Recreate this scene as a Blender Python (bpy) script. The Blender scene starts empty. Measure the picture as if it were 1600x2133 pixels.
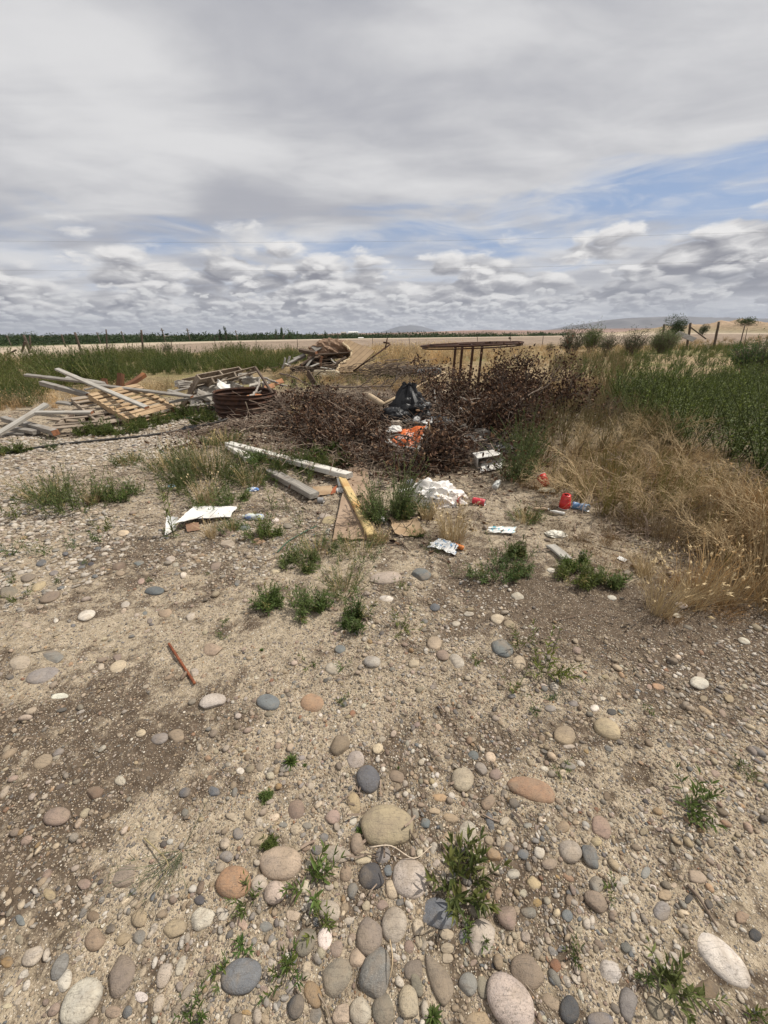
import bpy, bmesh, math, random
import numpy as np
from mathutils import Vector, Matrix
R = math.radians
scene = bpy.context.scene
COL = scene.collection

# ------------------------------------------------------------------ camera
CAM_H = 1.5
PITCH, ROLL, FPX = R(24.8), R(0.35), 800.0
cf = np.array([0, math.cos(PITCH), -math.sin(PITCH)])
_r0 = np.array([1.0, 0, 0]); _u0 = np.array([0, math.sin(PITCH), math.cos(PITCH)])
cr = _r0 * math.cos(ROLL) - _u0 * math.sin(ROLL)
cu = _u0 * math.cos(ROLL) + _r0 * math.sin(ROLL)
cam = bpy.data.cameras.new('camera')
cam.sensor_fit = 'HORIZONTAL'; cam.sensor_width = 36.0; cam.lens = 36.0 * FPX / 1600.0
cam.clip_start = 0.02; cam.clip_end = 60000
camo = bpy.data.objects.new('camera', cam); COL.objects.link(camo)
M = Matrix.Identity(4)
for i in range(3):
    M[i][0], M[i][1], M[i][2] = cr[i], cu[i], -cf[i]
M[2][3] = CAM_H
camo.matrix_world = M
scene.camera = camo

# ------------------------------------------------------------------ colour management
scene.view_settings.view_transform = 'Standard'
scene.view_settings.look = 'None'
scene.view_settings.exposure = 0.0
scene.view_settings.gamma = 1.0
scene.render.engine = 'CYCLES'
scene.cycles.max_bounces = 6
scene.cycles.diffuse_bounces = 3
scene.cycles.glossy_bounces = 3
scene.cycles.transmission_bounces = 6
scene.cycles.transparent_max_bounces = 8
scene.cycles.volume_bounces = 0

# ------------------------------------------------------------------ sun
SUN_AZ, SUN_EL = R(74), R(56)          # azimuth clockwise from +Y (straight ahead)
sun = bpy.data.lights.new('sun', 'SUN'); sun.energy = 4.6; sun.angle = R(0.9); sun.color = (1.0, 0.95, 0.87)
suno = bpy.data.objects.new('sun', sun); COL.objects.link(suno)
sd = Vector((math.sin(SUN_AZ) * math.cos(SUN_EL), math.cos(SUN_AZ) * math.cos(SUN_EL), math.sin(SUN_EL)))
suno.rotation_euler = sd.to_track_quat('Z', 'Y').to_euler()
suno.location = (0, 0, 30)

# ------------------------------------------------------------------ world: sky seen through layers of cloud
class NB:
    """tiny node-graph writer"""
    def __init__(self, nt): self.nt = nt
    def n(self, t, **k):
        x = self.nt.nodes.new(t)
        for a, b in k.items(): setattr(x, a, b)
        return x
    def s(self, node_in, v):
        if isinstance(v, bpy.types.NodeSocket): self.nt.links.new(v, node_in)
        elif v is not None: node_in.default_value = v
    def m(self, op, a, b=None, c=None, clamp=False):
        x = self.n('ShaderNodeMath', operation=op, use_clamp=clamp)
        self.s(x.inputs[0], a); self.s(x.inputs[1], b)
        if c is not None: self.s(x.inputs[2], c)
        return x.outputs[0]
    def ss(self, v, a, b, to0=0.0, to1=1.0):
        x = self.n('ShaderNodeMapRange', interpolation_type='SMOOTHSTEP')
        self.s(x.inputs[0], v); self.s(x.inputs[1], a); self.s(x.inputs[2], b); self.s(x.inputs[3], to0); self.s(x.inputs[4], to1)
        return x.outputs[0]
    def lin(self, v, a, b, to0=0.0, to1=1.0):
        x = self.n('ShaderNodeMapRange'); 
        self.s(x.inputs[0], v); self.s(x.inputs[1], a); self.s(x.inputs[2], b); self.s(x.inputs[3], to0); self.s(x.inputs[4], to1)
        return x.outputs[0]
    def xyz(self, a, b, c):
        x = self.n('ShaderNodeCombineXYZ'); self.s(x.inputs[0], a); self.s(x.inputs[1], b); self.s(x.inputs[2], c); return x.outputs[0]
    def noise(self, vec, scale, detail=4, rough=0.55, dist=0.0, lac=2.0, col=False):
        x = self.n('ShaderNodeTexNoise'); self.s(x.inputs['Vector'], vec); self.s(x.inputs['Scale'], scale)
        x.inputs['Detail'].default_value = detail; x.inputs['Roughness'].default_value = rough
        x.inputs['Lacunarity'].default_value = lac; x.inputs['Distortion'].default_value = dist
        return x.outputs[1 if col else 0]
    def vor(self, vec, scale, feature='F1', out='Distance', rnd=1.0):
        x = self.n('ShaderNodeTexVoronoi', feature=feature); self.s(x.inputs['Vector'], vec); self.s(x.inputs['Scale'], scale)
        x.inputs['Randomness'].default_value = rnd
        return x.outputs[out]
    def mix(self, f, a, b, mode='MIX'):
        x = self.n('ShaderNodeMix', data_type='RGBA', blend_type=mode)
        self.s(x.inputs[0], f)
        for i, v in ((6, a), (7, b)):
            if isinstance(v, tuple) and len(v) == 3: v = v + (1.0,)
            self.s(x.inputs[i], v)
        return x.outputs[2]
    def ramp(self, f, pts, interp='LINEAR'):
        x = self.n('ShaderNodeValToRGB'); self.s(x.inputs[0], f); cr_ = x.color_ramp; cr_.interpolation = interp
        while len(cr_.elements) < len(pts): cr_.elements.new(0.5)
        for e, (p, c) in zip(cr_.elements, pts):
            e.position = p; e.color = tuple(c) + (1.0,) if len(c) == 3 else c
        return x.outputs[0]
    def vm(self, op, a, b=None):
        x = self.n('ShaderNodeVectorMath', operation=op); self.s(x.inputs[0], a)
        if b is not None: self.s(x.inputs[1], b)
        return x.outputs[0]

world = bpy.data.worlds.new('World'); scene.world = world; world.use_nodes = True
def build_world():
    nt = world.node_tree; nt.nodes.clear(); B = NB(nt)
    out = B.n('ShaderNodeOutputWorld'); bg = B.n('ShaderNodeBackground')
    sky = B.n('ShaderNodeTexSky', sky_type='NISHITA'); sky.sun_disc = False
    sky.sun_elevation = SUN_EL; sky.sun_rotation = SUN_AZ; sky.air_density = 1.0; sky.dust_density = 0.6; sky.ozone_density = 1.6
    tc = B.n('ShaderNodeTexCoord'); sep = B.n('ShaderNodeSeparateXYZ'); nt.links.new(tc.outputs['Generated'], sep.inputs[0])
    x, y, z = sep.outputs
    az = B.m('ARCTAN2', x, y)                         # radians, + to the right
    el = B.m('ARCSINE', z)
    elc = B.m('MAXIMUM', el, 0.0)
    # high sheet: noise on a plane far overhead
    inv = B.m('DIVIDE', 1.0, B.m('ADD', B.m('MAXIMUM', z, 0.0), 0.10))
    px = B.m('MULTIPLY', x, inv); py = B.m('MULTIPLY', y, inv)
    pv = B.xyz(px, B.m('MULTIPLY', py, 1.0), 3.7)
    big = B.noise(pv, 0.55, 3, 0.5, 0.4)
    str_ = B.noise(B.vm('MULTIPLY', pv, (0.8, 1.7, 1.0)), 1.1, 6, 0.52, 0.5)
    fine = B.noise(B.vm('MULTIPLY', pv, (1.0, 1.6, 1.0)), 3.2, 6, 0.55, 0.4)
    # where the high sheet is open: a band 6-16 degrees up, widest to the right
    elw = B.m('ADD', elc, B.m('MULTIPLY', B.m('SUBTRACT', str_, 0.5), 0.16))
    gapc = B.m('ADD', 0.170, B.m('MULTIPLY', az, 0.055))
    band = B.m('SUBTRACT', 1.0, B.ss(B.m('ABSOLUTE', B.m('SUBTRACT', elw, gapc)), 0.015, 0.115))
    azw = B.m('ADD', 0.78, B.m('MULTIPLY', B.ss(az, -0.35, 0.75), 0.30))
    gap = B.m('MULTIPLY', band, azw)
    gapn = B.m('ADD', gap, B.m('MULTIPLY', B.m('SUBTRACT', B.noise(B.xyz(B.m('MULTIPLY', az, 2.2), B.m('MULTIPLY', elc, 8.0), 1.3), 1.5, 5, 0.55, 0.6), 0.5), 2.4))
    openness = B.ss(gapn, 0.34, 1.25)
    # the sheet's own brightness: soft grey-white with greyer streaks
    sheet_v = B.m('ADD', B.m('MULTIPLY', big, 0.55), B.m('ADD', B.m('MULTIPLY', str_, 0.35), B.m('MULTIPLY', fine, 0.10)))
    sheet = B.ramp(B.ss(sheet_v, 0.40, 0.60), [(0.0, (4.2, 4.25, 4.65)), (0.5, (5.7, 5.7, 5.9)), (1.0, (7.3, 7.25, 7.3))])
    # slightly darker low in the sheet, and toward the upper corners
    blue = B.mix(B.m('MULTIPLY', B.ss(elc, 0.0, 0.25), 0.35), (2.9, 3.9, 6.1), sky.outputs[0])
    wisps = B.ss(B.noise(B.xyz(B.m('MULTIPLY', az, 3.0), B.m('MULTIPLY', elc, 16.0), 7.7), 1.6, 7, 0.6, 0.8), 0.40, 0.72)
    blue = B.mix(B.m('MULTIPLY', wisps, 0.92), blue, (7.1, 7.15, 7.4))
    c = B.mix(openness, sheet, blue)
    # heaps of cumulus, row behind row down to the horizon
    def row(c, base, hgt, sx, sy, seed, thr, soft, dark, lite, amt, tilt=0.0, gaps=0.0):
        v = B.m('SUBTRACT', elc, B.m('ADD', base, B.m('MULTIPLY', az, tilt)))
        X = B.m('MULTIPLY', az, sx); Y = B.m('MULTIPLY', elc, sy)
        # billow: rounded lobes from smooth cells, broken up by finer noise
        wob = B.noise(B.xyz(X, Y, seed), 1.6, 3, 0.55)
        def bil(dx, dy):
            vec = B.xyz(B.m('ADD', B.m('ADD', X, B.m('MULTIPLY', wob, 0.55)), dx), B.m('ADD', B.m('ADD', Y, B.m('MULTIPLY', wob, 0.35)), dy), seed)
            d1 = B.vor(vec, 1.0); d2 = B.vor(vec, 2.6); f_ = B.noise(vec, 5.0, 3, 0.6)
            return B.m('SUBTRACT', B.m('ADD', 1.02, B.m('MULTIPLY', f_, 0.34)), B.m('ADD', B.m('MULTIPLY', B.m('MULTIPLY', d1, d1), 0.95), B.m('MULTIPLY', B.m('MULTIPLY', d2, d2), 0.45)))
        h0 = bil(0.0, 0.0); h1 = bil(0.10, 0.22)
        lump = B.noise(B.xyz(B.m('MULTIPLY', az, sx * 0.30), 0.0, seed + 9), 1.0, 3, 0.5)
        top = B.m('MULTIPLY', hgt, B.m('ADD', 0.10 - gaps, B.m('MULTIPLY', lump, 1.8)))
        rel = B.m('DIVIDE', v, B.m('MAXIMUM', top, 0.004))
        d = B.m('SUBTRACT', h0, B.m('MULTIPLY', B.m('MAXIMUM', rel, 0.0), 0.42))
        cover = B.m('MULTIPLY', B.ss(d, thr, thr + soft), B.ss(v, -0.020, 0.010))
        light = B.m('MULTIPLY', B.m('SUBTRACT', h0, h1), 1.5)
        shade = B.m('ADD', B.m('ADD', 0.30, light), B.m('ADD', B.m('MULTIPLY', B.m('MINIMUM', B.m('MAXIMUM', rel, -0.3), 1.3), 0.34), B.m('MULTIPLY', B.ss(d, thr + 0.22, thr), 0.25)))
        colr = B.ramp(B.ss(shade, 0.08, 1.02), [(0.0, dark), (0.45, tuple((p_ * 0.62 + q_ * 0.38) for p_, q_ in zip(dark, lite))), (1.0, lite)])
        return B.mix(B.m('MULTIPLY', cover, amt), c, colr)
    dk, lt = (2.1, 2.1, 2.45), (8.7, 8.5, 8.3)
    c = row(c, 0.066, 0.110, 5.6, 14.5, 5.3, 0.40, 0.22, dk, lt, 0.97, 0.050, 0.10)
    c = row(c, 0.044, 0.075, 9.0, 24.0, 11.9, 0.42, 0.20, dk, lt, 0.97, 0.03, 0.05)
    c = row(c, 0.024, 0.048, 17.0, 42.0, 17.2, 0.40, 0.16, (2.7, 2.7, 3.05), (7.6, 7.5, 7.4), 0.95, 0.012)
    c = row(c, 0.008, 0.030, 28.0, 80.0, 23.4, 0.38, 0.18, (3.1, 3.15, 3.5), (6.6, 6.6, 6.6), 0.9)
    # the bank on the far right is heavier and darker underneath
    heavy = B.m('MULTIPLY', B.ss(az, 0.15, 0.75), B.ss(B.m('ABSOLUTE', B.m('SUBTRACT', elc, 0.050)), 0.080, 0.025))
    heavy = B.m('MULTIPLY', heavy, B.ss(B.noise(B.xyz(B.m('MULTIPLY', az, 4.0), B.m('MULTIPLY', elc, 30.0), 3.0), 1.0, 5, 0.5), 0.30, 0.62))
    c = B.mix(B.m('MULTIPLY', heavy, 0.72), c, (2.2, 2.3, 2.7))
    # pale hazy air right at the horizon
    c = B.mix(B.m('MULTIPLY', B.ss(elc, 0.022, 0.0), 0.55), c, (4.0, 4.15, 4.6))
    c = B.mix(B.ss(el, -0.01, -0.08), c, (1.5, 1.35, 1.15))
    nt.links.new(c, bg.inputs[0]); bg.inputs[1].default_value = 0.1
    nt.links.new(bg.outputs[0], out.inputs[0])
    world.cycles.sampling_method = 'MANUAL'; world.cycles.sample_map_resolution = 512
build_world()
# ------------------------------------------------------------------ helpers: noise, ground height, picking
def _hash(ix, iy, seed):
    h = (ix.astype(np.int64) * 374761393 + iy.astype(np.int64) * 668265263 + seed * 1442695041) & 0xffffffff
    h = ((h ^ (h >> 13)) * 1274126177) & 0xffffffff
    h = (h ^ (h >> 16)) & 0xffffffff
    return h / 4294967295.0
def vnoise(x, y, seed=0):
    x = np.asarray(x, float); y = np.asarray(y, float)
    ix = np.floor(x); iy = np.floor(y); fx = x - ix; fy = y - iy
    fx = fx * fx * (3 - 2 * fx); fy = fy * fy * (3 - 2 * fy)
    a = _hash(ix, iy, seed); b = _hash(ix + 1, iy, seed); c = _hash(ix, iy + 1, seed); d = _hash(ix + 1, iy + 1, seed)
    return (a * (1 - fx) + b * fx) * (1 - fy) + (c * (1 - fx) + d * fx) * fy - 0.5
def fbm(x, y, seed=0, octv=4, gain=0.5):
    s = 0; a = 1.0; f = 1.0
    for i in range(octv):
        s = s + a * vnoise(np.asarray(x) * f + 17.3 * i, np.asarray(y) * f - 9.1 * i, seed + i); a *= gain; f *= 2.03
    return s
def sstep(v, a, b):
    t = np.clip((v - a) / (b - a), 0, 1); return t * t * (3 - 2 * t)
def blob(x, y, cx, cy, rx, ry, rot=0.0, soft=0.5):
    c, s = math.cos(rot), math.sin(rot)
    u = ((x - cx) * c + (y - cy) * s) / rx; v = (-(x - cx) * s + (y - cy) * c) / ry
    d = np.sqrt(u * u + v * v)
    return 1 - sstep(d, 1 - soft, 1 + soft)

# gravel bank behind the fence, in bearing space: crest distance, crest height, foot distance
BX = np.array([-3.0, -0.90, -0.66, -0.44, -0.11, 0.22, 0.38, 0.56, 0.74, 1.1, 3.0])
BC = np.array([28, 34, 44, 62, 84, 92, 92, 86, 74, 60, 60.])
BZ = np.array([0.55, 0.55, 0.62, 0.62, 0.72, 0.85, 0.98, 1.08, 1.35, 1.4, 1.4])
BF = np.array([20, 27, 34, 42, 50, 56, 56, 52, 44, 38, 38.])
def G(x, y):
    x = np.asarray(x, float); y = np.asarray(y, float)
    r = np.hypot(x, y) + 1e-6
    z = 0.030 * fbm(x * 0.7, y * 0.7, 3, 3) + 0.020 * fbm(x * 2.6, y * 2.6, 5, 4) * (1 - sstep(r, 6, 16))
    z = z + 0.010 * fbm(x * 14, y * 14, 9, 3) * (1 - sstep(r, 3, 7))
    z = z + 0.16 * blob(x, y, 0.5, 6.6, 2.7, 1.9, 0.1, 0.6)            # litter heap under the brush
    z = z + 0.10 * blob(x, y, -2.1, 7.9, 1.6, 1.4, 0, 0.6)
    z = z + 0.06 * blob(x, y, 3.4, 4.4, 2.2, 2.6, 0, 0.6)
    z = z + 0.5 * fbm(x * 0.10, y * 0.10, 21, 2) * sstep(r, 14, 60) * 0.5
    front = y > 4
    a = np.where(front, x / np.maximum(y, 1e-3), 0)
    yc = np.interp(a, BX, BC); zc = np.interp(a, BX, BZ); yf = np.interp(a, BX, BF)
    t = sstep(y, yf, yc); bank = zc * t
    back = sstep(y, yc + 7, yc + 150)
    bank = bank * (1 - back) - 5.0 * back
    far = sstep(r, 700, 2500) * 8.0
    zb = bank + far
    z = np.where(front, z * (1 - t * 0.85) + zb, z)
    # rough dirt mound beyond the bank at the far right
    mm = blob(x, y, 86.0, 92.0, 27.0, 11.0, -0.15, 0.75)
    z = z + mm * (2.2 + 1.8 * fbm(x * 0.22, y * 0.22, 31, 5))
    return z
def Gs(x, y): return float(G(np.array([x]), np.array([y]))[0])

def ray(px, py): return cf * FPX + cr * (px - 800.0) + cu * (1066.5 - py)
CAMP = np.array([0, 0, CAM_H])
def PZ(px, py, z=0.0):
    d = ray(px, py); return CAMP + d * ((z - CAM_H) / d[2])
def PY(px, py, Y):
    d = ray(px, py); return CAMP + d * (Y / d[1])
def PG(px, py, dz=0.0):
    """the point of the ground (raised by dz) seen at a place in the photograph"""
    z = dz; p = PZ(px, py, z)
    for i in range(12):
        z = 0.5 * z + 0.5 * (Gs(p[0], p[1]) + dz); p = PZ(px, py, z)
    return p
def proj(p):
    q = np.array(p, float) - CAMP; w = q @ cf
    return 800 + FPX * (q @ cr) / w, 1066.5 - FPX * (q @ cu) / w

# ------------------------------------------------------------------ helpers: objects
def tag(o, label=None, cat=None, group=None, kind=None):
    if label: o['label'] = label
    if cat: o['category'] = cat
    if group: o['group'] = group
    if kind: o['kind'] = kind
    return o
def empty(name, loc, label, cat, group=None, rz=0.0):
    o = bpy.data.objects.new(name, None); COL.objects.link(o)
    o.location = loc; o.rotation_euler = (0, 0, rz); o.empty_display_size = 0.1
    return tag(o, label, cat, group)

class Acc:
    """collects many small shapes into one mesh"""
    def __init__(s): s.V = []; s.T = []; s.Q = []; s.tm = []; s.qm = []; s.C = []; s.n = 0
    def add(s, V, T=None, Q=None, col=(1, 1, 1), mat=0):
        V = np.asarray(V, float).reshape(-1, 3)
        if T is not None and len(T): s.T.append(np.asarray(T, np.int64) + s.n); s.tm.append(np.full(len(T), mat))
        if Q is not None and len(Q): s.Q.append(np.asarray(Q, np.int64) + s.n); s.qm.append(np.full(len(Q), mat))
        c = np.asarray(col, float)
        if c.ndim == 1: c = np.tile(c, (len(V), 1))
        s.C.append(c); s.V.append(V); s.n += len(V)
    def rep(s, V, T, Q, Rm, t, col, mat=0):
        """n copies of (V,T,Q): rotation-scale Rm (n,3,3), offset t (n,3), colour (n,3) or (n,v,3)"""
        V = np.asarray(V, float); n = len(t); k = len(V)
        W = np.einsum('nij,vj->nvi', Rm, V) + t[:, None, :]
        off = (np.arange(n) * k)[:, None, None]
        TT = (np.asarray(T)[None] + off).reshape(-1, 3) if T is not None and len(T) else None
        QQ = (np.asarray(Q)[None] + off).reshape(-1, 4) if Q is not None and len(Q) else None
        col = np.asarray(col, float)
        if col.ndim == 2: col = np.repeat(col, k, axis=0)
        else: col = col.reshape(-1, 3)
        s.add(W.reshape(-1, 3), TT, QQ, col, mat)
    def arrays(s):
        V = np.concatenate(s.V); C = np.concatenate(s.C)
        T = np.concatenate(s.T) if s.T else np.zeros((0, 3), int); Q = np.concatenate(s.Q) if s.Q else np.zeros((0, 4), int)
        tm = np.concatenate(s.tm) if s.tm else np.zeros(0, int); qm = np.concatenate(s.qm) if s.qm else np.zeros(0, int)
        return V, T, Q, C, tm, qm
    def mesh(s, name, mats, smooth=True):
        V, T, Q, C, tm, qm = s.arrays()
        me = bpy.data.meshes.new(name)
        me.vertices.add(len(V)); me.vertices.foreach_set('co', V.astype(np.float32).ravel())
        loops = np.concatenate([T.ravel(), Q.ravel()]).astype(np.int32)
        me.loops.add(len(loops)); me.loops.foreach_set('vertex_index', loops)
        starts = np.concatenate([np.arange(len(T)) * 3, len(T) * 3 + np.arange(len(Q)) * 4]).astype(np.int32)
        me.polygons.add(len(starts)); me.polygons.foreach_set('loop_start', starts)
        me.polygons.foreach_set('material_index', np.concatenate([tm, qm]).astype(np.int32))
        me.polygons.foreach_set('use_smooth', np.full(len(starts), smooth))
        for m in (mats if isinstance(mats, (list, tuple)) else [mats]): me.materials.append(m)
        at = me.attributes.new('col', 'FLOAT_COLOR', 'POINT')
        at.data.foreach_set('color', np.concatenate([C, np.ones((len(C), 1))], 1).astype(np.float32).ravel())
        me.update(calc_edges=True)
        return me
    def obj(s, name, mats, parent=None, loc=None, smooth=True):
        me = s.mesh(name, mats, smooth)
        o = bpy.data.objects.new(name, me); COL.objects.link(o)
        if parent is not None: o.parent = parent
        if loc is not None: o.location = loc
        return o

def rotz(a):
    a = np.atleast_1d(a); c, s = np.cos(a), np.sin(a); m = np.zeros((len(a), 3, 3))
    m[:, 0, 0] = c; m[:, 0, 1] = -s; m[:, 1, 0] = s; m[:, 1, 1] = c; m[:, 2, 2] = 1; return m
def rotx(a):
    a = np.atleast_1d(a); c, s = np.cos(a), np.sin(a); m = np.zeros((len(a), 3, 3))
    m[:, 0, 0] = 1; m[:, 1, 1] = c; m[:, 1, 2] = -s; m[:, 2, 1] = s; m[:, 2, 2] = c; return m
def roty(a):
    a = np.atleast_1d(a); c, s = np.cos(a), np.sin(a); m = np.zeros((len(a), 3, 3))
    m[:, 1, 1] = 1; m[:, 0, 0] = c; m[:, 0, 2] = s; m[:, 2, 0] = -s; m[:, 2, 2] = c; return m
def basis(d):
    """matrix whose X column is along d and Z column as upright as possible"""
    d = np.asarray(d, float); d = d / np.linalg.norm(d)
    up = np.array([0, 0, 1.0]) if abs(d[2]) < 0.95 else np.array([0, 1.0, 0])
    yv = np.cross(up, d); yv /= np.linalg.norm(yv); zv = np.cross(d, yv)
    return np.stack([d, yv, zv], 1)
def tube(acc, pts, rad, sides=5, col=(1, 1, 1), mat=0, cap=True):
    pts = np.asarray(pts, float); n = len(pts)
    rad = np.full(n, rad) if np.isscalar(rad) else np.asarray(rad, float)
    tan = np.gradient(pts, axis=0); tan /= np.linalg.norm(tan, axis=1)[:, None] + 1e-12
    ref = np.array([0, 0, 1.0]) if abs(tan[0][2]) < 0.9 else np.array([1.0, 0, 0])
    a = np.arange(sides) * 2 * math.pi / sides
    V = []
    for i in range(n):
        u = np.cross(ref, tan[i]); u /= np.linalg.norm(u) + 1e-12; w = np.cross(tan[i], u); ref = -np.cross(u, tan[i])
        if abs(np.dot(ref, tan[i])) > 0.9: ref = w
        V.append(pts[i] + rad[i] * (np.cos(a)[:, None] * u + np.sin(a)[:, None] * w))
    V = np.concatenate(V); Q = []
    i0 = np.arange(sides); i1 = (i0 + 1) % sides
    for k in range(n - 1):
        Q.append(np.stack([k * sides + i0, k * sides + i1, (k + 1) * sides + i1, (k + 1) * sides + i0], 1))
    Q = np.concatenate(Q); T = None
    if cap:
        V = np.concatenate([V, pts[:1], pts[-1:]]); b = n * sides
        T = np.concatenate([np.stack([i1, i0, np.full(sides, b)], 1), np.stack([(n - 1) * sides + i0, (n - 1) * sides + i1, np.full(sides, b + 1)], 1)])
    acc.add(V, T, Q, col, mat)
def boxarr(lo, hi):
    x0, y0, z0 = lo; x1, y1, z1 = hi
    V = np.array([(x0, y0, z0), (x1, y0, z0), (x1, y1, z0), (x0, y1, z0), (x0, y0, z1), (x1, y0, z1), (x1, y1, z1), (x0, y1, z1)], float)
    Q = np.array([(0, 3, 2, 1), (4, 5, 6, 7), (0, 1, 5, 4), (1, 2, 6, 5), (2, 3, 7, 6), (3, 0, 4, 7)])
    return V, Q
def spline(pts, n=24):
    """smooth polyline through pts"""
    pts = np.asarray(pts, float); k = len(pts)
    if k == 2: return pts[0] + np.linspace(0, 1, n)[:, None] * (pts[1] - pts[0])
    P = np.concatenate([2 * pts[:1] - pts[1:2], pts, 2 * pts[-1:] - pts[-2:-1]])
    out = []
    for t in np.linspace(0, k - 1 - 1e-9, n):
        i = int(t); f = t - i; a, b, c, d = P[i], P[i + 1], P[i + 2], P[i + 3]
        out.append(0.5 * ((2 * b) + (c - a) * f + (2 * a - 5 * b + 4 * c - d) * f * f + (3 * b - 3 * c + d - a) * f ** 3))
    return np.array(out)
def mkobj(name, bm, mat, parent=None, smooth=False, mw=None):
    me = bpy.data.meshes.new(name); bm.normal_update(); bm.to_mesh(me); bm.free()
    for m in (mat if isinstance(mat, (list, tuple)) else [mat]): me.materials.append(m)
    if smooth: me.polygons.foreach_set('use_smooth', np.full(len(me.polygons), True))
    o = bpy.data.objects.new(name, me); COL.objects.link(o)
    if parent is not None: o.parent = parent
    if mw is not None:
        if parent is None: o.matrix_world = mw
        else: o.matrix_local = mw
    return o
def mat4(B3, t):
    m = Matrix.Identity(4)
    for i in range(3):
        for j in range(3): m[i][j] = B3[i][j]
        m[i][3] = t[i]
    return m

# ------------------------------------------------------------------ materials
def newmat(name):
    m = bpy.data.materials.new(name); m.use_nodes = True; nt = m.node_tree; nt.nodes.clear(); B = NB(nt)
    out = B.n('ShaderNodeOutputMaterial'); p = B.n('ShaderNodeBsdfPrincipled'); nt.links.new(p.outputs[0], out.inputs[0])
    return m, B, p, out
def bump(B, p, h, strength=0.5, dist=0.01):
    b = B.n('ShaderNodeBump'); b.inputs['Strength'].default_value = strength; b.inputs['Distance'].default_value = dist
    B.s(b.inputs['Height'], h); B.nt.links.new(b.outputs[0], p.inputs['Normal'])
def m_plain(name, c1, c2=None, rough=0.8, scale=8.0, bscale=60.0, bstr=0.3, bdist=0.004, spec=0.3, dirt=None, metal=0.0, mask=(0.35, 0.65)):
    m, B, p, out = newmat(name)
    tc = B.n('ShaderNodeTexCoord').outputs['Object']
    n1 = B.noise(tc, scale, 6, 0.6, 0.3)
    c = B.mix(B.ss(n1, mask[0], mask[1]), c1, c2 or tuple(v * 0.75 for v in c1))
    if dirt:
        n3 = B.noise(tc, scale * 0.45, 7, 0.65, 0.5)
        c = B.mix(B.m('MULTIPLY', B.ss(n3, 0.48, 0.66), dirt[1]), c, dirt[0])
    B.s(p.inputs['Base Color'], c); p.inputs['Roughness'].default_value = rough; p.inputs['Metallic'].default_value = metal
    p.inputs['Specular IOR Level'].default_value = spec
    bump(B, p, B.noise(tc, bscale, 5, 0.6), bstr, bdist)
    return m
def m_wood(name, c1, c2, c3=None, rough=0.85, gs=1.0, stain=0.5):
    """boards: grain runs along local X"""
    m, B, p, out = newmat(name)
    tc = B.n('ShaderNodeTexCoord').outputs['Object']
    v = B.vm('MULTIPLY', tc, (2.0 * gs, 38.0 * gs, 38.0 * gs))
    g1 = B.noise(v, 1.0, 7, 0.62, 0.35); g2 = B.noise(B.vm('MULTIPLY', tc, (5.0, 160.0, 160.0)), 1.0, 3, 0.6)
    c = B.mix(B.ss(g1, 0.32, 0.68), c1, c2)
    c = B.mix(B.m('MULTIPLY', B.ss(g2, 0.56, 0.72), 0.55), c, tuple(v_ * 0.35 for v_ in c2))
    n3 = B.noise(tc, 3.0, 6, 0.65, 0.6)
    c = B.mix(B.m('MULTIPLY', B.ss(n3, 0.50, 0.68), stain), c, c3 or tuple(v_ * 0.5 for v_ in c1))
    B.s(p.inputs['Base Color'], c); p.inputs['Roughness'].default_value = rough; p.inputs['Specular IOR Level'].default_value = 0.2
    bump(B, p, B.m('ADD', g1, B.m('MULTIPLY', g2, 0.6)), 0.6, 0.003)
    return m
def m_attr(name, rough=0.75, trans=0.0, var=0.25, scale=30.0, bstr=0.0, bscale=120.0, bdist=0.002, spec=0.3):
    """base colour from the mesh's own 'col' colours"""
    m, B, p, out = newmat(name)
    a = B.n('ShaderNodeAttribute', attribute_name='col').outputs['Color']
    tc = B.n('ShaderNodeTexCoord').outputs['Object']
    n1 = B.noise(tc, scale, 4, 0.6)
    c = B.mix(1.0, a, B.ramp(n1, [(0.25, (1 - var,) * 3), (0.75, (1 + var,) * 3)]), 'MULTIPLY')
    B.s(p.inputs['Base Color'], c); p.inputs['Roughness'].default_value = rough; p.inputs['Specular IOR Level'].default_value = spec
    if bstr: bump(B, p, B.noise(tc, bscale, 4, 0.6), bstr, bdist)
    if trans:
        t = B.n('ShaderNodeBsdfTranslucent'); B.s(t.inputs['Color'], c); mx = B.n('ShaderNodeMixShader'); mx.inputs[0].default_value = trans
        B.nt.links.new(p.outputs[0], mx.inputs[1]); B.nt.links.new(t.outputs[0], mx.inputs[2]); B.nt.links.new(mx.outputs[0], out.inputs[0])
    return m
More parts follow.
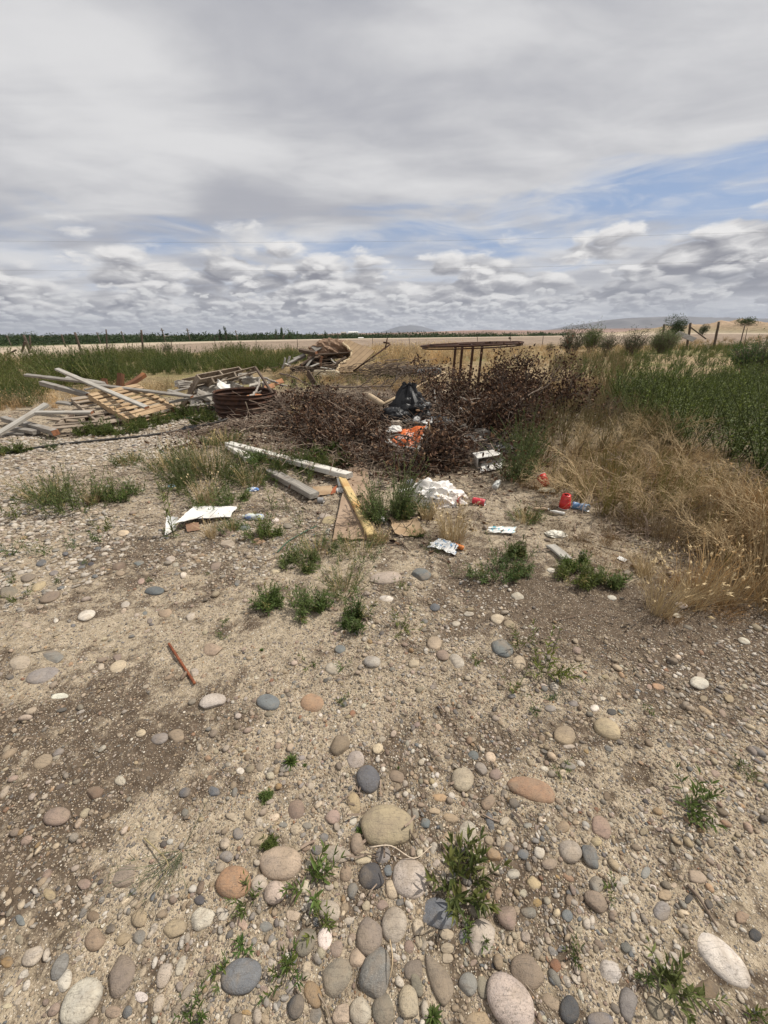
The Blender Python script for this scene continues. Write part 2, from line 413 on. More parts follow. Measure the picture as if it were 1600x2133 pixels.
def m_stone():
    m, B, p, out = newmat('river_stone')
    a = B.n('ShaderNodeAttribute', attribute_name='col').outputs['Color']
    al = B.n('ShaderNodeAttribute', attribute_name='spk').outputs['Fac']
    geo = B.n('ShaderNodeNewGeometry').outputs['Position']
    n1 = B.noise(geo, 22.0, 5, 0.6, 0.4); n2 = B.noise(geo, 260.0, 3, 0.7); n3 = B.noise(geo, 520.0, 2, 0.6)
    c = B.mix(1.0, a, B.ramp(n1, [(0.3, (0.80, 0.80, 0.82)), (0.7, (1.18, 1.15, 1.10))]), 'MULTIPLY')
    c = B.mix(B.m('MULTIPLY', B.ss(n2, 0.57, 0.66), B.m('MULTIPLY', al, 0.85)), c, (0.055, 0.05, 0.045))
    c = B.mix(B.m('MULTIPLY', B.ss(n3, 0.58, 0.70), B.m('MULTIPLY', al, 0.6)), c, (0.60, 0.56, 0.50))
    dust = B.noise(geo, 9.0, 6, 0.65, 0.5)
    c = B.mix(B.m('MULTIPLY', B.ss(dust, 0.44, 0.64), 0.55), c, (0.27, 0.21, 0.15))
    n5 = B.noise(geo, 95.0, 4, 0.7); c = B.mix(B.m('MULTIPLY', B.ss(n5, 0.54, 0.70), 0.5), c, (0.12, 0.10, 0.08))
    vn = B.noise(B.vm('MULTIPLY', geo, (9.0, 55.0, 30.0)), 1.0, 4, 0.6, 0.8); c = B.mix(B.m('MULTIPLY', B.ss(B.m('ABSOLUTE', B.m('SUBTRACT', vn, 0.5)), 0.022, 0.0), 0.45), c, (0.10, 0.085, 0.07))
    B.s(p.inputs['Base Color'], c); p.inputs['Roughness'].default_value = 0.82; p.inputs['Specular IOR Level'].default_value = 0.25
    bump(B, p, B.m('ADD', B.noise(geo, 60.0, 5, 0.65), B.m('MULTIPLY', n2, 0.5)), 0.8, 0.005)
    return m
def m_ground():
    m, B, p, out = newmat('gravelly_ground')
    soil = B.n('ShaderNodeAttribute', attribute_name='soil').outputs['Fac']
    zone = B.n('ShaderNodeAttribute', attribute_name='zone').outputs['Color']     # colour of far cover
    zf = B.n('ShaderNodeAttribute', attribute_name='zfac').outputs['Fac']
    geo = B.n('ShaderNodeNewGeometry').outputs['Position']
    flat = B.vm('MULTIPLY', geo, (1.0, 1.0, 0.35))
    nA = B.noise(flat, 7.5, 10, 0.75, 0.4); nB = B.noise(flat, 26.0, 6, 0.62, 0.3); nC = B.noise(flat, 170.0, 3, 0.65)
    pale = B.mix(B.ss(nB, 0.34, 0.66), (0.33, 0.265, 0.182), (0.50, 0.41, 0.295))
    brown = B.mix(B.ss(nB, 0.34, 0.66), (0.085, 0.062, 0.043), (0.155, 0.116, 0.082))
    f = B.m('ADD', soil, B.m('MULTIPLY', B.m('SUBTRACT', nA, 0.5), 3.4))
    f = B.m('ADD', f, B.m('MULTIPLY', B.m('SUBTRACT', nC, 0.5), 0.5))
    f = B.ss(f, 0.28, 0.76)
    c = B.mix(f, pale, brown)
    # crumbs of granite a few millimetres across, each its own colour
    v1 = B.n('ShaderNodeTexVoronoi', feature='F1'); B.s(v1.inputs['Vector'], flat); v1.inputs['Scale'].default_value = 190.0
    v2 = B.n('ShaderNodeTexVoronoi', feature='F1'); B.s(v2.inputs['Vector'], flat); v2.inputs['Scale'].default_value = 75.0
    def crumbs(v, c, keep_pale, keep_brown, r):
        sx = B.n('ShaderNodeSeparateXYZ'); B.s(sx.inputs[0], v.outputs['Color'])
        colr = B.ramp(sx.outputs[0], [(0.0, (0.10, 0.09, 0.085)), (0.16, (0.22, 0.20, 0.18)), (0.38, (0.34, 0.26, 0.18)), (0.60, (0.44, 0.35, 0.25)), (0.82, (0.55, 0.46, 0.35)), (1.0, (0.66, 0.60, 0.50))])
        th = B.m('ADD', keep_pale, B.m('MULTIPLY', f, keep_brown - keep_pale))
        on = B.m('LESS_THAN', sx.outputs[1], th)
        rr = B.m('MULTIPLY', B.m('ADD', 0.55, B.m('MULTIPLY', sx.outputs[2], 0.45)), r)
        inside = B.ss(v.outputs['Distance'], rr, B.m('MULTIPLY', rr, 0.80))
        k = B.m('MULTIPLY', on, inside)
        return B.mix(k, c, colr), B.m('MULTIPLY', k, B.m('SUBTRACT', 1.0, B.m('MULTIPLY', v.outputs['Distance'], 0.8)))
    c, k1 = crumbs(v1, c, 0.70, 0.32, 0.62)
    c, k2 = crumbs(v2, c, 0.34, 0.16, 0.50)
    c = B.mix(zf, c, B.mix(1.0, zone, B.ramp(B.noise(geo, 1.3, 7, 0.7, 0.3), [(0.3, (0.65,) * 3), (0.7, (1.35,) * 3)]), 'MULTIPLY'))
    B.s(p.inputs['Base Color'], c); p.inputs['Roughness'].default_value = 0.95; p.inputs['Specular IOR Level'].default_value = 0.12
    h = B.m('ADD', B.m('MULTIPLY', k1, 0.35), B.m('ADD', B.m('MULTIPLY', k2, 0.8), B.m('ADD', B.m('MULTIPLY', nC, 0.7), B.m('MULTIPLY', nB, 0.8))))
    bump(B, p, h, 1.0, 0.010)
    return m
# ------------------------------------------------------------------ ground: one sheet out to the horizon
def SOIL(x, y):
    """1 = bare brown earth, 0 = pale granite grit; wheel-worn streaks run away to the upper right"""
    s = 0.42 + 0.0 * x
    s = s + 0.35 * fbm(x * 1.1 + y * 0.5, y * 0.9 - x * 0.35, 41, 4) + 0.45 * fbm(x * 3.1 + y * 1.5, y * 6.0 - x * 3.0, 45, 4)
    def at(px, py, rx, ry, rot, a, soft=0.6):
        nonlocal s
        p = PZ(px, py, 0.0); s = s + 0.6 * a * blob(x + .25 * fbm(x * 2, y * 2, 47, 4), y + .25 * fbm(x * 2, y * 2, 48, 4), p[0], p[1], rx, ry, rot, 0.9)
    at(1420, 1330, 0.85, 0.42, -0.35, 0.75); at(1150, 1260, 0.55, 0.35, -0.5, 0.45); at(1560, 1500, 0.35, 0.3, 0, 0.25)
    at(300, 1145, 0.45, 0.20, 0.1, 0.75); at(120, 1500, 0.60, 0.20, 0.5, 0.45); at(60, 1720, 0.45, 0.16, 0.6, 0.55); at(330, 1560, 0.50, 0.14, 0.5, 0.35)
    at(250, 1420, 0.25, 0.12, 0.3, 0.30); at(980, 1210, 0.5, 0.25, 0, 0.25); at(1330, 1640, 0.22, 0.16, -0.6, 0.25); at(900, 1540, 0.3, 0.14, 0, 0.18)
    at(1400, 1900, 0.14, 0.16, 0, 0.35); at(1050, 1980, 0.25, 0.2, 0, 0.35); at(770, 1950, 0.16, 0.22, 0, 0.30)
    at(420, 1380, 0.5, 0.12, 0.4, -0.65); at(160, 1330, 0.6, 0.16, 0.3, -0.55); at(830, 1440, 0.5, 0.14, 0, -0.55); at(640, 1600, 0.22, 0.16, 0.9, -0.60)
    at(320, 1700, 0.18, 0.16, 0.9, -0.50); at(60, 2010, 0.2, 0.1, 0.5, -0.4); at(1130, 1440, 0.4, 0.10, 0, -0.25); at(720, 1330, 0.35, 0.12, 0, -0.4)
    at(1180, 1720, 0.20, 0.12, -0.5, -0.45); at(200, 1800, 0.18, 0.08, 0.9, -0.35); at(560, 1320, 0.4, 0.1, 0.2, -0.3); at(1500, 1700, 0.3, 0.2, -0.8, -0.3)
    return np.clip(s, 0, 1)
def build_ground():
    r1 = np.geomspace(0.12, 9.0, 520); r2 = np.geomspace(9.0, 160.0, 190)[1:]; r3 = np.geomspace(160, 40000, 70)[1:]
    rr = np.concatenate([r1, r2, r3])
    a = np.concatenate([np.linspace(-68, 68, 560), np.linspace(68, 292, 60)[1:-1]]); a = np.radians(a)
    A_, R_ = np.meshgrid(a, rr); X = R_ * np.sin(A_); Y = R_ * np.cos(A_)
    Z = G(X, Y)
    nr, na = X.shape
    V = np.stack([X, Y, Z], 2).reshape(-1, 3); V = np.concatenate([V, [[0, 0, Gs(0, 0)]]])
    i = np.arange(nr - 1)[:, None]; j = np.arange(na)[None]; j1 = (j + 1) % na
    Q = np.stack([i * na + j, i * na + j1, (i + 1) * na + j1, (i + 1) * na + j], 2).reshape(-1, 4)[:, ::-1]
    j = np.arange(na); T = np.stack([j, (j + 1) % na, np.full(na, nr * na)], 1)
    ac = Acc(); ac.add(V, T, Q)
    me = ac.mesh('ground', MG, True)
    x, y = V[:, 0], V[:, 1]; r = np.hypot(x, y)
    soil = SOIL(x, y)
    at = me.attributes.new('soil', 'FLOAT', 'POINT'); at.data.foreach_set('value', soil.astype(np.float32))
    # cover further out: dry straw, grey bank gravel, far fields
    aa = np.where(y > 4, x / np.maximum(y, 1e-3), 0)
    yc = np.interp(aa, BX, BC); yf = np.interp(aa, BX, BF)
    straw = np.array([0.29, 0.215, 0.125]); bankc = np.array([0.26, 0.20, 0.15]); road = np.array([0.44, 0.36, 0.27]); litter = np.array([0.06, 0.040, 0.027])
    field = np.array([0.10, 0.115, 0.05]); plain = np.array([0.26, 0.19, 0.13]); dirt = np.array([0.34, 0.245, 0.165])
    z = np.tile(straw, (len(x), 1)); n = fbm(x * 0.3, y * 0.3, 51, 4)
    def over(w, c):
        nonlocal z
        z = z * (1 - w[:, None]) + c * w[:, None]
    over(sstep(n, -0.1, 0.35) * 0.6, np.array([0.16, 0.16, 0.06]))
    over(sstep(y, yf - 3, yf + 2), bankc)
    over(sstep(y, yc - 6, yc - 2) , road)
    over(sstep(y, yc + 4, yc + 14), field)
    over(sstep(r, 900, 1400), plain)
    over(blob(x, y, 86.0, 92.0, 30, 15, -0.15, 0.6), dirt)
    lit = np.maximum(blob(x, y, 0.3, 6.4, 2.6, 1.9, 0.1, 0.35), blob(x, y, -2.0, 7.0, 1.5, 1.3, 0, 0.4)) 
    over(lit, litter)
    over(blob(x, y, 4.2, 5.0, 2.6, 2.6, 0.2, 0.4) * 0.8, np.array([0.12, 0.085, 0.05]))
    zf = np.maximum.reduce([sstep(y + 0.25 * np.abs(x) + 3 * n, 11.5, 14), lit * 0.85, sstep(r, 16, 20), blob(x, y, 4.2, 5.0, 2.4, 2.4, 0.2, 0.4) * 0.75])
    zf = np.where(y < -20, 1, zf)
    at = me.attributes.new('zfac', 'FLOAT', 'POINT'); at.data.foreach_set('value', np.clip(zf, 0, 1).astype(np.float32))
    at = me.attributes.new('zone', 'FLOAT_COLOR', 'POINT'); at.data.foreach_set('color', np.concatenate([z, np.ones((len(z), 1))], 1).astype(np.float32).ravel())
    o = bpy.data.objects.new('ground', me); COL.objects.link(o); tag(o, kind='structure')
MG = m_ground()
build_ground()

# distant ridges
def ridge(name, prof, dist, depth, col, seed, amp=0.12):
    """prof: (px, py) of the skyline in the photograph; a real ridge with slopes on both sides"""
    pts = np.array([PY(px, py, dist) for px, py in prof])
    xs = np.linspace(pts[0, 0], pts[-1, 0], 160); zs = np.interp(xs, pts[:, 0], pts[:, 2])
    base = -8.0; rows = 14; V = []
    for k in range(rows):
        t = k / (rows - 1); w = math.sin(t * math.pi) ** 0.9
        yy = dist + (t - 0.5) * depth
        zz = base + (zs - base) * (w + amp * w * (1 - w) * 4 * fbm(xs / depth * 9, np.full_like(xs, t * 6.0), seed, 4)) * 1.0
        V.append(np.stack([xs * (yy / dist) ** 0.3, np.full_like(xs, yy), zz], 1))
    V = np.concatenate(V); n = len(xs)
    i = np.arange(rows - 1)[:, None]; j = np.arange(n - 1)[None]
    Q = np.stack([i * n + j, i * n + j + 1, (i + 1) * n + j + 1, (i + 1) * n + j], 2).reshape(-1, 4)
    ac = Acc(); ac.add(V, None, Q)
    m = m_plain('ridge_cover', col, tuple(c * 0.6 for c in col), 0.95, 0.0012, 0.02, 0.0, 0.1, 0.1)
    o = ac.obj(name, m); tag(o, kind='structure'); return o
ridge('mountains', [(1020, 699), (1100, 694), (1160, 686), (1215, 676), (1260, 667), (1300, 663), (1345, 661), (1400, 659), (1440, 662), (1500, 664), (1560, 664), (1640, 665), (1800, 668), (2100, 680)], 14000, 6000, (0.14, 0.13, 0.13), 3, 0.5)
ridge('mountains', [(770, 699), (805, 688), (830, 680), (856, 677), (880, 680), (905, 688), (950, 694), (1000, 699)], 22000, 5000, (0.13, 0.13, 0.14), 5, 0.2)
ridge('hills', [(620, 699), (700, 694.5), (790, 693.5), (900, 691), (960, 688.5), (1010, 687.5), (1060, 688), (1130, 688), (1200, 685), (1300, 684), (1500, 682), (1800, 681)], 4200, 1600, (0.33, 0.22, 0.17), 7, 0.6)
ridge('hills', [(-500, 706), (-100, 702), (60, 700), (150, 698), (260, 697), (330, 699), (420, 699.5), (560, 698), (700, 697), (900, 698)], 3600, 1500, (0.13, 0.15, 0.12), 8, 0.4)
# ------------------------------------------------------------------ labels that single out one of many
LAND = [(807, 1717, 'the big tan boulder'), (1107, 1641, 'the long orange-tan cobble'), (586, 1795, 'the large pink cobble'),
        (782, 2025, 'the long dark speckled cobble'), (1507, 1992, 'the long white streaked stone'), (170, 2085, 'the big white cobble'),
        (378, 1383, 'the rusty rebar'), (651, 1461, 'the round orange-tan stone'), (1047, 1348, 'the blue-grey triangular stone'),
        (735, 1100, 'the dirty plywood sheet'), (420, 1085, 'the folded white panel'), (930, 1140, 'the torn wrapper'),
        (1165, 1150, 'the weathered grey offcut'), (765, 1620, 'the round blue-grey cobble'), (1265, 1515, 'the egg-shaped tan stone'),
        (1065, 2090, 'the big pale granite cobble'), (502, 2032, 'the flat blue-grey cobble'), (87, 1404, 'the long grey stone'),
        (1175, 1045, 'the upturned red cup'), (250, 2030, 'the flat pink-brown cobble'), (854, 1825, 'the round granite cobble'),
        (600, 1005, 'the grey timber beam'), (905, 1339, 'the oval speckled cream stone'), (880, 1020, 'the crumpled white bag'),
        (514, 860, 'the rusty fire ring'), (250, 850, 'the big pallet'), (1457, 1420, 'the touching pair of cream stones')]
ORD = ['nearest', 'second nearest', 'third nearest', 'fourth nearest', 'fifth nearest', 'sixth nearest', 'seventh nearest', 'eighth nearest', 'ninth nearest', 'tenth nearest']
_pending = []
def auto(o, px, py, phrase, own=None):
    """phrase: what it looks like; own: a whole label that needs no place"""
    _pending.append((o, px, py, phrase, own))
def finish_labels():
    keys = {}
    for o, px, py, ph, own in _pending:
        if own: o['label'] = own; continue
        best = None
        for lx, ly, nm in LAND:
            d = math.hypot(px - lx, (py - ly) * 1.25)
            if d > 14 and (best is None or d < best[0]): best = (d, nm, px - lx, py - ly)
        d, nm, dx, dy = best
        a = math.degrees(math.atan2(dy * 1.25, dx))
        rel = ['right of', 'in front and right of', 'in front of', 'in front and left of', 'left of', 'behind and left of', 'behind', 'behind and right of'][int(((a + 22.5) % 360) // 45)]
        keys.setdefault((ph, rel, nm), []).append((d, o))
    for (ph, rel, nm), v in keys.items():
        v.sort(key=lambda t: t[0])
        for i, (d, o) in enumerate(v):
            pre = '' if len(v) == 1 else (ORD[i] + ' ' if i < len(ORD) else 'far ')
            o['label'] = f'{pre}{ph} {rel} {nm}'

# ------------------------------------------------------------------ river stones
MST = m_stone()
def ico(n):
    bm = bmesh.new(); bmesh.ops.create_icosphere(bm, subdivisions=n, radius=1.0)
    V = np.array([v.co[:] for v in bm.verts]); T = np.array([[v.index for v in f.verts] for f in bm.faces]); bm.free(); return V, T
ICO = {k: ico(k) for k in (1, 2, 3, 4)}
PAL = dict(cream=(.56, .46, .335), pale=(.50, .43, .34), tan=(.37, .285, .195), tanb=(.42, .33, .215), grey=(.27, .25, .225), bluegrey=(.165, .172, .175), dark=(.085, .083, .085), pink=(.40, .295, .24),
           pinkbrown=(.29, .22, .175), orange=(.42, .275, .165), redbrown=(.30, .15, .09), amber=(.36, .235, .11), olive=(.245, .215, .165), white=(.66, .60, .51), granite=(.50, .44, .37),
           darkgranite=(.20, .185, .165), brown=(.21, .155, .11), yellow=(.46, .37, .22))
CWORD = dict(cream='cream', pale='pale', tan='tan', tanb='tan', grey='grey', bluegrey='blue-grey', dark='dark grey', pink='pink', pinkbrown='pink-brown', orange='orange-tan', redbrown='red-brown', amber='amber',
             olive='olive-grey', white='white', granite='speckled granite', darkgranite='dark speckled', brown='brown', yellow='yellowish')
SPK = dict(granite=0.9, darkgranite=0.8, pink=0.45, orange=0.35, bluegrey=0.35, cream=0.35, pale=0.5, dark=0.12)
def n3(V, f, seed):
    """cheap smooth 3-d noise on unit directions"""
    rg = np.random.RandomState(seed); s = np.zeros(len(V))
    for k in range(7):
        d = rg.randn(3); d /= np.linalg.norm(d); s += np.sin(V @ d * f * rg.uniform(0.7, 1.5) + rg.uniform(0, 6.28)) * rg.uniform(0.4, 1)
    return s / 3.2
def stone_shape(lod, seed, ang=0.0, egg=0.0):
    V, T = ICO[lod]; V = V.copy(); rg = np.random.RandomState(seed)
    base = V.copy()
    r = 1 + 0.10 * n3(base, 1.9, seed) + 0.04 * n3(base, 4.5, seed + 1)
    if lod > 2: r += 0.008 * n3(base, 13, seed + 2)
    V = V * r[:, None]
    for k in range(int(ang * 9)):                        # flattened facets for the broken ones
        d = rg.randn(3); d[2] *= 0.6; d /= np.linalg.norm(d); h = rg.uniform(0.62, 0.85)
        q = V @ d; over = np.maximum(q - h, 0); V -= over[:, None] * d * 0.92
    V = np.sign(V) * np.abs(V) ** 0.93
    if egg: V[:, 1] *= 1 + egg * V[:, 0]; 
    V[:, 2] *= np.where(V[:, 2] > 0, 1.0, 0.8)
    return V, T
def stone(px, py, a, b, ang, kind, egg=0.0, sharp=0.0, label=None, seed=None, thick=None, extra=0):
    """a river stone seen as an ellipse a x b (full lengths, photo pixels), major axis turned ang degrees clockwise"""
    if seed is None: seed = int(px * 7 + py * 13) % 99991
    rg = np.random.RandomState(seed)
    c = PG(px, py); e = 3.0
    J = np.stack([(PZ(px + e, py, c[2]) - PZ(px - e, py, c[2]))[:2] / (2 * e), (PZ(px, py + e, c[2]) - PZ(px, py - e, c[2]))[:2] / (2 * e)], 1)
    t = math.radians(ang); Rr = np.array([[math.cos(t), -math.sin(t)], [math.sin(t), math.cos(t)]])
    U, S, _ = np.linalg.svd(J @ Rr @ np.diag([a / 2 * 1.05, b / 2 * 1.05]))
    # thickness hides some ground behind the stone, so a low view stretches the depth axis
    dep = math.atan2(CAM_H - c[2], math.hypot(c[0], c[1]))
    A, Bx = S[0], S[1]
    th = thick if thick else 0.55 * Bx
    if dep < R(45):
        m_ = min(A, math.hypot(*(J[:, 0])) * max(a, b) / 2)
        A = min(A, max(m_, Bx * 1.05) * 1.15)
        Bx = min(Bx, A); th = 0.42 * Bx
    if np.linalg.det(U) < 0: U[:, 1] *= -1
    V, T = stone_shape(4 if A > 0.05 else 3, seed, sharp + (0 if label else 0.35 if seed % 3 == 0 else 0.12), egg)
    V = V * [A, Bx, th]
    V[:, :2] = V[:, :2] @ U.T
    V[:, 2] += th * rg.choice([-.25, 0.0, 0.18, 0.18])
    col = np.array(PAL[kind]) * rg.uniform(0.72, 1.02) * (1 + rg.uniform(-.04, .04, 3))
    ac = Acc(); ac.add(V, T, None, col)
    L = 2 * A
    nm = 'boulder' if L > 0.16 else 'cobble' if L > 0.065 else 'pebble'
    # move the lower edge back so the visible outline stays where it was seen
    back = 0.35 * th / math.tan(max(dep, R(15))); dirv = np.array([c[0], c[1]]) / math.hypot(c[0], c[1])
    loc = (c[0] - dirv[0] * back, c[1] - dirv[1] * back, Gs(c[0], c[1]))
    o = ac.obj(nm, MST, loc=loc)
    at = o.data.attributes.new('spk', 'FLOAT', 'POINT'); at.data.foreach_set('value', np.full(len(V), SPK.get(kind, 0.2), np.float32))
    o['category'] = 'stone'; o['group'] = 'river stones lying on the gravel'
    size = 'big' if L > 0.13 else 'large' if L > 0.09 else '' if L > 0.055 else 'small' if L > 0.03 else 'tiny'
    ratio = A / Bx
    shp = 'angular' if sharp > 0.4 else 'round' if ratio < 1.2 else 'oval' if ratio < 1.65 else 'long'
    w = ' '.join(x for x in (size, CWORD[kind], shp, {'boulder': 'stone', 'cobble': 'cobble', 'pebble': 'pebble'}[nm]) if x)
    auto(o, px, py, w, label)
    HERO.append((loc[0], loc[1], A, px, py))
    return o
HERO = []
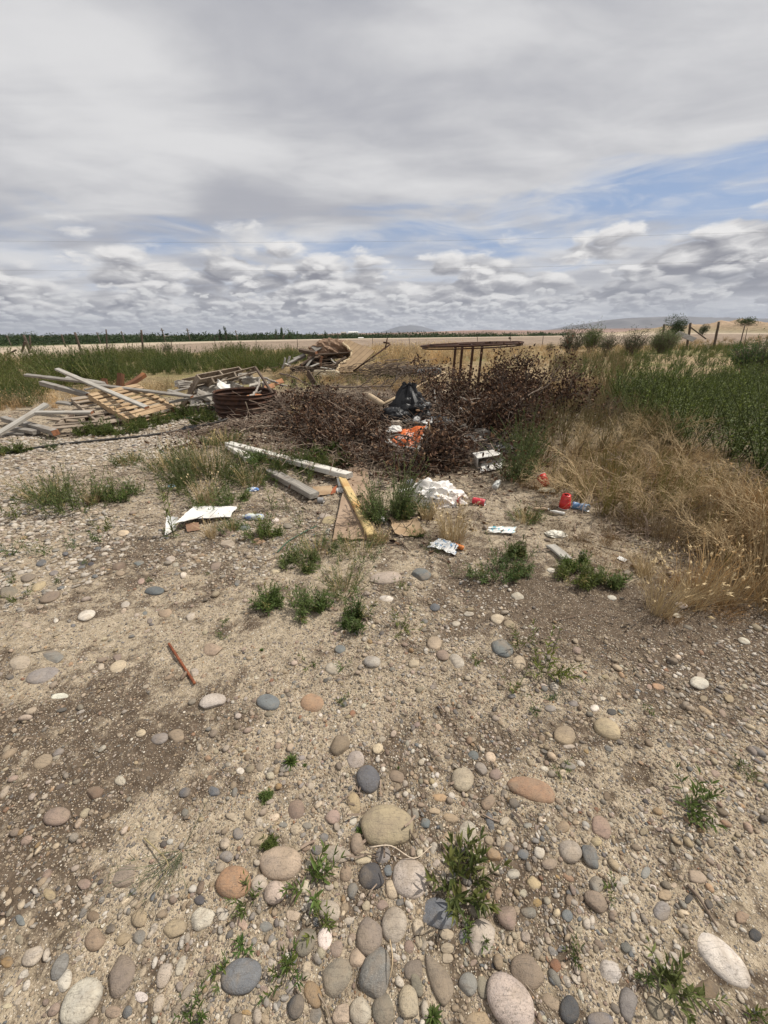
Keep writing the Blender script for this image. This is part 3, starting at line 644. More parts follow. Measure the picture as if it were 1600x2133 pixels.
HS = [
 (807,1717,105,80,4,'tanb',0,0,'big rounded tan boulder, largest stone in the middle of the gravel'),(586,1795,84,68,-15,'pink',0,0,'large smooth pink cobble behind the leafy weeds'),(487,1835,72,62,-30,'orange',0,0,'pitted orange-brown cobble beside the large pink cobble'),
 (774,1823,54,54,0,'dark'),(854,1825,76,66,80,'granite',0,0,'round salt-and-pepper granite cobble left of the largest leafy weed'),(756,1785,37,28,-10,'cream'),(798,1780,36,32,90,'grey'),(809,1814,24,17,80,'bluegrey',0,.5),
 (816,1852,41,24,80,'cream'),(821,1925,74,50,95,'pale'),(770,1947,78,52,95,'olive'),(870,1932,40,27,80,'cream'),(915,1902,74,70,20,'bluegrey',0,.5),(1002,1895,55,38,15,'olive',0,.3),(1057,1910,55,38,65,'pinkbrown',.15),
 (1006,1955,82,56,85,'pale'),(930,1947,32,25,0,'cream',0,.5),(746,1994,48,32,100,'cream'),(782,2025,108,62,100,'darkgranite',.1,.15,'long dark speckled cobble among packed stones at the photo foot'),(697,2037,100,62,118,'olive',0,.2),
 (651,2070,58,34,72,'amber',0,0,'glossy amber oval cobble among the packed stones'),(502,2032,84,66,-38,'bluegrey',0,.1,'flat blue-grey cobble with a sandy smear in front of two weeds'),(712,2112,50,36,100,'cream',0,.6),(752,2105,60,43,95,'pale'),(801,2100,66,50,95,'olive',0,.3),
 (851,2087,70,38,86,'cream'),(915,2038,112,44,68,'olive',-.2,.7,'long flat olive slab among packed stones at the photo foot'),(862,2020,50,42,120,'olive',0,.6),(1065,2090,132,82,62,'granite',0,0,'big pale granite cobble at the photo foot'),(1097,2025,76,62,60,'pinkbrown',0,.2),
 (975,2050,50,36,85,'grey'),(996,2125,48,40,0,'tanb'),(867,2052,55,24,75,'olive'),(1006,2055,50,24,80,'olive'),(1187,2102,62,38,78,'dark',0,0,'smooth near-black oval cobble at the photo foot'),(1150,2087,48,28,40,'tan'),(572,1860,48,42,120,'pale'),
 (542,1839,38,32,-40,'pale'),(462,1902,32,26,90,'granite'),(677,1952,48,30,95,'white'),(687,1895,46,40,60,'pale'),(702,1975,36,27,110,'pink'),(637,1960,66,38,110,'olive'),(617,2095,52,32,105,'dark'),(657,2115,34,26,100,'grey'),
 (702,1777,52,38,10,'pale',0,.5),(745,1757,46,30,95,'pinkbrown'),(542,1750,40,30,-15,'tanb',0,.3),(975,1732,50,38,85,'granite'),(1020,1710,40,18,72,'bluegrey'),(1188,1772,54,40,40,'pale',0,.1),(1124,1775,28,21,75,'white'),
 (932,1975,28,24,0,'cream'),(931,1996,24,20,0,'cream'),(852,1972,28,20,90,'pinkbrown'),(965,1952,40,17,85,'bluegrey'),(720,1820,34,24,100,'tan'),(735,1854,34,24,95,'bluegrey'),(797,1885,25,24,0,'pink',0,.5),(763,1886,22,18,90,'cream',0,.4),
 (1507,1992,146,54,48,'white',0,.1,'long white streaked stone, longest pale one on the gravel'),(1274,2025,60,46,70,'granite',-.15,.7,'pale angular wedge-shaped cobble behind the small weed'),(1310,2090,72,38,80,'grey'),(1240,1877,54,36,50,'pinkbrown'),(1380,1897,42,34,70,'grey'),
 (1386,1865,26,24,0,'tan'),(1230,1782,56,32,58,'bluegrey',0,.3),(1242,1842,34,28,60,'grey'),(1182,1907,26,22,60,'bluegrey'),(1450,1826,44,24,22,'pink'),(1547,1909,29,27,0,'tan'),(1470,2062,56,48,20,'brown',0,.3),(1575,1947,30,24,50,'dark'),
 (1254,1722,50,34,58,'pinkbrown'),(1157,2010,28,22,80,'redbrown',0,.3),(1252,2127,52,38,10,'bluegrey'),(1367,2100,52,28,60,'olive'),(1172,1722,28,25,0,'tan'),(1425,1645,20,12,0,'white'),(1243,1753,22,18,0,'yellow'),(1302,1833,22,18,40,'white'),
 (170,2085,114,60,-55,'white',0,.1,'big white cobble near the photo corner'),(250,2030,86,58,-68,'pinkbrown',.15,.3,'flat pink-brown cobble beside the big white cobble'),(135,2042,50,26,-70,'white'),(69,1990,52,30,-45,'pale'),(125,2010,62,28,-65,'grey'),(197,1955,54,38,-60,'tan',0,.2),
 (119,1700,58,34,-20,'pinkbrown'),(319,1743,44,25,-62,'cream',0,.3),(342,2027,60,27,-70,'granite'),(291,1912,36,32,-80,'tanb'),(362,1935,48,36,-25,'tan',0,.2),(422,1912,56,44,-50,'granite',0,.4),(257,1957,33,22,-38,'yellow'),(290,1951,32,24,-60,'bluegrey'),
 (331,2089,42,20,-70,'pale'),(235,2107,32,25,-20,'tan'),(195,1909,25,23,0,'brown'),(416,1875,22,21,0,'dark'),(472,1784,27,22,-15,'grey'),(517,1697,28,14,90,'tan'),(377,2010,42,17,-66,'pale'),(392,2062,52,15,-56,'grey'),(260,1822,62,38,-35,'pinkbrown'),
 (42,1377,46,29,-10,'cream',0,0,'cream oval cobble at the photo edge beside grey stones'),(87,1404,72,26,-18,'grey',0,.1,'long grey granite stone near the photo edge'),(107,1367,56,28,10,'grey',0,.7),(247,1387,36,25,-20,'cream'),(180,1281,38,19,-18,'white'),(442,1460,58,27,-15,'granite',0,.3),
 (559,1462,46,29,8,'bluegrey'),(651,1461,48,36,0,'orange',0,0,'round orange-tan stone beyond the sandy patch'),(367,1531,38,28,-15,'tan',0,.7),(617,1685,46,36,100,'pinkbrown'),(767,1620,52,47,80,'bluegrey',0,0,'round blue-grey cobble behind the big tan boulder'),(741,1581,38,33,70,'granite'),
 (737,1670,44,28,80,'tanb'),(705,1551,44,38,-40,'brown',0,.6),(787,1558,24,19,-40,'cream'),(443,1350,44,24,-8,'tan',0,.6,'cracked tan stone beyond the rusty rebar'),(345,1276,27,20,0,'tan'),(695,1392,32,23,10,'pale'),(775,1377,34,22,5,'granite'),(709,1352,21,17,0,'bluegrey'),
 (124,1450,34,12,-5,'white'),(89,1586,42,22,-32,'tan'),(293,1527,21,15,-20,'cream'),(333,1537,34,22,-15,'grey'),(500,1606,17,14,0,'white'),(445,1647,26,23,40,'bluegrey',0,.6),(385,1650,26,18,-30,'bluegrey'),(250,1625,23,22,0,'granite'),(197,1650,36,24,-15,'brown'),
 (1107,1641,104,42,19,'orange',-.12,0,'long smooth orange-tan cobble lying alone'),(964,1622,48,43,80,'cream',0,0,'round cream stone between the blue-grey and orange-tan cobbles'),(1265,1515,60,35,30,'tanb',-.1,0,'egg-shaped smooth tan stone on bare earth'),(1177,1530,46,36,20,'tan',0,.3),
 (1047,1348,46,36,35,'bluegrey',0,.5,'blue-grey triangular stone beside the sprawling weeds'),(1081,1379,34,24,50,'cream'),(905,1339,30,28,0,'cream',0,0,'oval speckled cream stone on the pale grit'),(950,1375,34,24,35,'white'),(922,1364,25,20,20,'pinkbrown'),(862,1382,23,18,-10,'cream'),
 (1036,1289,30,24,0,'cream'),(1061,1300,24,15,20,'tan'),(1457,1422,38,24,12,'white',0,0,'lower cream stone of a touching pair on bare ground'),(1460,1407,19,16,0,'pale'),(1033,1613,27,25,0,'pinkbrown'),(1018,1670,32,28,-40,'tan',0,.4),(915,1660,34,17,12,'orange'),(1021,1577,25,21,60,'cream'),
 (986,1573,22,20,0,'bluegrey'),(826,1617,30,27,20,'brown'),(1002,1600,28,20,50,'grey'),(1370,1430,28,12,12,'orange'),(1354,1431,14,11,40,'pink'),(1550,1335,26,11,20,'white'),(1203,1356,21,15,20,'pink',0,.4),(950,1298,17,11,0,'granite'),(977,1279,21,9,0,'white'),(906,1265,20,14,0,'bluegrey'),
 (1409,1282,20,13,-20,'white'),(805,1201,62,22,-6,'pale',0,.1,'long pale flat stone behind the small weeds'),(878,1196,40,22,5,'bluegrey',0,.3,'flat blue-grey stone behind the torn wrapper'),(804,1246,31,14,3,'white'),(322,1230,38,16,-4,'bluegrey',0,0,'dark blue-grey stone alone left of the weeds'),
 (474,1133,30,15,3,'pale'),(539,1127,26,16,4,'orange'),(574,1188,22,12,-8,'cream'),(602,1176,30,12,5,'pale'),(685,1084,28,14,-10,'yellow'),(677,1074,24,10,0,'pale'),(575,1084,15,11,0,'white'),(592,1081,14,10,0,'cream'),(472,1108,32,16,-5,'pinkbrown',0,.3),(509,1098,23,11,0,'bluegrey'),(600,1095,20,10,0,'grey'),
 (1148,1187,16,12,0,'white'),(1307,1192,18,9,10,'granite'),(1275,1244,19,9,15,'white'),(1420,1260,26,11,15,'white'),(1079,1240,28,20,30,'granite',0,.6),(250,1194,20,12,0,'tan'),(289,1172,24,10,-12,'bluegrey'),(87,1172,25,16,-25,'bluegrey',0,.5),(80,1220,30,14,-25,'yellow'),(58,1203,30,16,-15,'olive'),
 (15,1233,42,20,-5,'olive'),(106,1242,46,17,-22,'pinkbrown',0,.4),(172,1173,20,11,-10,'dark'),(190,1174,16,12,30,'dark'),(247,1178,28,15,-18,'brown'),(256,1110,26,14,-5,'cream'),(20,1410,18,12,0,'dark'),(1195,1465,20,12,10,'grey'),(1147,1475,24,13,5,'grey'),(1239,1475,18,13,0,'white'),(1275,1482,20,14,30,'dark'),
 (1138,1460,14,9,0,'tan'),(1256,1455,14,8,0,'white',0,.7),(1067,1450,18,10,0,'bluegrey'),(1155,1430,20,16,40,'granite'),(1466,1455,17,14,0,'tan'),(1470,1480,36,10,35,'tanb'),(1519,1455,22,17,50,'tanb'),(1505,1485,20,13,60,'pink'),(1392,1552,16,12,0,'bluegrey'),(1490,1610,26,14,20,'pinkbrown'),
 (1185,1595,30,16,10,'grey'),(1134,1600,18,10,20,'white'),(1185,1555,24,10,0,'pale'),(1210,1590,18,10,30,'white'),(860,1695,26,24,0,'grey'),(905,1690,24,14,10,'tan'),(640,1720,20,14,0,'grey'),(1090,1780,24,22,0,'bluegrey'),(1060,1765,20,22,0,'grey'),(1070,1820,26,20,0,'granite'),(1145,1800,30,22,0,'pinkbrown'),
]
for h in HS:
    h = list(h) + [0] * (8 - len(h)) + ([None] if len(h) < 9 else [])
    stone(h[0], h[1], h[2], h[3], h[4], h[5], h[6] or 0, h[7] or 0, h[8] if h[8] else None)
# further countable stones, up to about three hundred, put where the photograph has packed cobbles
rs = np.random.RandomState(77); kinds = list(PAL)
wts = np.array([dict(cream=3, pale=3, tan=2, grey=2.5, bluegrey=1.6, olive=1.4, white=1.2, granite=1.5, pinkbrown=1.2, brown=1).get(k, 0.5) for k in kinds]); wts /= wts.sum()
zones = [((480, 1120), (1700, 2125), 58, (18, 38)), ((0, 430), (1840, 2125), 8, (18, 30)), ((1150, 1600), (1650, 2125), 8, (14, 26)), ((0, 500), (1100, 1400), 22, (14, 28))]
for (xa, xb), (ya, yb), n, (sa, sb) in zones:
    k = 0; tries = 0
    while k < n and tries < 2500:
        tries += 1
        px, py = rs.uniform(xa, xb), rs.uniform(ya, yb); L = rs.uniform(sa, sb)
        if any(math.hypot(px - h[3], py - h[4]) < L * 0.5 + h[5] for h in [(a_, b_, c_, d_, e_, c_ * 0) for a_, b_, c_, d_, e_ in HERO] if False): continue
        p = PG(px, py); sz = L / 800 * math.hypot(math.hypot(p[0], p[1]), 1.5) * 0.5
        if any(math.hypot(p[0] - h[0], p[1] - h[1]) < (sz + h[2]) * 0.93 for h in HERO): continue
        stone(px, py, L, L * rs.uniform(0.6, 0.9), rs.uniform(-90, 90), kinds[rs.choice(len(kinds), p=wts)], rs.uniform(-.1, .1), rs.choice([0, 0, 0.2, 0.6])); k += 1

# ------------------------------------------------------------------ pebbles and grit too many to count
def build_gravel():
    rg = np.random.RandomState(5); ac = Acc(); spk = []
    hx = np.array([h[0] for h in HERO]); hy = np.array([h[1] for h in HERO]); hr = np.array([h[2] for h in HERO])
    cols = np.array([PAL[k] for k in kinds]); w = wts.copy(); w[kinds.index('orange')] *= 1.2; w /= w.sum()
    bins = [(.0045, .007, .25, 2.0, .17), (.007, .010, .25, 2.9, .12), (.010, .015, .25, 4.4, .095), (.015, .023, .25, 7.5, .11), (.023, .036, .3, 12.0, .085), (.036, .06, 1.6, 15.0, .05)]
    for s0, s1, ra, rb, cover in bins:
        sm = (s0 + s1) / 2; amax = R(62)
        area = amax * (rb ** 2 - ra ** 2); n = int(cover * area / (math.pi * sm * sm / 4 * 0.7))
        rr = np.sqrt(rg.uniform(ra ** 2, rb ** 2, n)); a = rg.uniform(-amax, amax, n); x = rr * np.sin(a); y = rr * np.cos(a)
        so = SOIL(x, y); cl = fbm(x * 1.7, y * 1.7, 61, 3)
        dens = (0.45 if s0 < .015 else 0.30) + 1.1 * cl + 0.25 * (1 - so)
        stony = blob(x, y, 0.05, 0.75, 0.6, 0.75, 0, 0.5) * 1.6 + blob(x, y, -3.4, 5.2, 3.2, 2.3, 0, 0.5) * (1.0 if s0 > .01 else .3) + blob(x, y, 1.35, 1.2, 0.5, 0.9, 0, 0.6) * 0.4 + blob(x, y, -2.2, 3.2, 1.6, 1.0, 0, .6) * (0.6 if s0 > .01 else .1)
        bare = blob(x, y, 1.35, 2.0, 0.6, 0.35, -.3, .6) * (0.8 if s0 > .007 else .3) + blob(x, y, 3.2, 4.2, 1.8, 1.6, 0, .3) + blob(x, y, 0.4, 6.4, 2.4, 1.7, 0, .3) + blob(x, y, .2, 3.3, .9, .5, 0, .5) * .5
        keep = rg.uniform(0, 1, n) < np.clip(dens + stony - bare, 0.03, 1.6)
        x, y = x[keep], y[keep]
        if s0 > .007:
            ok = np.ones(len(x), bool)
            for X_, Y_, R_ in zip(hx, hy, hr): ok &= (x - X_) ** 2 + (y - Y_) ** 2 > (R_ * 0.9 + sm * 0.3) ** 2
            x, y = x[ok], y[ok]
        n = len(x)
        if not n: continue
        s = rg.uniform(s0, s1, n); lod = 1 if s0 < .0099 else 2 if s0 < .03 else 2
        ci = rg.choice(len(kinds), n, p=w); c = cols[ci] * rg.uniform(0.62, 1.08, (n, 1)) * (1 + rg.uniform(-.05, .05, (n, 3)))
        whiter = (blob(x, y, -3.4, 5.2, 3.6, 2.6, 0, 0.5) * rg.uniform(0, .75, n))[:, None]; c = c * (1 - whiter) + np.array([.52, .47, .40]) * whiter
        soilw = (0.25 + 0.35 * SOIL(x, y))[:, None] * rg.uniform(0.3, 1, (n, 1)); c = c * (1 - soilw) + np.array([.23, .175, .12]) * soilw
        z = G(x, y)
        P_ = 6 if lod == 1 else 10
        pick = rg.randint(0, P_, n)
        for q in range(P_):
            V, T = stone_shape(lod, 900 + q + lod * 31, 0.7 if q % 2 else 0.0)
            i = np.where(pick == q)[0]
            if not len(i): continue
            sc = np.stack([s[i] / 2, s[i] / 2 * rg.uniform(.55, .95, len(i)), s[i] / 2 * rg.uniform(.35, .7, len(i))], 1)
            Rm = rotz(rg.uniform(0, 6.28, len(i))) @ rotx(rg.normal(0, .22, len(i))) @ (np.eye(3)[None] * sc[:, None, :])
            t = np.stack([x[i], y[i], z[i] + sc[:, 2] * rg.uniform(-.15, .7, len(i))], 1)
            ac.rep(V, T, None, Rm, t, c[i])
            spk.append(np.full(len(i) * len(V), 0.25))
    o = ac.obj('gravel', MST); tag(o, kind='stuff')
    at = o.data.attributes.new('spk', 'FLOAT', 'POINT'); at.data.foreach_set('value', np.concatenate(spk).astype(np.float32))
    print('gravel verts', ac.n)
build_gravel()
# ------------------------------------------------------------------ vegetation
MLEAF = m_attr('green_leaf', 0.6, 0.32, 0.25, 25)
MSTRAW = m_attr('dry_stalk', 0.8, 0.15, 0.2, 25)
MDEAD = m_attr('dead_leaf', 0.85, 0.08, 0.3, 40)
MBARK = m_attr('dead_wood', 0.9, 0.0, 0.3, 60, 0.5, 150, 0.003)
def rnd_perp(rg, d):
    v = rg.randn(3); v -= d * (v @ d); return v / (np.linalg.norm(v) + 1e-9)
def leafV(L, W, seg=2, fold=0.25, droop=0.25):
    """a lance-shaped leaf along +X, folded on its midrib; returns V,T,Q"""
    if seg == 1:
        return np.array([(0, 0, 0), (L * .45, -W / 2, W * fold), (L, 0, -L * droop * .5), (L * .45, W / 2, W * fold)]), None, np.array([(0, 1, 2, 3)])
    xs = np.linspace(0, 1, seg + 2); V = [(0, 0, 0)]; Q = []; T = []
    prof = np.sin(np.pi * np.minimum(xs * 1.02, 1) ** 0.75)
    for i in range(1, seg + 1):
        w = W / 2 * prof[i] / max(prof); z = -droop * L * xs[i] ** 2
        V += [(L * xs[i], -w, z + w * fold * 2), (L * xs[i], 0, z), (L * xs[i], w, z + w * fold * 2)]
    V.append((L, 0, -droop * L))
    T += [(0, 1, 2), (0, 2, 3)]
    for i in range(seg - 1):
        b = 1 + i * 3; Q += [(b, b + 3, b + 4, b + 1), (b + 1, b + 4, b + 5, b + 2)]
    b = 1 + (seg - 1) * 3; e = len(V) - 1; T += [(b, e, b + 1), (b + 1, e, b + 2)]
    return np.array(V), np.array(T), np.array(Q) if Q else None
def orient(d, rg, roll=0.6):
    """(n,3) directions -> rotation matrices with X along d, Z mostly up"""
    d = d / np.linalg.norm(d, axis=1)[:, None]; up = np.tile([0, 0, 1.0], (len(d), 1)) + rg.normal(0, roll, (len(d), 3)) * 0.6
    y = np.cross(up, d); y /= np.linalg.norm(y, axis=1)[:, None] + 1e-9; z = np.cross(d, y)
    return np.stack([d, y, z], 2)
G1, G2, G3 = np.array([.060, .098, .022]), np.array([.125, .165, .045]), np.array([.16, .18, .07])
def sprig(ac, rg, base, dirn, h, nleaf, LL, LW, seg=1, c1=G1, c2=G2, stemc=(.16, .17, .08), bend=0.3, tip=True, spread=55, mat=0, smat=0, srad=None, start=0.1, bare=False):
    """one stem with leaves set round it"""
    dirn = np.asarray(dirn, float); dirn /= np.linalg.norm(dirn)
    side = rnd_perp(rg, dirn); n = 5 if h > 0.05 else 3
    t = np.linspace(0, 1, n)
    pts = base + h * (t[:, None] * dirn + (t ** 2)[:, None] * side * bend * rg.uniform(.3, 1) + np.array([0, 0, 1]) * (t ** 2)[:, None] * bend * 0.5)
    sr = srad or h * 0.012
    tube(ac, pts, np.linspace(sr, sr * .4, n), 3 if seg < 3 else 5, stemc, smat, False)
    if nleaf <= 0: return pts
    tt = start + (1 - start) * np.sort(rg.uniform(0, 1, nleaf)) ** 0.85
    if tip: tt[-max(2, nleaf // 5):] = rg.uniform(.93, 1, max(2, nleaf // 5))
    P = np.stack([np.interp(tt, t, pts[:, k]) for k in range(3)], 1)
    tan = pts[-1] - pts[0]; tan /= np.linalg.norm(tan)
    u = rnd_perp(rg, tan); w = np.cross(tan, u)
    az = np.arange(nleaf) * 2.4 + rg.uniform(-.5, .5, nleaf)
    out = np.cos(az)[:, None] * u + np.sin(az)[:, None] * w
    el = np.radians(rg.normal(spread, 12, nleaf) - 28 * (tt > .85))
    D = np.cos(el)[:, None] * tan + np.sin(el)[:, None] * out + np.array([0, 0, .12])
    V, T, Q = leafV(1, LW / LL, seg)
    sz = LL * rg.uniform(.6, 1.15, nleaf) * (1.08 - 0.45 * tt)
    Rm = orient(D, rg) * sz[:, None, None]
    k = rg.uniform(0, 1, (nleaf, 1)) ** 1.3
    ac.rep(V, T, Q, Rm, P, (c1 * (1 - k) + c2 * k) * rg.uniform(.8, 1.15, (nleaf, 1)), mat)
    return pts
def blades(ac, rg, n, h, spread, c1, c2, w=0.003, base_r=0.03, lean=(0, 0), curve=0.4, heads=0.0, mat=0, origin=(0, 0, 0), hs=.10):
    """grass blades / dry straw stalks as thin curved strips"""
    a = rg.uniform(0, 6.28, n); r0 = base_r * np.sqrt(rg.uniform(0, 1, n))
    B0 = np.stack([r0 * np.cos(a), r0 * np.sin(a), np.zeros(n)], 1) + origin
    tilt = np.abs(rg.normal(0, spread, n)); hh = h * rg.uniform(.45, 1.1, n)
    a2 = a + rg.normal(0, .6, n)
    D = np.stack([np.sin(tilt) * np.cos(a2) + lean[0], np.sin(tilt) * np.sin(a2) + lean[1], np.cos(tilt)], 1); D /= np.linalg.norm(D, axis=1)[:, None]
    C = np.stack([np.cos(a2), np.sin(a2), -0.6 * np.ones(n)], 1)
    side = np.stack([-np.sin(a2 + rg.uniform(-1.5, 1.5, n)), np.cos(a2 + rg.uniform(-1.5, 1.5, n)), np.zeros(n)], 1)
    V = []; 
    for t, ww in ((0, 1), (.45, .8), (.8, .5)):
        p = B0 + (D * t + C * curve * t * t * .5) * hh[:, None]
        V += [p - side * w * ww / 2, p + side * w * ww / 2]
    V.append(B0 + (D + C * curve * .5) * hh[:, None])
    V = np.stack(V, 1); off = (np.arange(n) * 7)[:, None, None]
    Q = (np.array([(0, 1, 3, 2), (2, 3, 5, 4)])[None] + off).reshape(-1, 4); T = (np.array([(4, 5, 6)])[None] + off).reshape(-1, 3)
    k = rg.uniform(0, 1, (n, 1)); c = (np.array(c1) * (1 - k) + np.array(c2) * k) * rg.uniform(.8, 1.15, (n, 1))
    ac.add(V.reshape(-1, 3), T, Q, np.repeat(c, 7, 0), mat)
    if heads > 0:
        i = rg.uniform(0, 1, n) < heads
        if i.any():
            tipp = V[i, 6]; d = (V[i, 6] - V[i, 2]); d /= np.linalg.norm(d, axis=1)[:, None]
            v, t_, q_ = leafV(1, .28, 1, .5, .3); m = i.sum()
            for rr in range(2):
                ac.rep(v, t_, q_, orient(d + rg.normal(0, .25, (m, 3)), rg) * (h * hs), tipp - d * h * .05, np.clip(c[i] * 1.15, 0, 1), mat)

WEEDS = []
def weed(px, py, wpx, hpx, kind, label=None, seed=None, dens=1.0):
    """a single weed rooted at (px,py) in the photograph, about wpx wide and hpx tall there"""
    seed = seed or int(px * 3 + py * 5) % 9973; rg = np.random.RandomState(seed)
    b = PG(px, py); dist = math.hypot(math.hypot(b[0], b[1]), CAM_H); dep = math.atan2(CAM_H, math.hypot(b[0], b[1]))
    ax = (b - CAMP) @ cf
    w = wpx / 800 * ax; hraw = hpx / 800 * ax
    h = max(w * 0.35, min(hraw / max(math.cos(dep) ** 0.8, 0.25), max(w, hraw) * 1.1)) if dep < R(50) else max(w * .42, 0.03)
    px_m = ax / 384.0                                     # metres per rendered pixel
    seg = 3 if dist < 1.9 else 2 if dist < 2.6 else 1
    ac = Acc(); o3 = np.zeros(3); g1 = G1 * rg.uniform(.8, 1.35) * np.array([rg.uniform(.85, 1.35), 1, rg.uniform(.8, 1.2)]); g2 = G2 * rg.uniform(.85, 1.3) * np.array([rg.uniform(.85, 1.3), 1, rg.uniform(.7, 1.2)])
    if kind == 'leafy':                                   # several leafy stems leaning outward
        n = max(3, int(5 * dens + w * 14)); LL = max(min(w * .24, 0.060), 0.022)
        for i in range(n):
            a = rg.uniform(0, 6.28); t = rg.uniform(.15, 1.0)
            d = np.array([math.cos(a) * t * 1.05, math.sin(a) * t * 1.05, .62 + .3 * (1 - t)])
            L_ = math.hypot(w / 2, h) * rg.uniform(.55, 1.0)
            sprig(ac, rg, np.array([math.cos(a), math.sin(a), 0]) * w * .07 + [0, 0, -.004], d, L_, max(int(15 * (0.6 + L_ * 3)), 9), LL, LL * rg.uniform(.15, .27), seg, spread=rg.uniform(42, 64), c1=g1, c2=g2)
    elif kind == 'single':
        for i in range(1 + (w > .12)):
            sprig(ac, rg, o3, [rg.normal(0, .12), rg.normal(0, .12), 1], h * rg.uniform(.85, 1), 34, max(w * .48, .02), max(w * .07, .004), seg, spread=58, c1=g1, c2=g2)
        for i in range(5):
            a = rg.uniform(0, 6.28); sprig(ac, rg, o3, [math.cos(a), math.sin(a), .5], w * .5, 8, w * .25, w * .05, seg)
    elif kind == 'rosette':
        V, T, Q = leafV(1, .24, seg if seg > 1 else 2); n = 26
        a = np.arange(n) * 2.4; el = np.linspace(.25, 1.25, n)
        D = np.stack([np.cos(a) * np.cos(el), np.sin(a) * np.cos(el), np.sin(el)], 1)
        k = rg.uniform(0, 1, (n, 1))
        ac.rep(V, T, Q, orient(D, rg, .3) * (w * .52 * rg.uniform(.7, 1.1, n))[:, None, None], np.zeros((n, 3)) + [0, 0, .003], (G1 * (1 - k) + G2 * k))
    elif kind == 'fine':                                  # fine feathery foliage
        n = int(22 * dens + w * 90); LL = min(max(w * .15, .018), .04)
        for i in range(n):
            a = rg.uniform(0, 6.28); t = rg.uniform(0, 1) ** .6; s = rg.uniform(.35, 1.0)
            d = np.array([math.cos(a) * t * .9, math.sin(a) * t * .9, .9])
            sprig(ac, rg, np.array([math.cos(a), math.sin(a), 0]) * w * .34 * t * (1.2 - s * .4), d, h * s * (1.1 - .35 * t), int(16 + 26 * s), LL, max(LL * .17, px_m * .8), 1, spread=60, c1=g1, c2=g2, bend=.6)
    elif kind == 'bushy':                                 # wide clump of leafy stems from a patch of roots
        n = int(44 * dens + w * 90); LL = .042 if dist < 5 else .06
        sub_ = [(rg.uniform(0, 6.28), math.sqrt(rg.uniform(0, 1)), rg.uniform(.35, 1.0)) for _ in range(int(5 + w * 9))]
        for i in range(n):
            a0, t0, hs_ = sub_[rg.randint(len(sub_))]; q_ = np.array([math.cos(a0) * t0, math.sin(a0) * t0 * .9]) * .42 + rg.normal(0, .085, 2)
            a = math.atan2(q_[1], q_[0]); t = min(np.hypot(*q_) / .46, 1.2); r = w * .46 * t
            s = rg.uniform(.3, 1.0) * h * hs_ * (1.1 - .5 * t) * .9 + .02
            col2 = g2 if rg.uniform() < .7 else G3 if rg.uniform() < .7 else np.array([.36, .28, .12])
            sprig(ac, rg, np.array([math.cos(a) * r, math.sin(a) * r * .8, 0]), [math.cos(a) * t * .9, math.sin(a) * t * .9, 1], s, int(18 + s * 50), LL, max(LL * .2, px_m * .9), 1, c1=g1, c2=col2, spread=rg.uniform(40, 70), bend=.6)
    elif kind == 'dry':                                   # straw-coloured tuft
        blades(ac, rg, int(90 * dens + w * 300), h, .30, (.34, .25, .13), (.56, .44, .26), max(.0022, px_m * .40), w * .28, heads=.22)
    elif kind == 'drygreen':
        blades(ac, rg, int(50 * dens + w * 130), h, .4, (.36, .27, .12), (.55, .43, .22), max(.002, px_m * .40), w * .33, heads=.10)
        for i in range(int(26 + w * 60)):
            a = rg.uniform(0, 6.28); t = math.sqrt(rg.uniform(0, 1))
            sprig(ac, rg, np.array([math.cos(a), math.sin(a), 0]) * w * .4 * t, [math.cos(a) * t, math.sin(a) * t, .8], h * rg.uniform(.4, .8), 16, .035, max(.007, px_m * .8), 1)
    elif kind == 'wiry':                                  # dark dry wiry seedling lying over
        for i in range(14):
            a = rg.uniform(-2.4, -1.0) if i % 3 else rg.uniform(0, 6.28); d = np.array([math.cos(a), math.sin(a), .35])
            pts = sprig(ac, rg, o3, d, w * rg.uniform(.5, 1.1), 0, .01, .01, stemc=(.10, .11, .06), bend=.5, srad=.0012)
            for j in range(7):
                q = pts[rg.randint(1, len(pts))]; e = d + rg.normal(0, .6, 3)
                sprig(ac, rg, q, e, w * .18, 0, .01, .01, stemc=(.09, .10, .05), srad=.0009)
    nm = {'leafy': 'leafy_weed', 'single': 'leafy_weed', 'rosette': 'leafy_weed', 'fine': 'feathery_weed', 'bushy': 'bushy_weed', 'dry': 'dry_grass_tuft', 'drygreen': 'grass_tuft', 'wiry': 'wiry_weed'}[kind]
    o = ac.obj(nm, MLEAF if kind not in ('dry', 'wiry') else MSTRAW, loc=(b[0], b[1], b[2] - .004), smooth=False)
    o['category'] = 'plant'; o['group'] = 'weeds and grass tufts rooted in the gravel'
    size = 'tiny' if w < .05 else 'small' if w < .10 else 'knee-low' if w < .22 else 'wide'
    ph = {'leafy': 'green leafy weed', 'single': 'upright green weed', 'rosette': 'green rosette weed', 'fine': 'feathery green weed', 'bushy': 'bushy green weed clump', 'dry': 'straw-coloured grass tuft', 'drygreen': 'half-dry grass tuft', 'wiry': 'dark wiry dried weed'}[kind]
    auto(o, px, py, size + ' ' + ph, label)
    return o
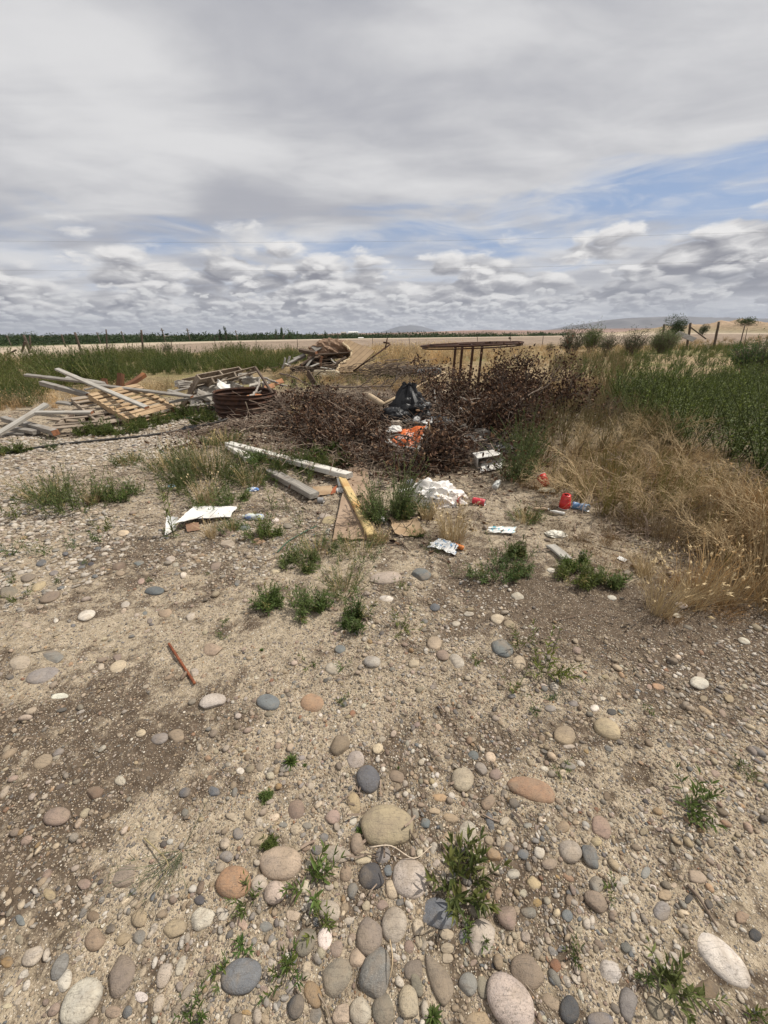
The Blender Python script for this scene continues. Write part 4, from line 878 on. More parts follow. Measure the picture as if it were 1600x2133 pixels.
WL = [
 (606,1588,42,40,'rosette','lone green rosette weed on pale grit behind the big tan boulder'),(645,1385,26,26,'leafy'),(716,1396,26,28,'leafy'),(718,1462,30,52,'leafy'),(545,1355,14,14,'rosette'),(1072,1440,40,70,'leafy'),(1135,1400,80,80,'leafy',None,None,1.6),(1085,1345,56,50,'leafy'),(985,1378,26,22,'leafy'),
 (748,1732,22,26,'rosette'),(520,1885,78,70,'leafy','dark green leafy weed against the pitted orange-brown cobble'),(648,1850,120,150,'leafy','sprawling long-stemmed leafy weed right of the large pink cobble',None,1.3),(665,1935,80,60,'leafy'),(602,2035,88,80,'leafy','grassy tufted weed right of the flat blue-grey cobble',None,1.6),
 (410,2115,72,60,'leafy',None,None,1.4),(512,1965,46,46,'leafy'),(462,2030,46,44,'leafy'),(962,1848,150,150,'leafy','largest leafy weed, spreading right of the round granite cobble',None,2.2),(985,1950,70,80,'leafy'),(1008,1960,36,40,'single'),(1278,1858,38,66,'leafy'),(1198,1995,40,100,'leafy'),
 (1440,1690,110,62,'leafy','low dark green weed alone on grit at the photo edge',None,1.4),(1405,2065,120,90,'leafy','wide leafy weed in front of the long white streaked stone',None,1.8),(1345,2030,50,34,'leafy'),(902,2118,50,44,'rosette'),(1555,1615,34,26,'leafy'),(1540,1600,24,18,'leafy'),(1165,1600,46,34,'leafy'),(1115,1485,20,22,'leafy'),(1145,1455,24,20,'leafy'),
 (1352,1485,22,14,'leafy'),(380,1770,110,80,'wiry'),(1560,2105,50,40,'leafy'),(563,1758,24,26,'leafy'),(635,1595,12,18,'rosette'),(830,1600,10,14,'rosette'),(555,1660,14,12,'fine'),(560,1760,16,16,'fine'),
 (460,1328,28,34,'leafy'),(470,1292,20,18,'leafy'),(550,1265,78,54,'bushy'),(640,1275,100,80,'bushy'),(745,1300,66,54,'bushy'),(832,1312,70,42,'leafy'),(835,1228,46,34,'leafy'),(715,1230,80,60,'drygreen'),(625,1180,90,46,'bushy'),(745,1150,110,46,'drygreen'),(660,1150,90,46,'drygreen'),
 (1035,1195,130,90,'bushy'),(1090,1165,60,40,'bushy'),(1200,1210,80,50,'bushy'),(1270,1222,60,50,'bushy'),(1200,1182,60,40,'bushy'),(945,1200,26,40,'leafy'),(545,1125,70,60,'bushy'),(480,1105,40,34,'drygreen'),(630,1098,34,56,'leafy'),(598,1062,24,30,'leafy'),(362,1118,46,96,'single','tall upright green weed growing through the folded white panel'),
 (565,1060,34,60,'single'),(815,1080,100,125,'bushy','dense dark green bush between the plywood sheet and the white bag',None,4.5),(855,1072,56,50,'bushy'),(150,1055,180,110,'bushy','wide bushy green clump among pale stones by the hose',None,1.6),(100,1040,90,70,'drygreen'),(195,1050,36,40,'dry'),(235,1040,90,50,'bushy'),
 (400,1010,210,100,'bushy',None,None,1.5),(440,985,120,90,'drygreen'),(470,1050,120,60,'bushy'),(430,1050,50,60,'dry'),(360,975,120,60,'drygreen'),(525,1010,60,60,'drygreen'),(85,1155,54,44,'leafy'),(150,1140,40,34,'leafy'),(40,1250,60,32,'leafy'),(118,1215,26,24,'leafy'),(20,1160,50,50,'leafy'),(30,1215,40,24,'leafy'),
 (205,1128,40,20,'leafy'),(215,1105,50,24,'leafy'),(40,1080,60,40,'leafy'),(585,985,120,50,'bushy'),(650,965,100,44,'bushy'),(545,965,90,40,'bushy'),(700,975,90,44,'bushy'),(680,945,70,30,'bushy'),(640,1005,60,26,'leafy'),(30,945,60,30,'bushy'),(110,940,40,24,'leafy'),(290,1030,60,30,'leafy'),(270,965,60,30,'drygreen'),
 (942,1128,80,90,'dry','tall straw-coloured grass tuft behind the torn wrapper',None,1.6),(795,1128,50,40,'dry'),(890,1080,50,50,'dry'),(440,1120,36,44,'dry'),(1095,1085,60,40,'drygreen'),(1370,1275,80,120,'dry',None,None,1.3),(1440,1260,80,100,'dry'),(1340,1200,50,70,'dry'),(1500,1250,90,110,'dry'),
 (900,1150,36,24,'leafy'),(870,1118,50,24,'leafy'),(1060,960,30,20,'leafy'),(1075,1000,60,90,'fine',None,None,2),(1090,960,60,90,'fine',None,None,2),(250,900,110,40,'bushy','leafy green weeds spilling from under the big pallet corner'),(200,905,70,30,'bushy'),(320,885,80,30,'bushy'),(400,870,90,34,'bushy'),(430,880,60,30,'bushy'),
 (470,925,80,40,'drygreen'),(180,1175,18,14,'leafy'),(310,1210,16,12,'leafy'),(435,1195,14,12,'leafy'),
]
for w_ in WL:
    w_ = list(w_) + [None] * (8 - len(w_)); k_ = .82 if (1150 < w_[1] < 1330 and w_[4] in ('bushy', 'leafy')) else 1; w_[2] *= k_; w_[3] *= k_; weed(w_[0], w_[1], w_[2], w_[3], w_[4], w_[5], w_[6], w_[7] or 1.0)

# ---- cover nobody could count: built as whole meshes from a few plants repeated
def protos(fn, n, seed):
    out = []
    for i in range(n):
        rg = np.random.RandomState(seed + i); ac = Acc(); fn(ac, rg); out.append(ac.arrays())
    return out
def scatter(ac, pr, x, y, sc, rg, z=None, lean=0.12, tint=None, mat=0):
    z = G(x, y) - 0.01 if z is None else z
    pick = rg.randint(0, len(pr), len(x))
    for q, (V, T, Q, C, tm, qm) in enumerate(pr):
        i = np.where(pick == q)[0]
        if not len(i): continue
        Rm = (rotx(rg.normal(0, lean, len(i))) @ rotz(rg.uniform(0, 6.28, len(i)))) * sc[i][:, None, None]
        c = C[None] * (tint[i][:, None, :] if tint is not None else 1.0) * rg.uniform(.85, 1.15, (len(i), 1, 1))
        ac.rep(V, T, Q, Rm, np.stack([x[i], y[i], z[i]], 1), c, mat)
def pxin(x, y, z=0.0):
    q = np.stack([x, y, np.zeros_like(x) + z], 1) - CAMP; w = q @ cf
    w = np.where(w > .01, w, .01); return 800 + FPX * (q @ cr) / w, 1066.5 - FPX * (q @ cu) / w
def poly_mask(px, py, poly):
    poly = np.array(poly, float); ins = np.zeros(len(px), bool); j = len(poly) - 1
    for i in range(len(poly)):
        xi, yi = poly[i]; xj, yj = poly[j]
        cond = ((yi > py) != (yj > py)) & (px < (xj - xi) * (py - yi) / (yj - yi + 1e-9) + xi)
        ins ^= cond; j = i
    return ins
def field_points(rg, poly, n, ymax=60.0):
    """ground points whose picture falls inside poly, evenly spread over the ground itself"""
    P = np.array([PZ(max(-900, min(2500, a)), max(b, 706), 0.0)[:2] for a, b in poly]); P[:, 1] = np.clip(P[:, 1], 0, ymax)
    lo, hi = P.min(0), P.max(0); out = []
    tot = 0
    for k in range(60):
        x = rg.uniform(lo[0], hi[0], n * 2); y = rg.uniform(lo[1], hi[1], n * 2)
        a, b = pxin(x, y); m = poly_mask(a, b, poly); out.append(np.stack([x[m], y[m]], 1)); tot += m.sum()
        if tot >= n: break
    return np.concatenate(out)[:n].T
def pr_tall(ac, rg):           # tall fine-leaved green weed, 1 m
    for i in range(12):
        a = rg.uniform(0, 6.28); t = rg.uniform(0, 1)
        sprig(ac, rg, np.array([math.cos(a), math.sin(a), 0]) * .16 * t, [math.cos(a) * .75 * t, math.sin(a) * .75 * t, 1], rg.uniform(.45, 1.0), 26, .12, .030, 1, c1=G1 * .9, c2=G2 * (.85 + .5 * rg.uniform()), spread=55, bend=.45)
def pr_near(ac, rg):           # same plant with finer leaves for the near right side
    for i in range(20):
        a = rg.uniform(0, 6.28); t = rg.uniform(0, 1)
        sprig(ac, rg, np.array([math.cos(a), math.sin(a), 0]) * .22 * t, [math.cos(a) * .8 * t, math.sin(a) * .8 * t, 1], rg.uniform(.4, 1.0), 56, .100, .019, 1, c1=G1 * .95 * [1.15, 1, .8], c2=G2 * (.95 + .7 * rg.uniform()) * [1.1, 1, .8], spread=68, bend=.6, stemc=(.08, .10, .03))
def pr_grass(ac, rg): blades(ac, rg, 46, 1.0, .22, (.36, .265, .145), (.56, .44, .26), .011, .18, heads=.3, curve=.5, lean=(.12, 0))
def pr_grassn(ac, rg): blades(ac, rg, 70, 1.0, .5, (.16, .105, .05), (.46, .315, .15), .009, .26, heads=.16, curve=.8, hs=.07)
def pr_up(ac, rg): blades(ac, rg, 26, 1.0, .16, (.34, .25, .13), (.54, .42, .25), .008, .16, heads=.45, curve=.3, hs=.055)
def pr_sage(ac, rg):           # grey-green thin brush
    for i in range(10):
        a = rg.uniform(0, 6.28); t = rg.uniform(0, 1)
        sprig(ac, rg, np.array([math.cos(a), math.sin(a), 0]) * .12 * t, [math.cos(a) * .7 * t, math.sin(a) * .7 * t, 1], rg.uniform(.5, 1.0), 26, .07, .010, 1, c1=np.array([.10, .125, .045]), c2=np.array([.23, .23, .10]), spread=40, stemc=(.30, .23, .12))
def twigtree(ac, rg, base, d, L, r, lvl, col, mat=0, sides=3, kids=4, ang=.7):
    n = 5; side = rnd_perp(rg, d); t = np.linspace(0, 1, n)
    pts = base + L * (t[:, None] * d + (np.sin(t * 2.5) ** 2)[:, None] * side * rg.uniform(-.15, .15)) + np.cumsum(rg.normal(0, L * .018, (n, 3)), 0)
    tube(ac, pts, np.linspace(r, r * .55, n), sides, np.array(col) * rg.uniform(.8, 1.2), mat, False)
    out = [(pts[-1], d)]
    if lvl > 0:
        for k in range(kids):
            tt = rg.uniform(.25, 1.0); b = np.array([np.interp(tt, t, pts[:, i]) for i in range(3)])
            e = d + rnd_perp(rg, d) * rg.uniform(.5, 1.0) * ang * 1.5; e /= np.linalg.norm(e)
            out += twigtree(ac, rg, b, e, L * rg.uniform(.45, .75), r * .6, lvl - 1, col, mat, 3, kids, ang)
    return out
def pr_skel(ac, rg):           # dead, much-branched tan skeleton
    for i in range(5):
        a = rg.uniform(0, 6.28); d = np.array([math.cos(a) * .9, math.sin(a) * .9, rg.uniform(.4, 1.1)]); d /= np.linalg.norm(d)
        twigtree(ac, rg, np.zeros(3), d, rg.uniform(.35, .5), .0055, 3, (.46, .33, .17), kids=3, ang=.75)
PUP = protos(pr_up, 5, 70)
PT, PN, PGR, PGN, PS, PK = protos(pr_tall, 6, 10), protos(pr_near, 5, 20), protos(pr_grass, 6, 30), protos(pr_grassn, 6, 40), protos(pr_sage, 5, 50), protos(pr_skel, 5, 60)
print('proto verts', [len(p[0][0]) for p in (PT, PN, PGR, PGN, PS, PK)])

def cover():
    rg = np.random.RandomState(3)
    # tall green weeds at the back left, in a belt in front of the fence
    ac = Acc()
    x, y = field_points(rg, [(-300, 775), (30, 765), (160, 752), (300, 748), (420, 745), (520, 738), (560, 735), (625, 740), (640, 752), (600, 765), (560, 790), (380, 800), (200, 812), (60, 830), (-300, 850)], 1500)
    keep = fbm(x * .35, y * .35, 71, 3) > -.16; x, y = x[keep], y[keep]
    scatter(ac, PT, x, y, rg.uniform(.55, 1.0, len(x)) * (1 + 1.1 * fbm(x * .5, y * .5, 72, 2)) * 0.82, rg, tint=np.where(fbm(x * .4, y * .4, 74, 3)[:, None] > .0, [[1.45, 1.25, 1.2]], [[1.05, 1.05, 1.0]]))
    x, y = field_points(rg, [(640, 738), (700, 735), (860, 745), (860, 760), (640, 760)], 60); scatter(ac, PT, x, y, rg.uniform(.3, .6, len(x)), rg)
    x, y = field_points(rg, [(570, 790), (620, 770), (760, 782), (900, 785), (900, 810), (700, 808), (600, 815)], 90); scatter(ac, PT, x, y, rg.uniform(.18, .38, len(x)), rg)
    x, y = field_points(rg, [(-200, 830), (60, 822), (100, 840), (60, 850), (-200, 870)], 70); scatter(ac, PT, x, y, rg.uniform(.25, .5, len(x)), rg)
    tag(ac.obj('undergrowth', MLEAF, smooth=False), kind='stuff'); print('left', ac.n)
    # dense green mass on the right
    ac = Acc()
    far = [(1150, 762), (1250, 742), (1300, 735), (1400, 728), (1520, 722), (2100, 716), (2100, 800), (1500, 815), (1290, 810), (1200, 800)]
    x, y = field_points(rg, far, 850); tn = np.where(fbm(x * .3, y * .3, 75, 3)[:, None] > .05, [[1.5, 1.25, 1.1]], [[1, 1, 1.0]])
    scatter(ac, PT, x, y, rg.uniform(.4, .75, len(x)), rg, tint=tn)
    near = [(1270, 850), (1300, 815), (1500, 805), (2300, 790), (2300, 1160), (1650, 1060), (1530, 1010), (1440, 960), (1350, 900)]
    x, y = field_points(rg, near, 560); scatter(ac, PN, x, y, rg.uniform(.4, .8, len(x)), rg)
    tag(ac.obj('undergrowth', MLEAF, smooth=False), kind='stuff'); print('right', ac.n)
    # grey-green thin brush between the dead heap and the green mass
    ac = Acc()
    x, y = field_points(rg, [(1060, 900), (1150, 860), (1200, 820), (1290, 815), (1380, 905), (1440, 940), (1300, 960), (1150, 985), (1080, 1000)], 330)
    scatter(ac, PS, x, y, rg.uniform(.25, .5, len(x)), rg)
    x, y = field_points(rg, [(1120, 800), (1150, 762), (1300, 745), (1320, 800), (1220, 850)], 170); scatter(ac, PS, x, y, rg.uniform(.4, .7, len(x)), rg)
    tag(ac.obj('undergrowth', MLEAF, smooth=False), kind='stuff'); print('sage', ac.n)
    # golden dry grass
    ac = Acc()
    def g(poly, n, s0, s1, pr=PGR, tint=None):
        x, y = field_points(rg, poly, n); k = fbm(x * .5, y * .5, 81, 3) > -.3; x, y = x[k], y[k]
        tn = np.array(tint if tint is not None else (1, 1, 1.0))[None] * (1 + 1.1 * np.clip(fbm(x * 1.6, y * 1.6, 83, 3), -.5, .35))[:, None]
        tn = tn * np.where(fbm(x * 2.5, y * 2.5, 85, 2)[:, None] > .12, [[.95, .84, .72]], [[1.0, 1.0, 1.0]])
        scatter(ac, pr, x, y, rg.uniform(s0, s1, len(x)), rg, tint=tn)
    g([(640, 736), (780, 728), (1000, 726), (1200, 722), (1420, 720), (1700, 716), (1500, 727), (1300, 738), (1150, 764), (1100, 790), (880, 790), (780, 772)], 1500, .35, .75)
    g([(780, 735), (960, 733), (960, 760), (800, 765)], 200, .7, 1.2)
    g([(-300, 755), (50, 748), (700, 730), (700, 742), (40, 768), (-300, 785)], 500, .3, .6)
    g([(560, 790), (640, 762), (760, 775), (900, 790), (900, 830), (780, 815), (640, 800)], 520, .2, .42)
    g([(-100, 850), (60, 835), (300, 812), (390, 800), (420, 812), (300, 835), (60, 860)], 160, .2, .45)
    g([(1130, 815), (1200, 800), (1260, 800), (1240, 850), (1150, 860)], 140, .3, .55, PGN)
    # front right: matted dry grass
    g([(1060, 1000), (1140, 960), (1300, 950), (1450, 955), (1560, 1010), (1800, 1080), (2200, 1200), (2200, 1420), (1700, 1320), (1560, 1250), (1440, 1180), (1300, 1120), (1200, 1060), (1090, 1040)], 400, .13, .30, PGN)
    x, y = field_points(rg, [(1100, 1010), (1300, 960), (1560, 1020), (2200, 1220), (2100, 1380), (1560, 1230), (1300, 1110)], 260); scatter(ac, PS, x, y, rg.uniform(.14, .32, len(x)), rg, tint=np.tile([.95, 1.0, .7], (len(x), 1)))
    g([(1300, 1130), (1450, 1040), (1650, 1080), (2200, 1240), (2200, 1420), (1640, 1310), (1420, 1240)], 150, .28, .46, PUP)
    g([(1450, 1060), (1800, 1100), (2200, 1230), (2200, 1400), (1640, 1290), (1500, 1230)], 220, .2, .42, PGN, (.8, .75, .7))
    g([(1080, 1050), (1200, 1080), (1330, 1150), (1480, 1230), (1560, 1290), (1400, 1300), (1250, 1200), (1100, 1110)], 110, .06, .14, PGN)
    tag(ac.obj('dry_grass', MSTRAW, smooth=False), kind='stuff'); print('grass', ac.n)
cover()
# branching dead skeleton plants over the dry grass, each one its own plant
sk = [(1225, 1060, 200, 1), (1300, 1010, 190, 2), (1390, 1000, 210, 3), (1480, 1040, 220, 4), (1550, 1090, 220, 5), (1350, 1080, 180, 6), (1440, 1120, 190, 7), (1180, 960, 150, 8), (1270, 950, 150, 9), (1370, 930, 170, 10), (1600, 1150, 220, 11), (1520, 1180, 190, 12), (1400, 880, 110, 13), (1240, 880, 120, 14), (1160, 1030, 120, 15), (1080, 905, 80, 16)]
for px, py, w, i in sk:
    b = PG(px, py); ax = (b - CAMP) @ cf; rg = np.random.RandomState(300 + i); ac = Acc()
    L = w / 800 * ax * .38
    for k in range(7):
        a = rg.uniform(0, 6.28); d = np.array([math.cos(a), math.sin(a), rg.uniform(.4, 1.3)]); d /= np.linalg.norm(d)
        twigtree(ac, rg, np.array([0, 0, .04]), d, L * rg.uniform(.7, 1.15), .0042, 3, (.56, .42, .24) if i not in (13, 14, 16) else (.26, .21, .16), kids=4, ang=.7)
    o = ac.obj('dead_brush_plant', MSTRAW, loc=(b[0], b[1], b[2]), smooth=True)
    o['category'] = 'dead plant'; o['group'] = 'dead branching plants over the dry grass'
    auto(o, px, py, 'bare tan branching dead plant')

def packed_stones():
    """bands where pale stones lie packed side by side"""
    rg = np.random.RandomState(91); ac = Acc(); spk = []
    hx = np.array([h[0] for h in HERO]); hy = np.array([h[1] for h in HERO]); hr = np.array([h[2] for h in HERO])
    white = np.array([.56, .51, .44]); names = ['cream', 'pale', 'tan', 'grey', 'bluegrey', 'white', 'granite', 'pinkbrown', 'olive']; cols = np.array([PAL[k] for k in names])
    for poly, n, s0, s1, wh in [
      ([(-60, 880), (120, 915), (300, 880), (420, 870), (470, 880), (400, 925), (250, 960), (100, 990), (-60, 1000)], 2600, .025, .085, .75), ([(260, 900), (400, 905), (330, 960), (230, 990)], 500, .03, .07, .8),
      ([(-60, 1000), (120, 1010), (300, 1090), (240, 1180), (100, 1260), (-60, 1290)], 1800, .018, .060, .55), ([(300, 1080), (700, 1060), (690, 1130), (560, 1200), (300, 1180)], 900, .014, .040, .5),
      ([(780, 1160), (1000, 1150), (1100, 1260), (1150, 1400), (900, 1420), (760, 1300)], 500, .012, .032, .5), ([(1300, 1380), (1600, 1300), (1700, 1700), (1450, 1700)], 700, .010, .030, .35),
      ([(540, 1760), (1100, 1740), (1200, 2150), (460, 2150)], 900, .010, .034, .2), ([(0, 1850), (460, 1850), (460, 2150), (0, 2150)], 300, .010, .030, .2), ([(1100, 1650), (1500, 1700), (1600, 2140), (1150, 2140)], 450, .010, .028, .2), ([(640, 1540), (1060, 1540), (1100, 1760), (600, 1760)], 420, .009, .026, .25)]:
        x, y = field_points(rg, poly, n); s = s0 + (s1 - s0) * rg.uniform(0, 1, len(x)) ** 2
        ok = np.ones(len(x), bool)
        for X_, Y_, R_ in zip(hx, hy, hr): ok &= (x - X_) ** 2 + (y - Y_) ** 2 > (R_ * .92 + s * .4) ** 2
        x, y, s = x[ok], y[ok], s[ok]; n = len(x); c = cols[rg.randint(0, len(names), n)] * rg.uniform(.65, 1.0, (n, 1)); w_ = (rg.uniform(0, 1, n) < wh)[:, None] * rg.uniform(.5, 1, (n, 1)); c = c * (1 - w_) + white * rg.uniform(.75, 1.05, (n, 1)) * w_
        pick = rg.randint(0, 8, n); z = G(x, y)
        for q in range(8):
            V, T = stone_shape(2, 950 + q, .9 if q % 2 else .2); i = np.where(pick == q)[0]
            if not len(i): continue
            sc = np.stack([s[i] / 2, s[i] / 2 * rg.uniform(.5, .95, len(i)), s[i] / 2 * rg.uniform(.3, .6, len(i))], 1)
            Rm = rotz(rg.uniform(0, 6.28, len(i))) @ rotx(rg.normal(0, .25, len(i))) @ (np.eye(3)[None] * sc[:, None, :])
            ac.rep(V, T, None, Rm, np.stack([x[i], y[i], z[i] + sc[:, 2] * rg.uniform(-.1, .6, len(i))], 1), c[i]); spk.append(len(i) * len(V))
    o = ac.obj('gravel', MST); tag(o, kind='stuff'); at = o.data.attributes.new('spk', 'FLOAT', 'POINT'); at.data.foreach_set('value', np.full(sum(spk), .3, np.float32))
packed_stones()
# ------------------------------------------------------------------ timber
GREYW = m_wood('weathered_grey_wood', (.34, .315, .28), (.20, .18, .155), (.16, .13, .105), stain=.5)
PALEW = m_wood('bleached_wood', (.48, .45, .40), (.30, .28, .245), (.25, .2, .15), stain=.35)
DARKW = m_wood('old_brown_wood', (.15, .11, .08), (.085, .06, .045), (.05, .035, .025))
PALLW = m_wood('pallet_wood', (.50, .37, .23), (.33, .22, .125), (.20, .12, .07), stain=.55)
PALLG = m_wood('aged_pallet_wood', (.36, .30, .235), (.22, .17, .125), (.12, .085, .06), stain=.6)
YELW = m_wood('yellowed_wood', (.62, .48, .24), (.52, .38, .18), (.40, .17, .05), stain=.7)
REDW = m_wood('rot_red_wood', (.20, .095, .05), (.10, .05, .03), (.30, .12, .045))
ENDW = m_plain('cut_end_grain', (.33, .15, .075), (.20, .09, .05), .9, 40, 120, .4, .003)
WHITEP = m_wood('peeling_white_paint', (.66, .63, .57), (.55, .52, .46), (.27, .22, .17), stain=.75)
RUST = m_plain('rusty_iron', (.085, .045, .030), (.045, .027, .022), .85, 14, 90, .7, .003, .3, ((.15, .065, .032), .5), .2)
RUSTR = m_plain('red_rust', (.26, .095, .045), (.16, .055, .030), .9, 40, 160, .8, .003, .2)
CONC = m_plain('broken_concrete', (.47, .43, .37), (.33, .30, .26), .95, 9, 60, .9, .008, .15, ((.22, .18, .14), .5))
WPLAST = m_plain('dull_white_plastic', (.70, .68, .63), (.60, .57, .52), .55, 6, 30, .2, .003, .4, ((.40, .34, .26), .35))
WPAPER = m_plain('white_paper', (.80, .79, .76), (.68, .66, .61), .85, 9, 30, .2, .003, .2, ((.45, .38, .28), .3))
BLACKP = m_plain('black_bin_liner', (.006, .006, .007), (.012, .012, .013), .45, 12, 26, .4, .005, .3, ((.04, .035, .03), .2))
CARD = m_plain('wet_cardboard', (.42, .31, .20), (.32, .22, .135), .92, 6, 90, .5, .003, .1, ((.22, .14, .08), .6))
PLYD = m_plain('muddy_plywood', (.36, .265, .19), (.27, .19, .13), .95, 5, 60, .6, .004, .1, ((.19, .125, .08), .7))
def plank(name, label, p0, p1, w, t, mat, roll=0.0, cat='timber', group=None, endm=None, seed=1, warp=0.01, frayed=0.0, labelp=None):
    """a board from p0 to p1 (centre line of its middle), width w, thickness t; its own slight warp and worn ends"""
    p0 = np.array(p0, float); p1 = np.array(p1, float); L = np.linalg.norm(p1 - p0); rg = np.random.RandomState(seed)
    B3 = basis(p1 - p0); c, s = math.cos(roll), math.sin(roll); B3 = B3 @ np.array([[1, 0, 0], [0, c, -s], [0, s, c]])
    n = max(4, int(L / .12)); xs = np.linspace(0, L, n + 1); by = .006 if w > .03 else .002; e = min(by, t * .2)
    prof = np.array([(-w / 2 + e, -t / 2), (w / 2 - e, -t / 2), (w / 2, -t / 2 + e), (w / 2, t / 2 - e), (w / 2 - e, t / 2), (-w / 2 + e, t / 2), (-w / 2, t / 2 - e), (-w / 2, -t / 2 + e)])
    V = []; bow = rg.uniform(-1, 1) * warp; tw = rg.uniform(-1, 1) * warp * 2
    for i, x in enumerate(xs):
        f = x / L; a = tw * f; ca, sa = math.cos(a), math.sin(a); q = prof @ np.array([[ca, sa], [-sa, ca]])
        q = q + rg.normal(0, .0009, q.shape)
        xx = np.full(8, x)
        if i in (0, n): xx = xx + rg.uniform(-.004 - frayed, .004, 8) * (1 if i else -1)
        V.append(np.stack([xx, q[:, 0] + math.sin(f * math.pi) * bow, q[:, 1]], 1))
    V = np.concatenate(V); Q = []
    for i in range(n):
        for k in range(8): Q.append((i * 8 + k, i * 8 + (k + 1) % 8, (i + 1) * 8 + (k + 1) % 8, (i + 1) * 8 + k))
    me = bpy.data.meshes.new(name); me.from_pydata([tuple(v) for v in V], [], [q[::-1] for q in Q] + [tuple(range(8)), tuple(range(n * 8 + 7, n * 8 - 1, -1))])
    me.materials.append(mat); me.materials.append(endm or mat)
    me.polygons[-1].material_index = 1; me.polygons[-2].material_index = 1
    o = bpy.data.objects.new(name, me); COL.objects.link(o); o.matrix_world = mat4(B3, p0)
    if label: tag(o, label, cat, group)
    return o
GT = 'loose timbers thrown on the dump'
def PYs(*a): return [PY(*p) for p in a]

def pallet(label, A, Bp, D, mat, ns=7, seed=1, miss=(), group='broken wooden pallets', only_top=False):
    """A near corner, Bp corner at the far end of the near board, D corner at the far end of the stringers"""
    A = np.array(A); u = np.array(Bp) - A; v = np.array(D) - A; Lu = np.linalg.norm(u); Lv = np.linalg.norm(v)
    u /= Lu; v = v - u * (v @ u); v /= np.linalg.norm(v); w = np.cross(u, v); w = w if w[2] > 0 else -w
    root = bpy.data.objects.new('wooden_pallet', None); COL.objects.link(root); root.empty_display_size = .2
    tag(root, label, 'pallet', group)
    B3 = np.stack([u, v, w], 1)
    if np.linalg.det(B3) < 0: B3[:, 0], B3[:, 1] = B3[:, 1].copy(), B3[:, 0].copy(); Lu, Lv = Lv, Lu; swap = True
    else: swap = False
    root.matrix_world = mat4(B3, A - w * .13)
    rg = np.random.RandomState(seed)
    Lb, Ls = (Lv, Lu) if swap else (Lu, Lv)             # board length, stringer length
    def brd(bm, s0, wd, z0, th, a0=0.0, a1=None):
        a1 = Lb if a1 is None else a1
        lo = (a0 + rg.uniform(-.008, .008), s0, z0); hi = (a1 + rg.uniform(-.008, .008), s0 + wd, z0 + th)
        V, Q = boxarr(lo, hi); V[4:, 2] += rg.normal(0, .002, 4); sk = rg.normal(0, .006); V[:, 1] += sk * (V[:, 0] / Lb)
        if swap: V = V[:, [1, 0, 2]]; Q = Q[:, ::-1]
        vs = [bm.verts.new(tuple(p)) for p in V]; [bm.faces.new([vs[i] for i in q]) for q in Q]
    def part(nm, fill, m):
        bm = bmesh.new(); fill(bm); bmesh.ops.recalc_face_normals(bm, faces=bm.faces)
        bmesh.ops.bevel(bm, geom=bm.edges[:], offset=.003, segments=1, affect='EDGES'); return mkobj(nm, bm, m, root)
    def top(bm):
        for i in range(ns):
            if i in miss: continue
            wd = .135 if i in (0, ns - 1) else .088; s = i * (Ls - wd) / (ns - 1)
            brd(bm, s, wd, .112, .017)
    def bot(bm):
        for i in (0, .5, 1): brd(bm, i * (Ls - .1), .1, 0, .016)
    part('deck_boards', top, mat)
    if not only_top: part('bottom_boards', bot, mat)
    for k in (0, .5, 1):
        def st(bm):
            a = k * (Lb - .04); V, Q = boxarr((a, .004, .0175), (a + .038, Ls - .004, .1105))
            if swap: V = V[:, [1, 0, 2]]; Q = Q[:, ::-1]
            vs = [bm.verts.new(tuple(p)) for p in V]; [bm.faces.new([vs[i] for i in q]) for q in Q]
        part('stringer', st, mat)
    return root
# wood grain must run along the boards: the pallet's board axis is local X unless swapped, so give both materials
A = PZ(267, 873, .16); Bc = PZ(367, 846, .25); D = PZ(171, 822, .52)
pallet('big sunlit pallet with orange-brown slats, propped on the timber heap', A, Bc, D, PALLW, 8, 1)
A = PZ(209, 884, .10); Bc = PZ(268, 873, .12); D = PZ(141, 829, .44)
pallet('dark worn pallet wedged beneath the big sunlit pallet', A, A + (Bc - A) * 1.6, D, PALLG, 7, 2)
A = PZ(100, 893, .15); Bc = PZ(200, 884, .16); D = PZ(62, 862, .20)
pallet('low broken pallet with missing slats beside the leaning white plank', A, Bc, D, PALLG, 7, 3, (2, 4, 5))
A = PZ(372, 846, .14); Bc = PZ(462, 822, .20); D = PZ(338, 815, .55)
pallet('grey pallet leaning behind the big sunlit pallet towards the concrete rubble', A, Bc, D, PALLG, 8, 4, (3,))
A = PZ(408, 812, .40); Bc = PZ(497, 788, .56); D = PZ(392, 800, .62)
pallet('narrow grey crate frame resting on the rubble top', A, Bc, D, PALLG, 3, 5)
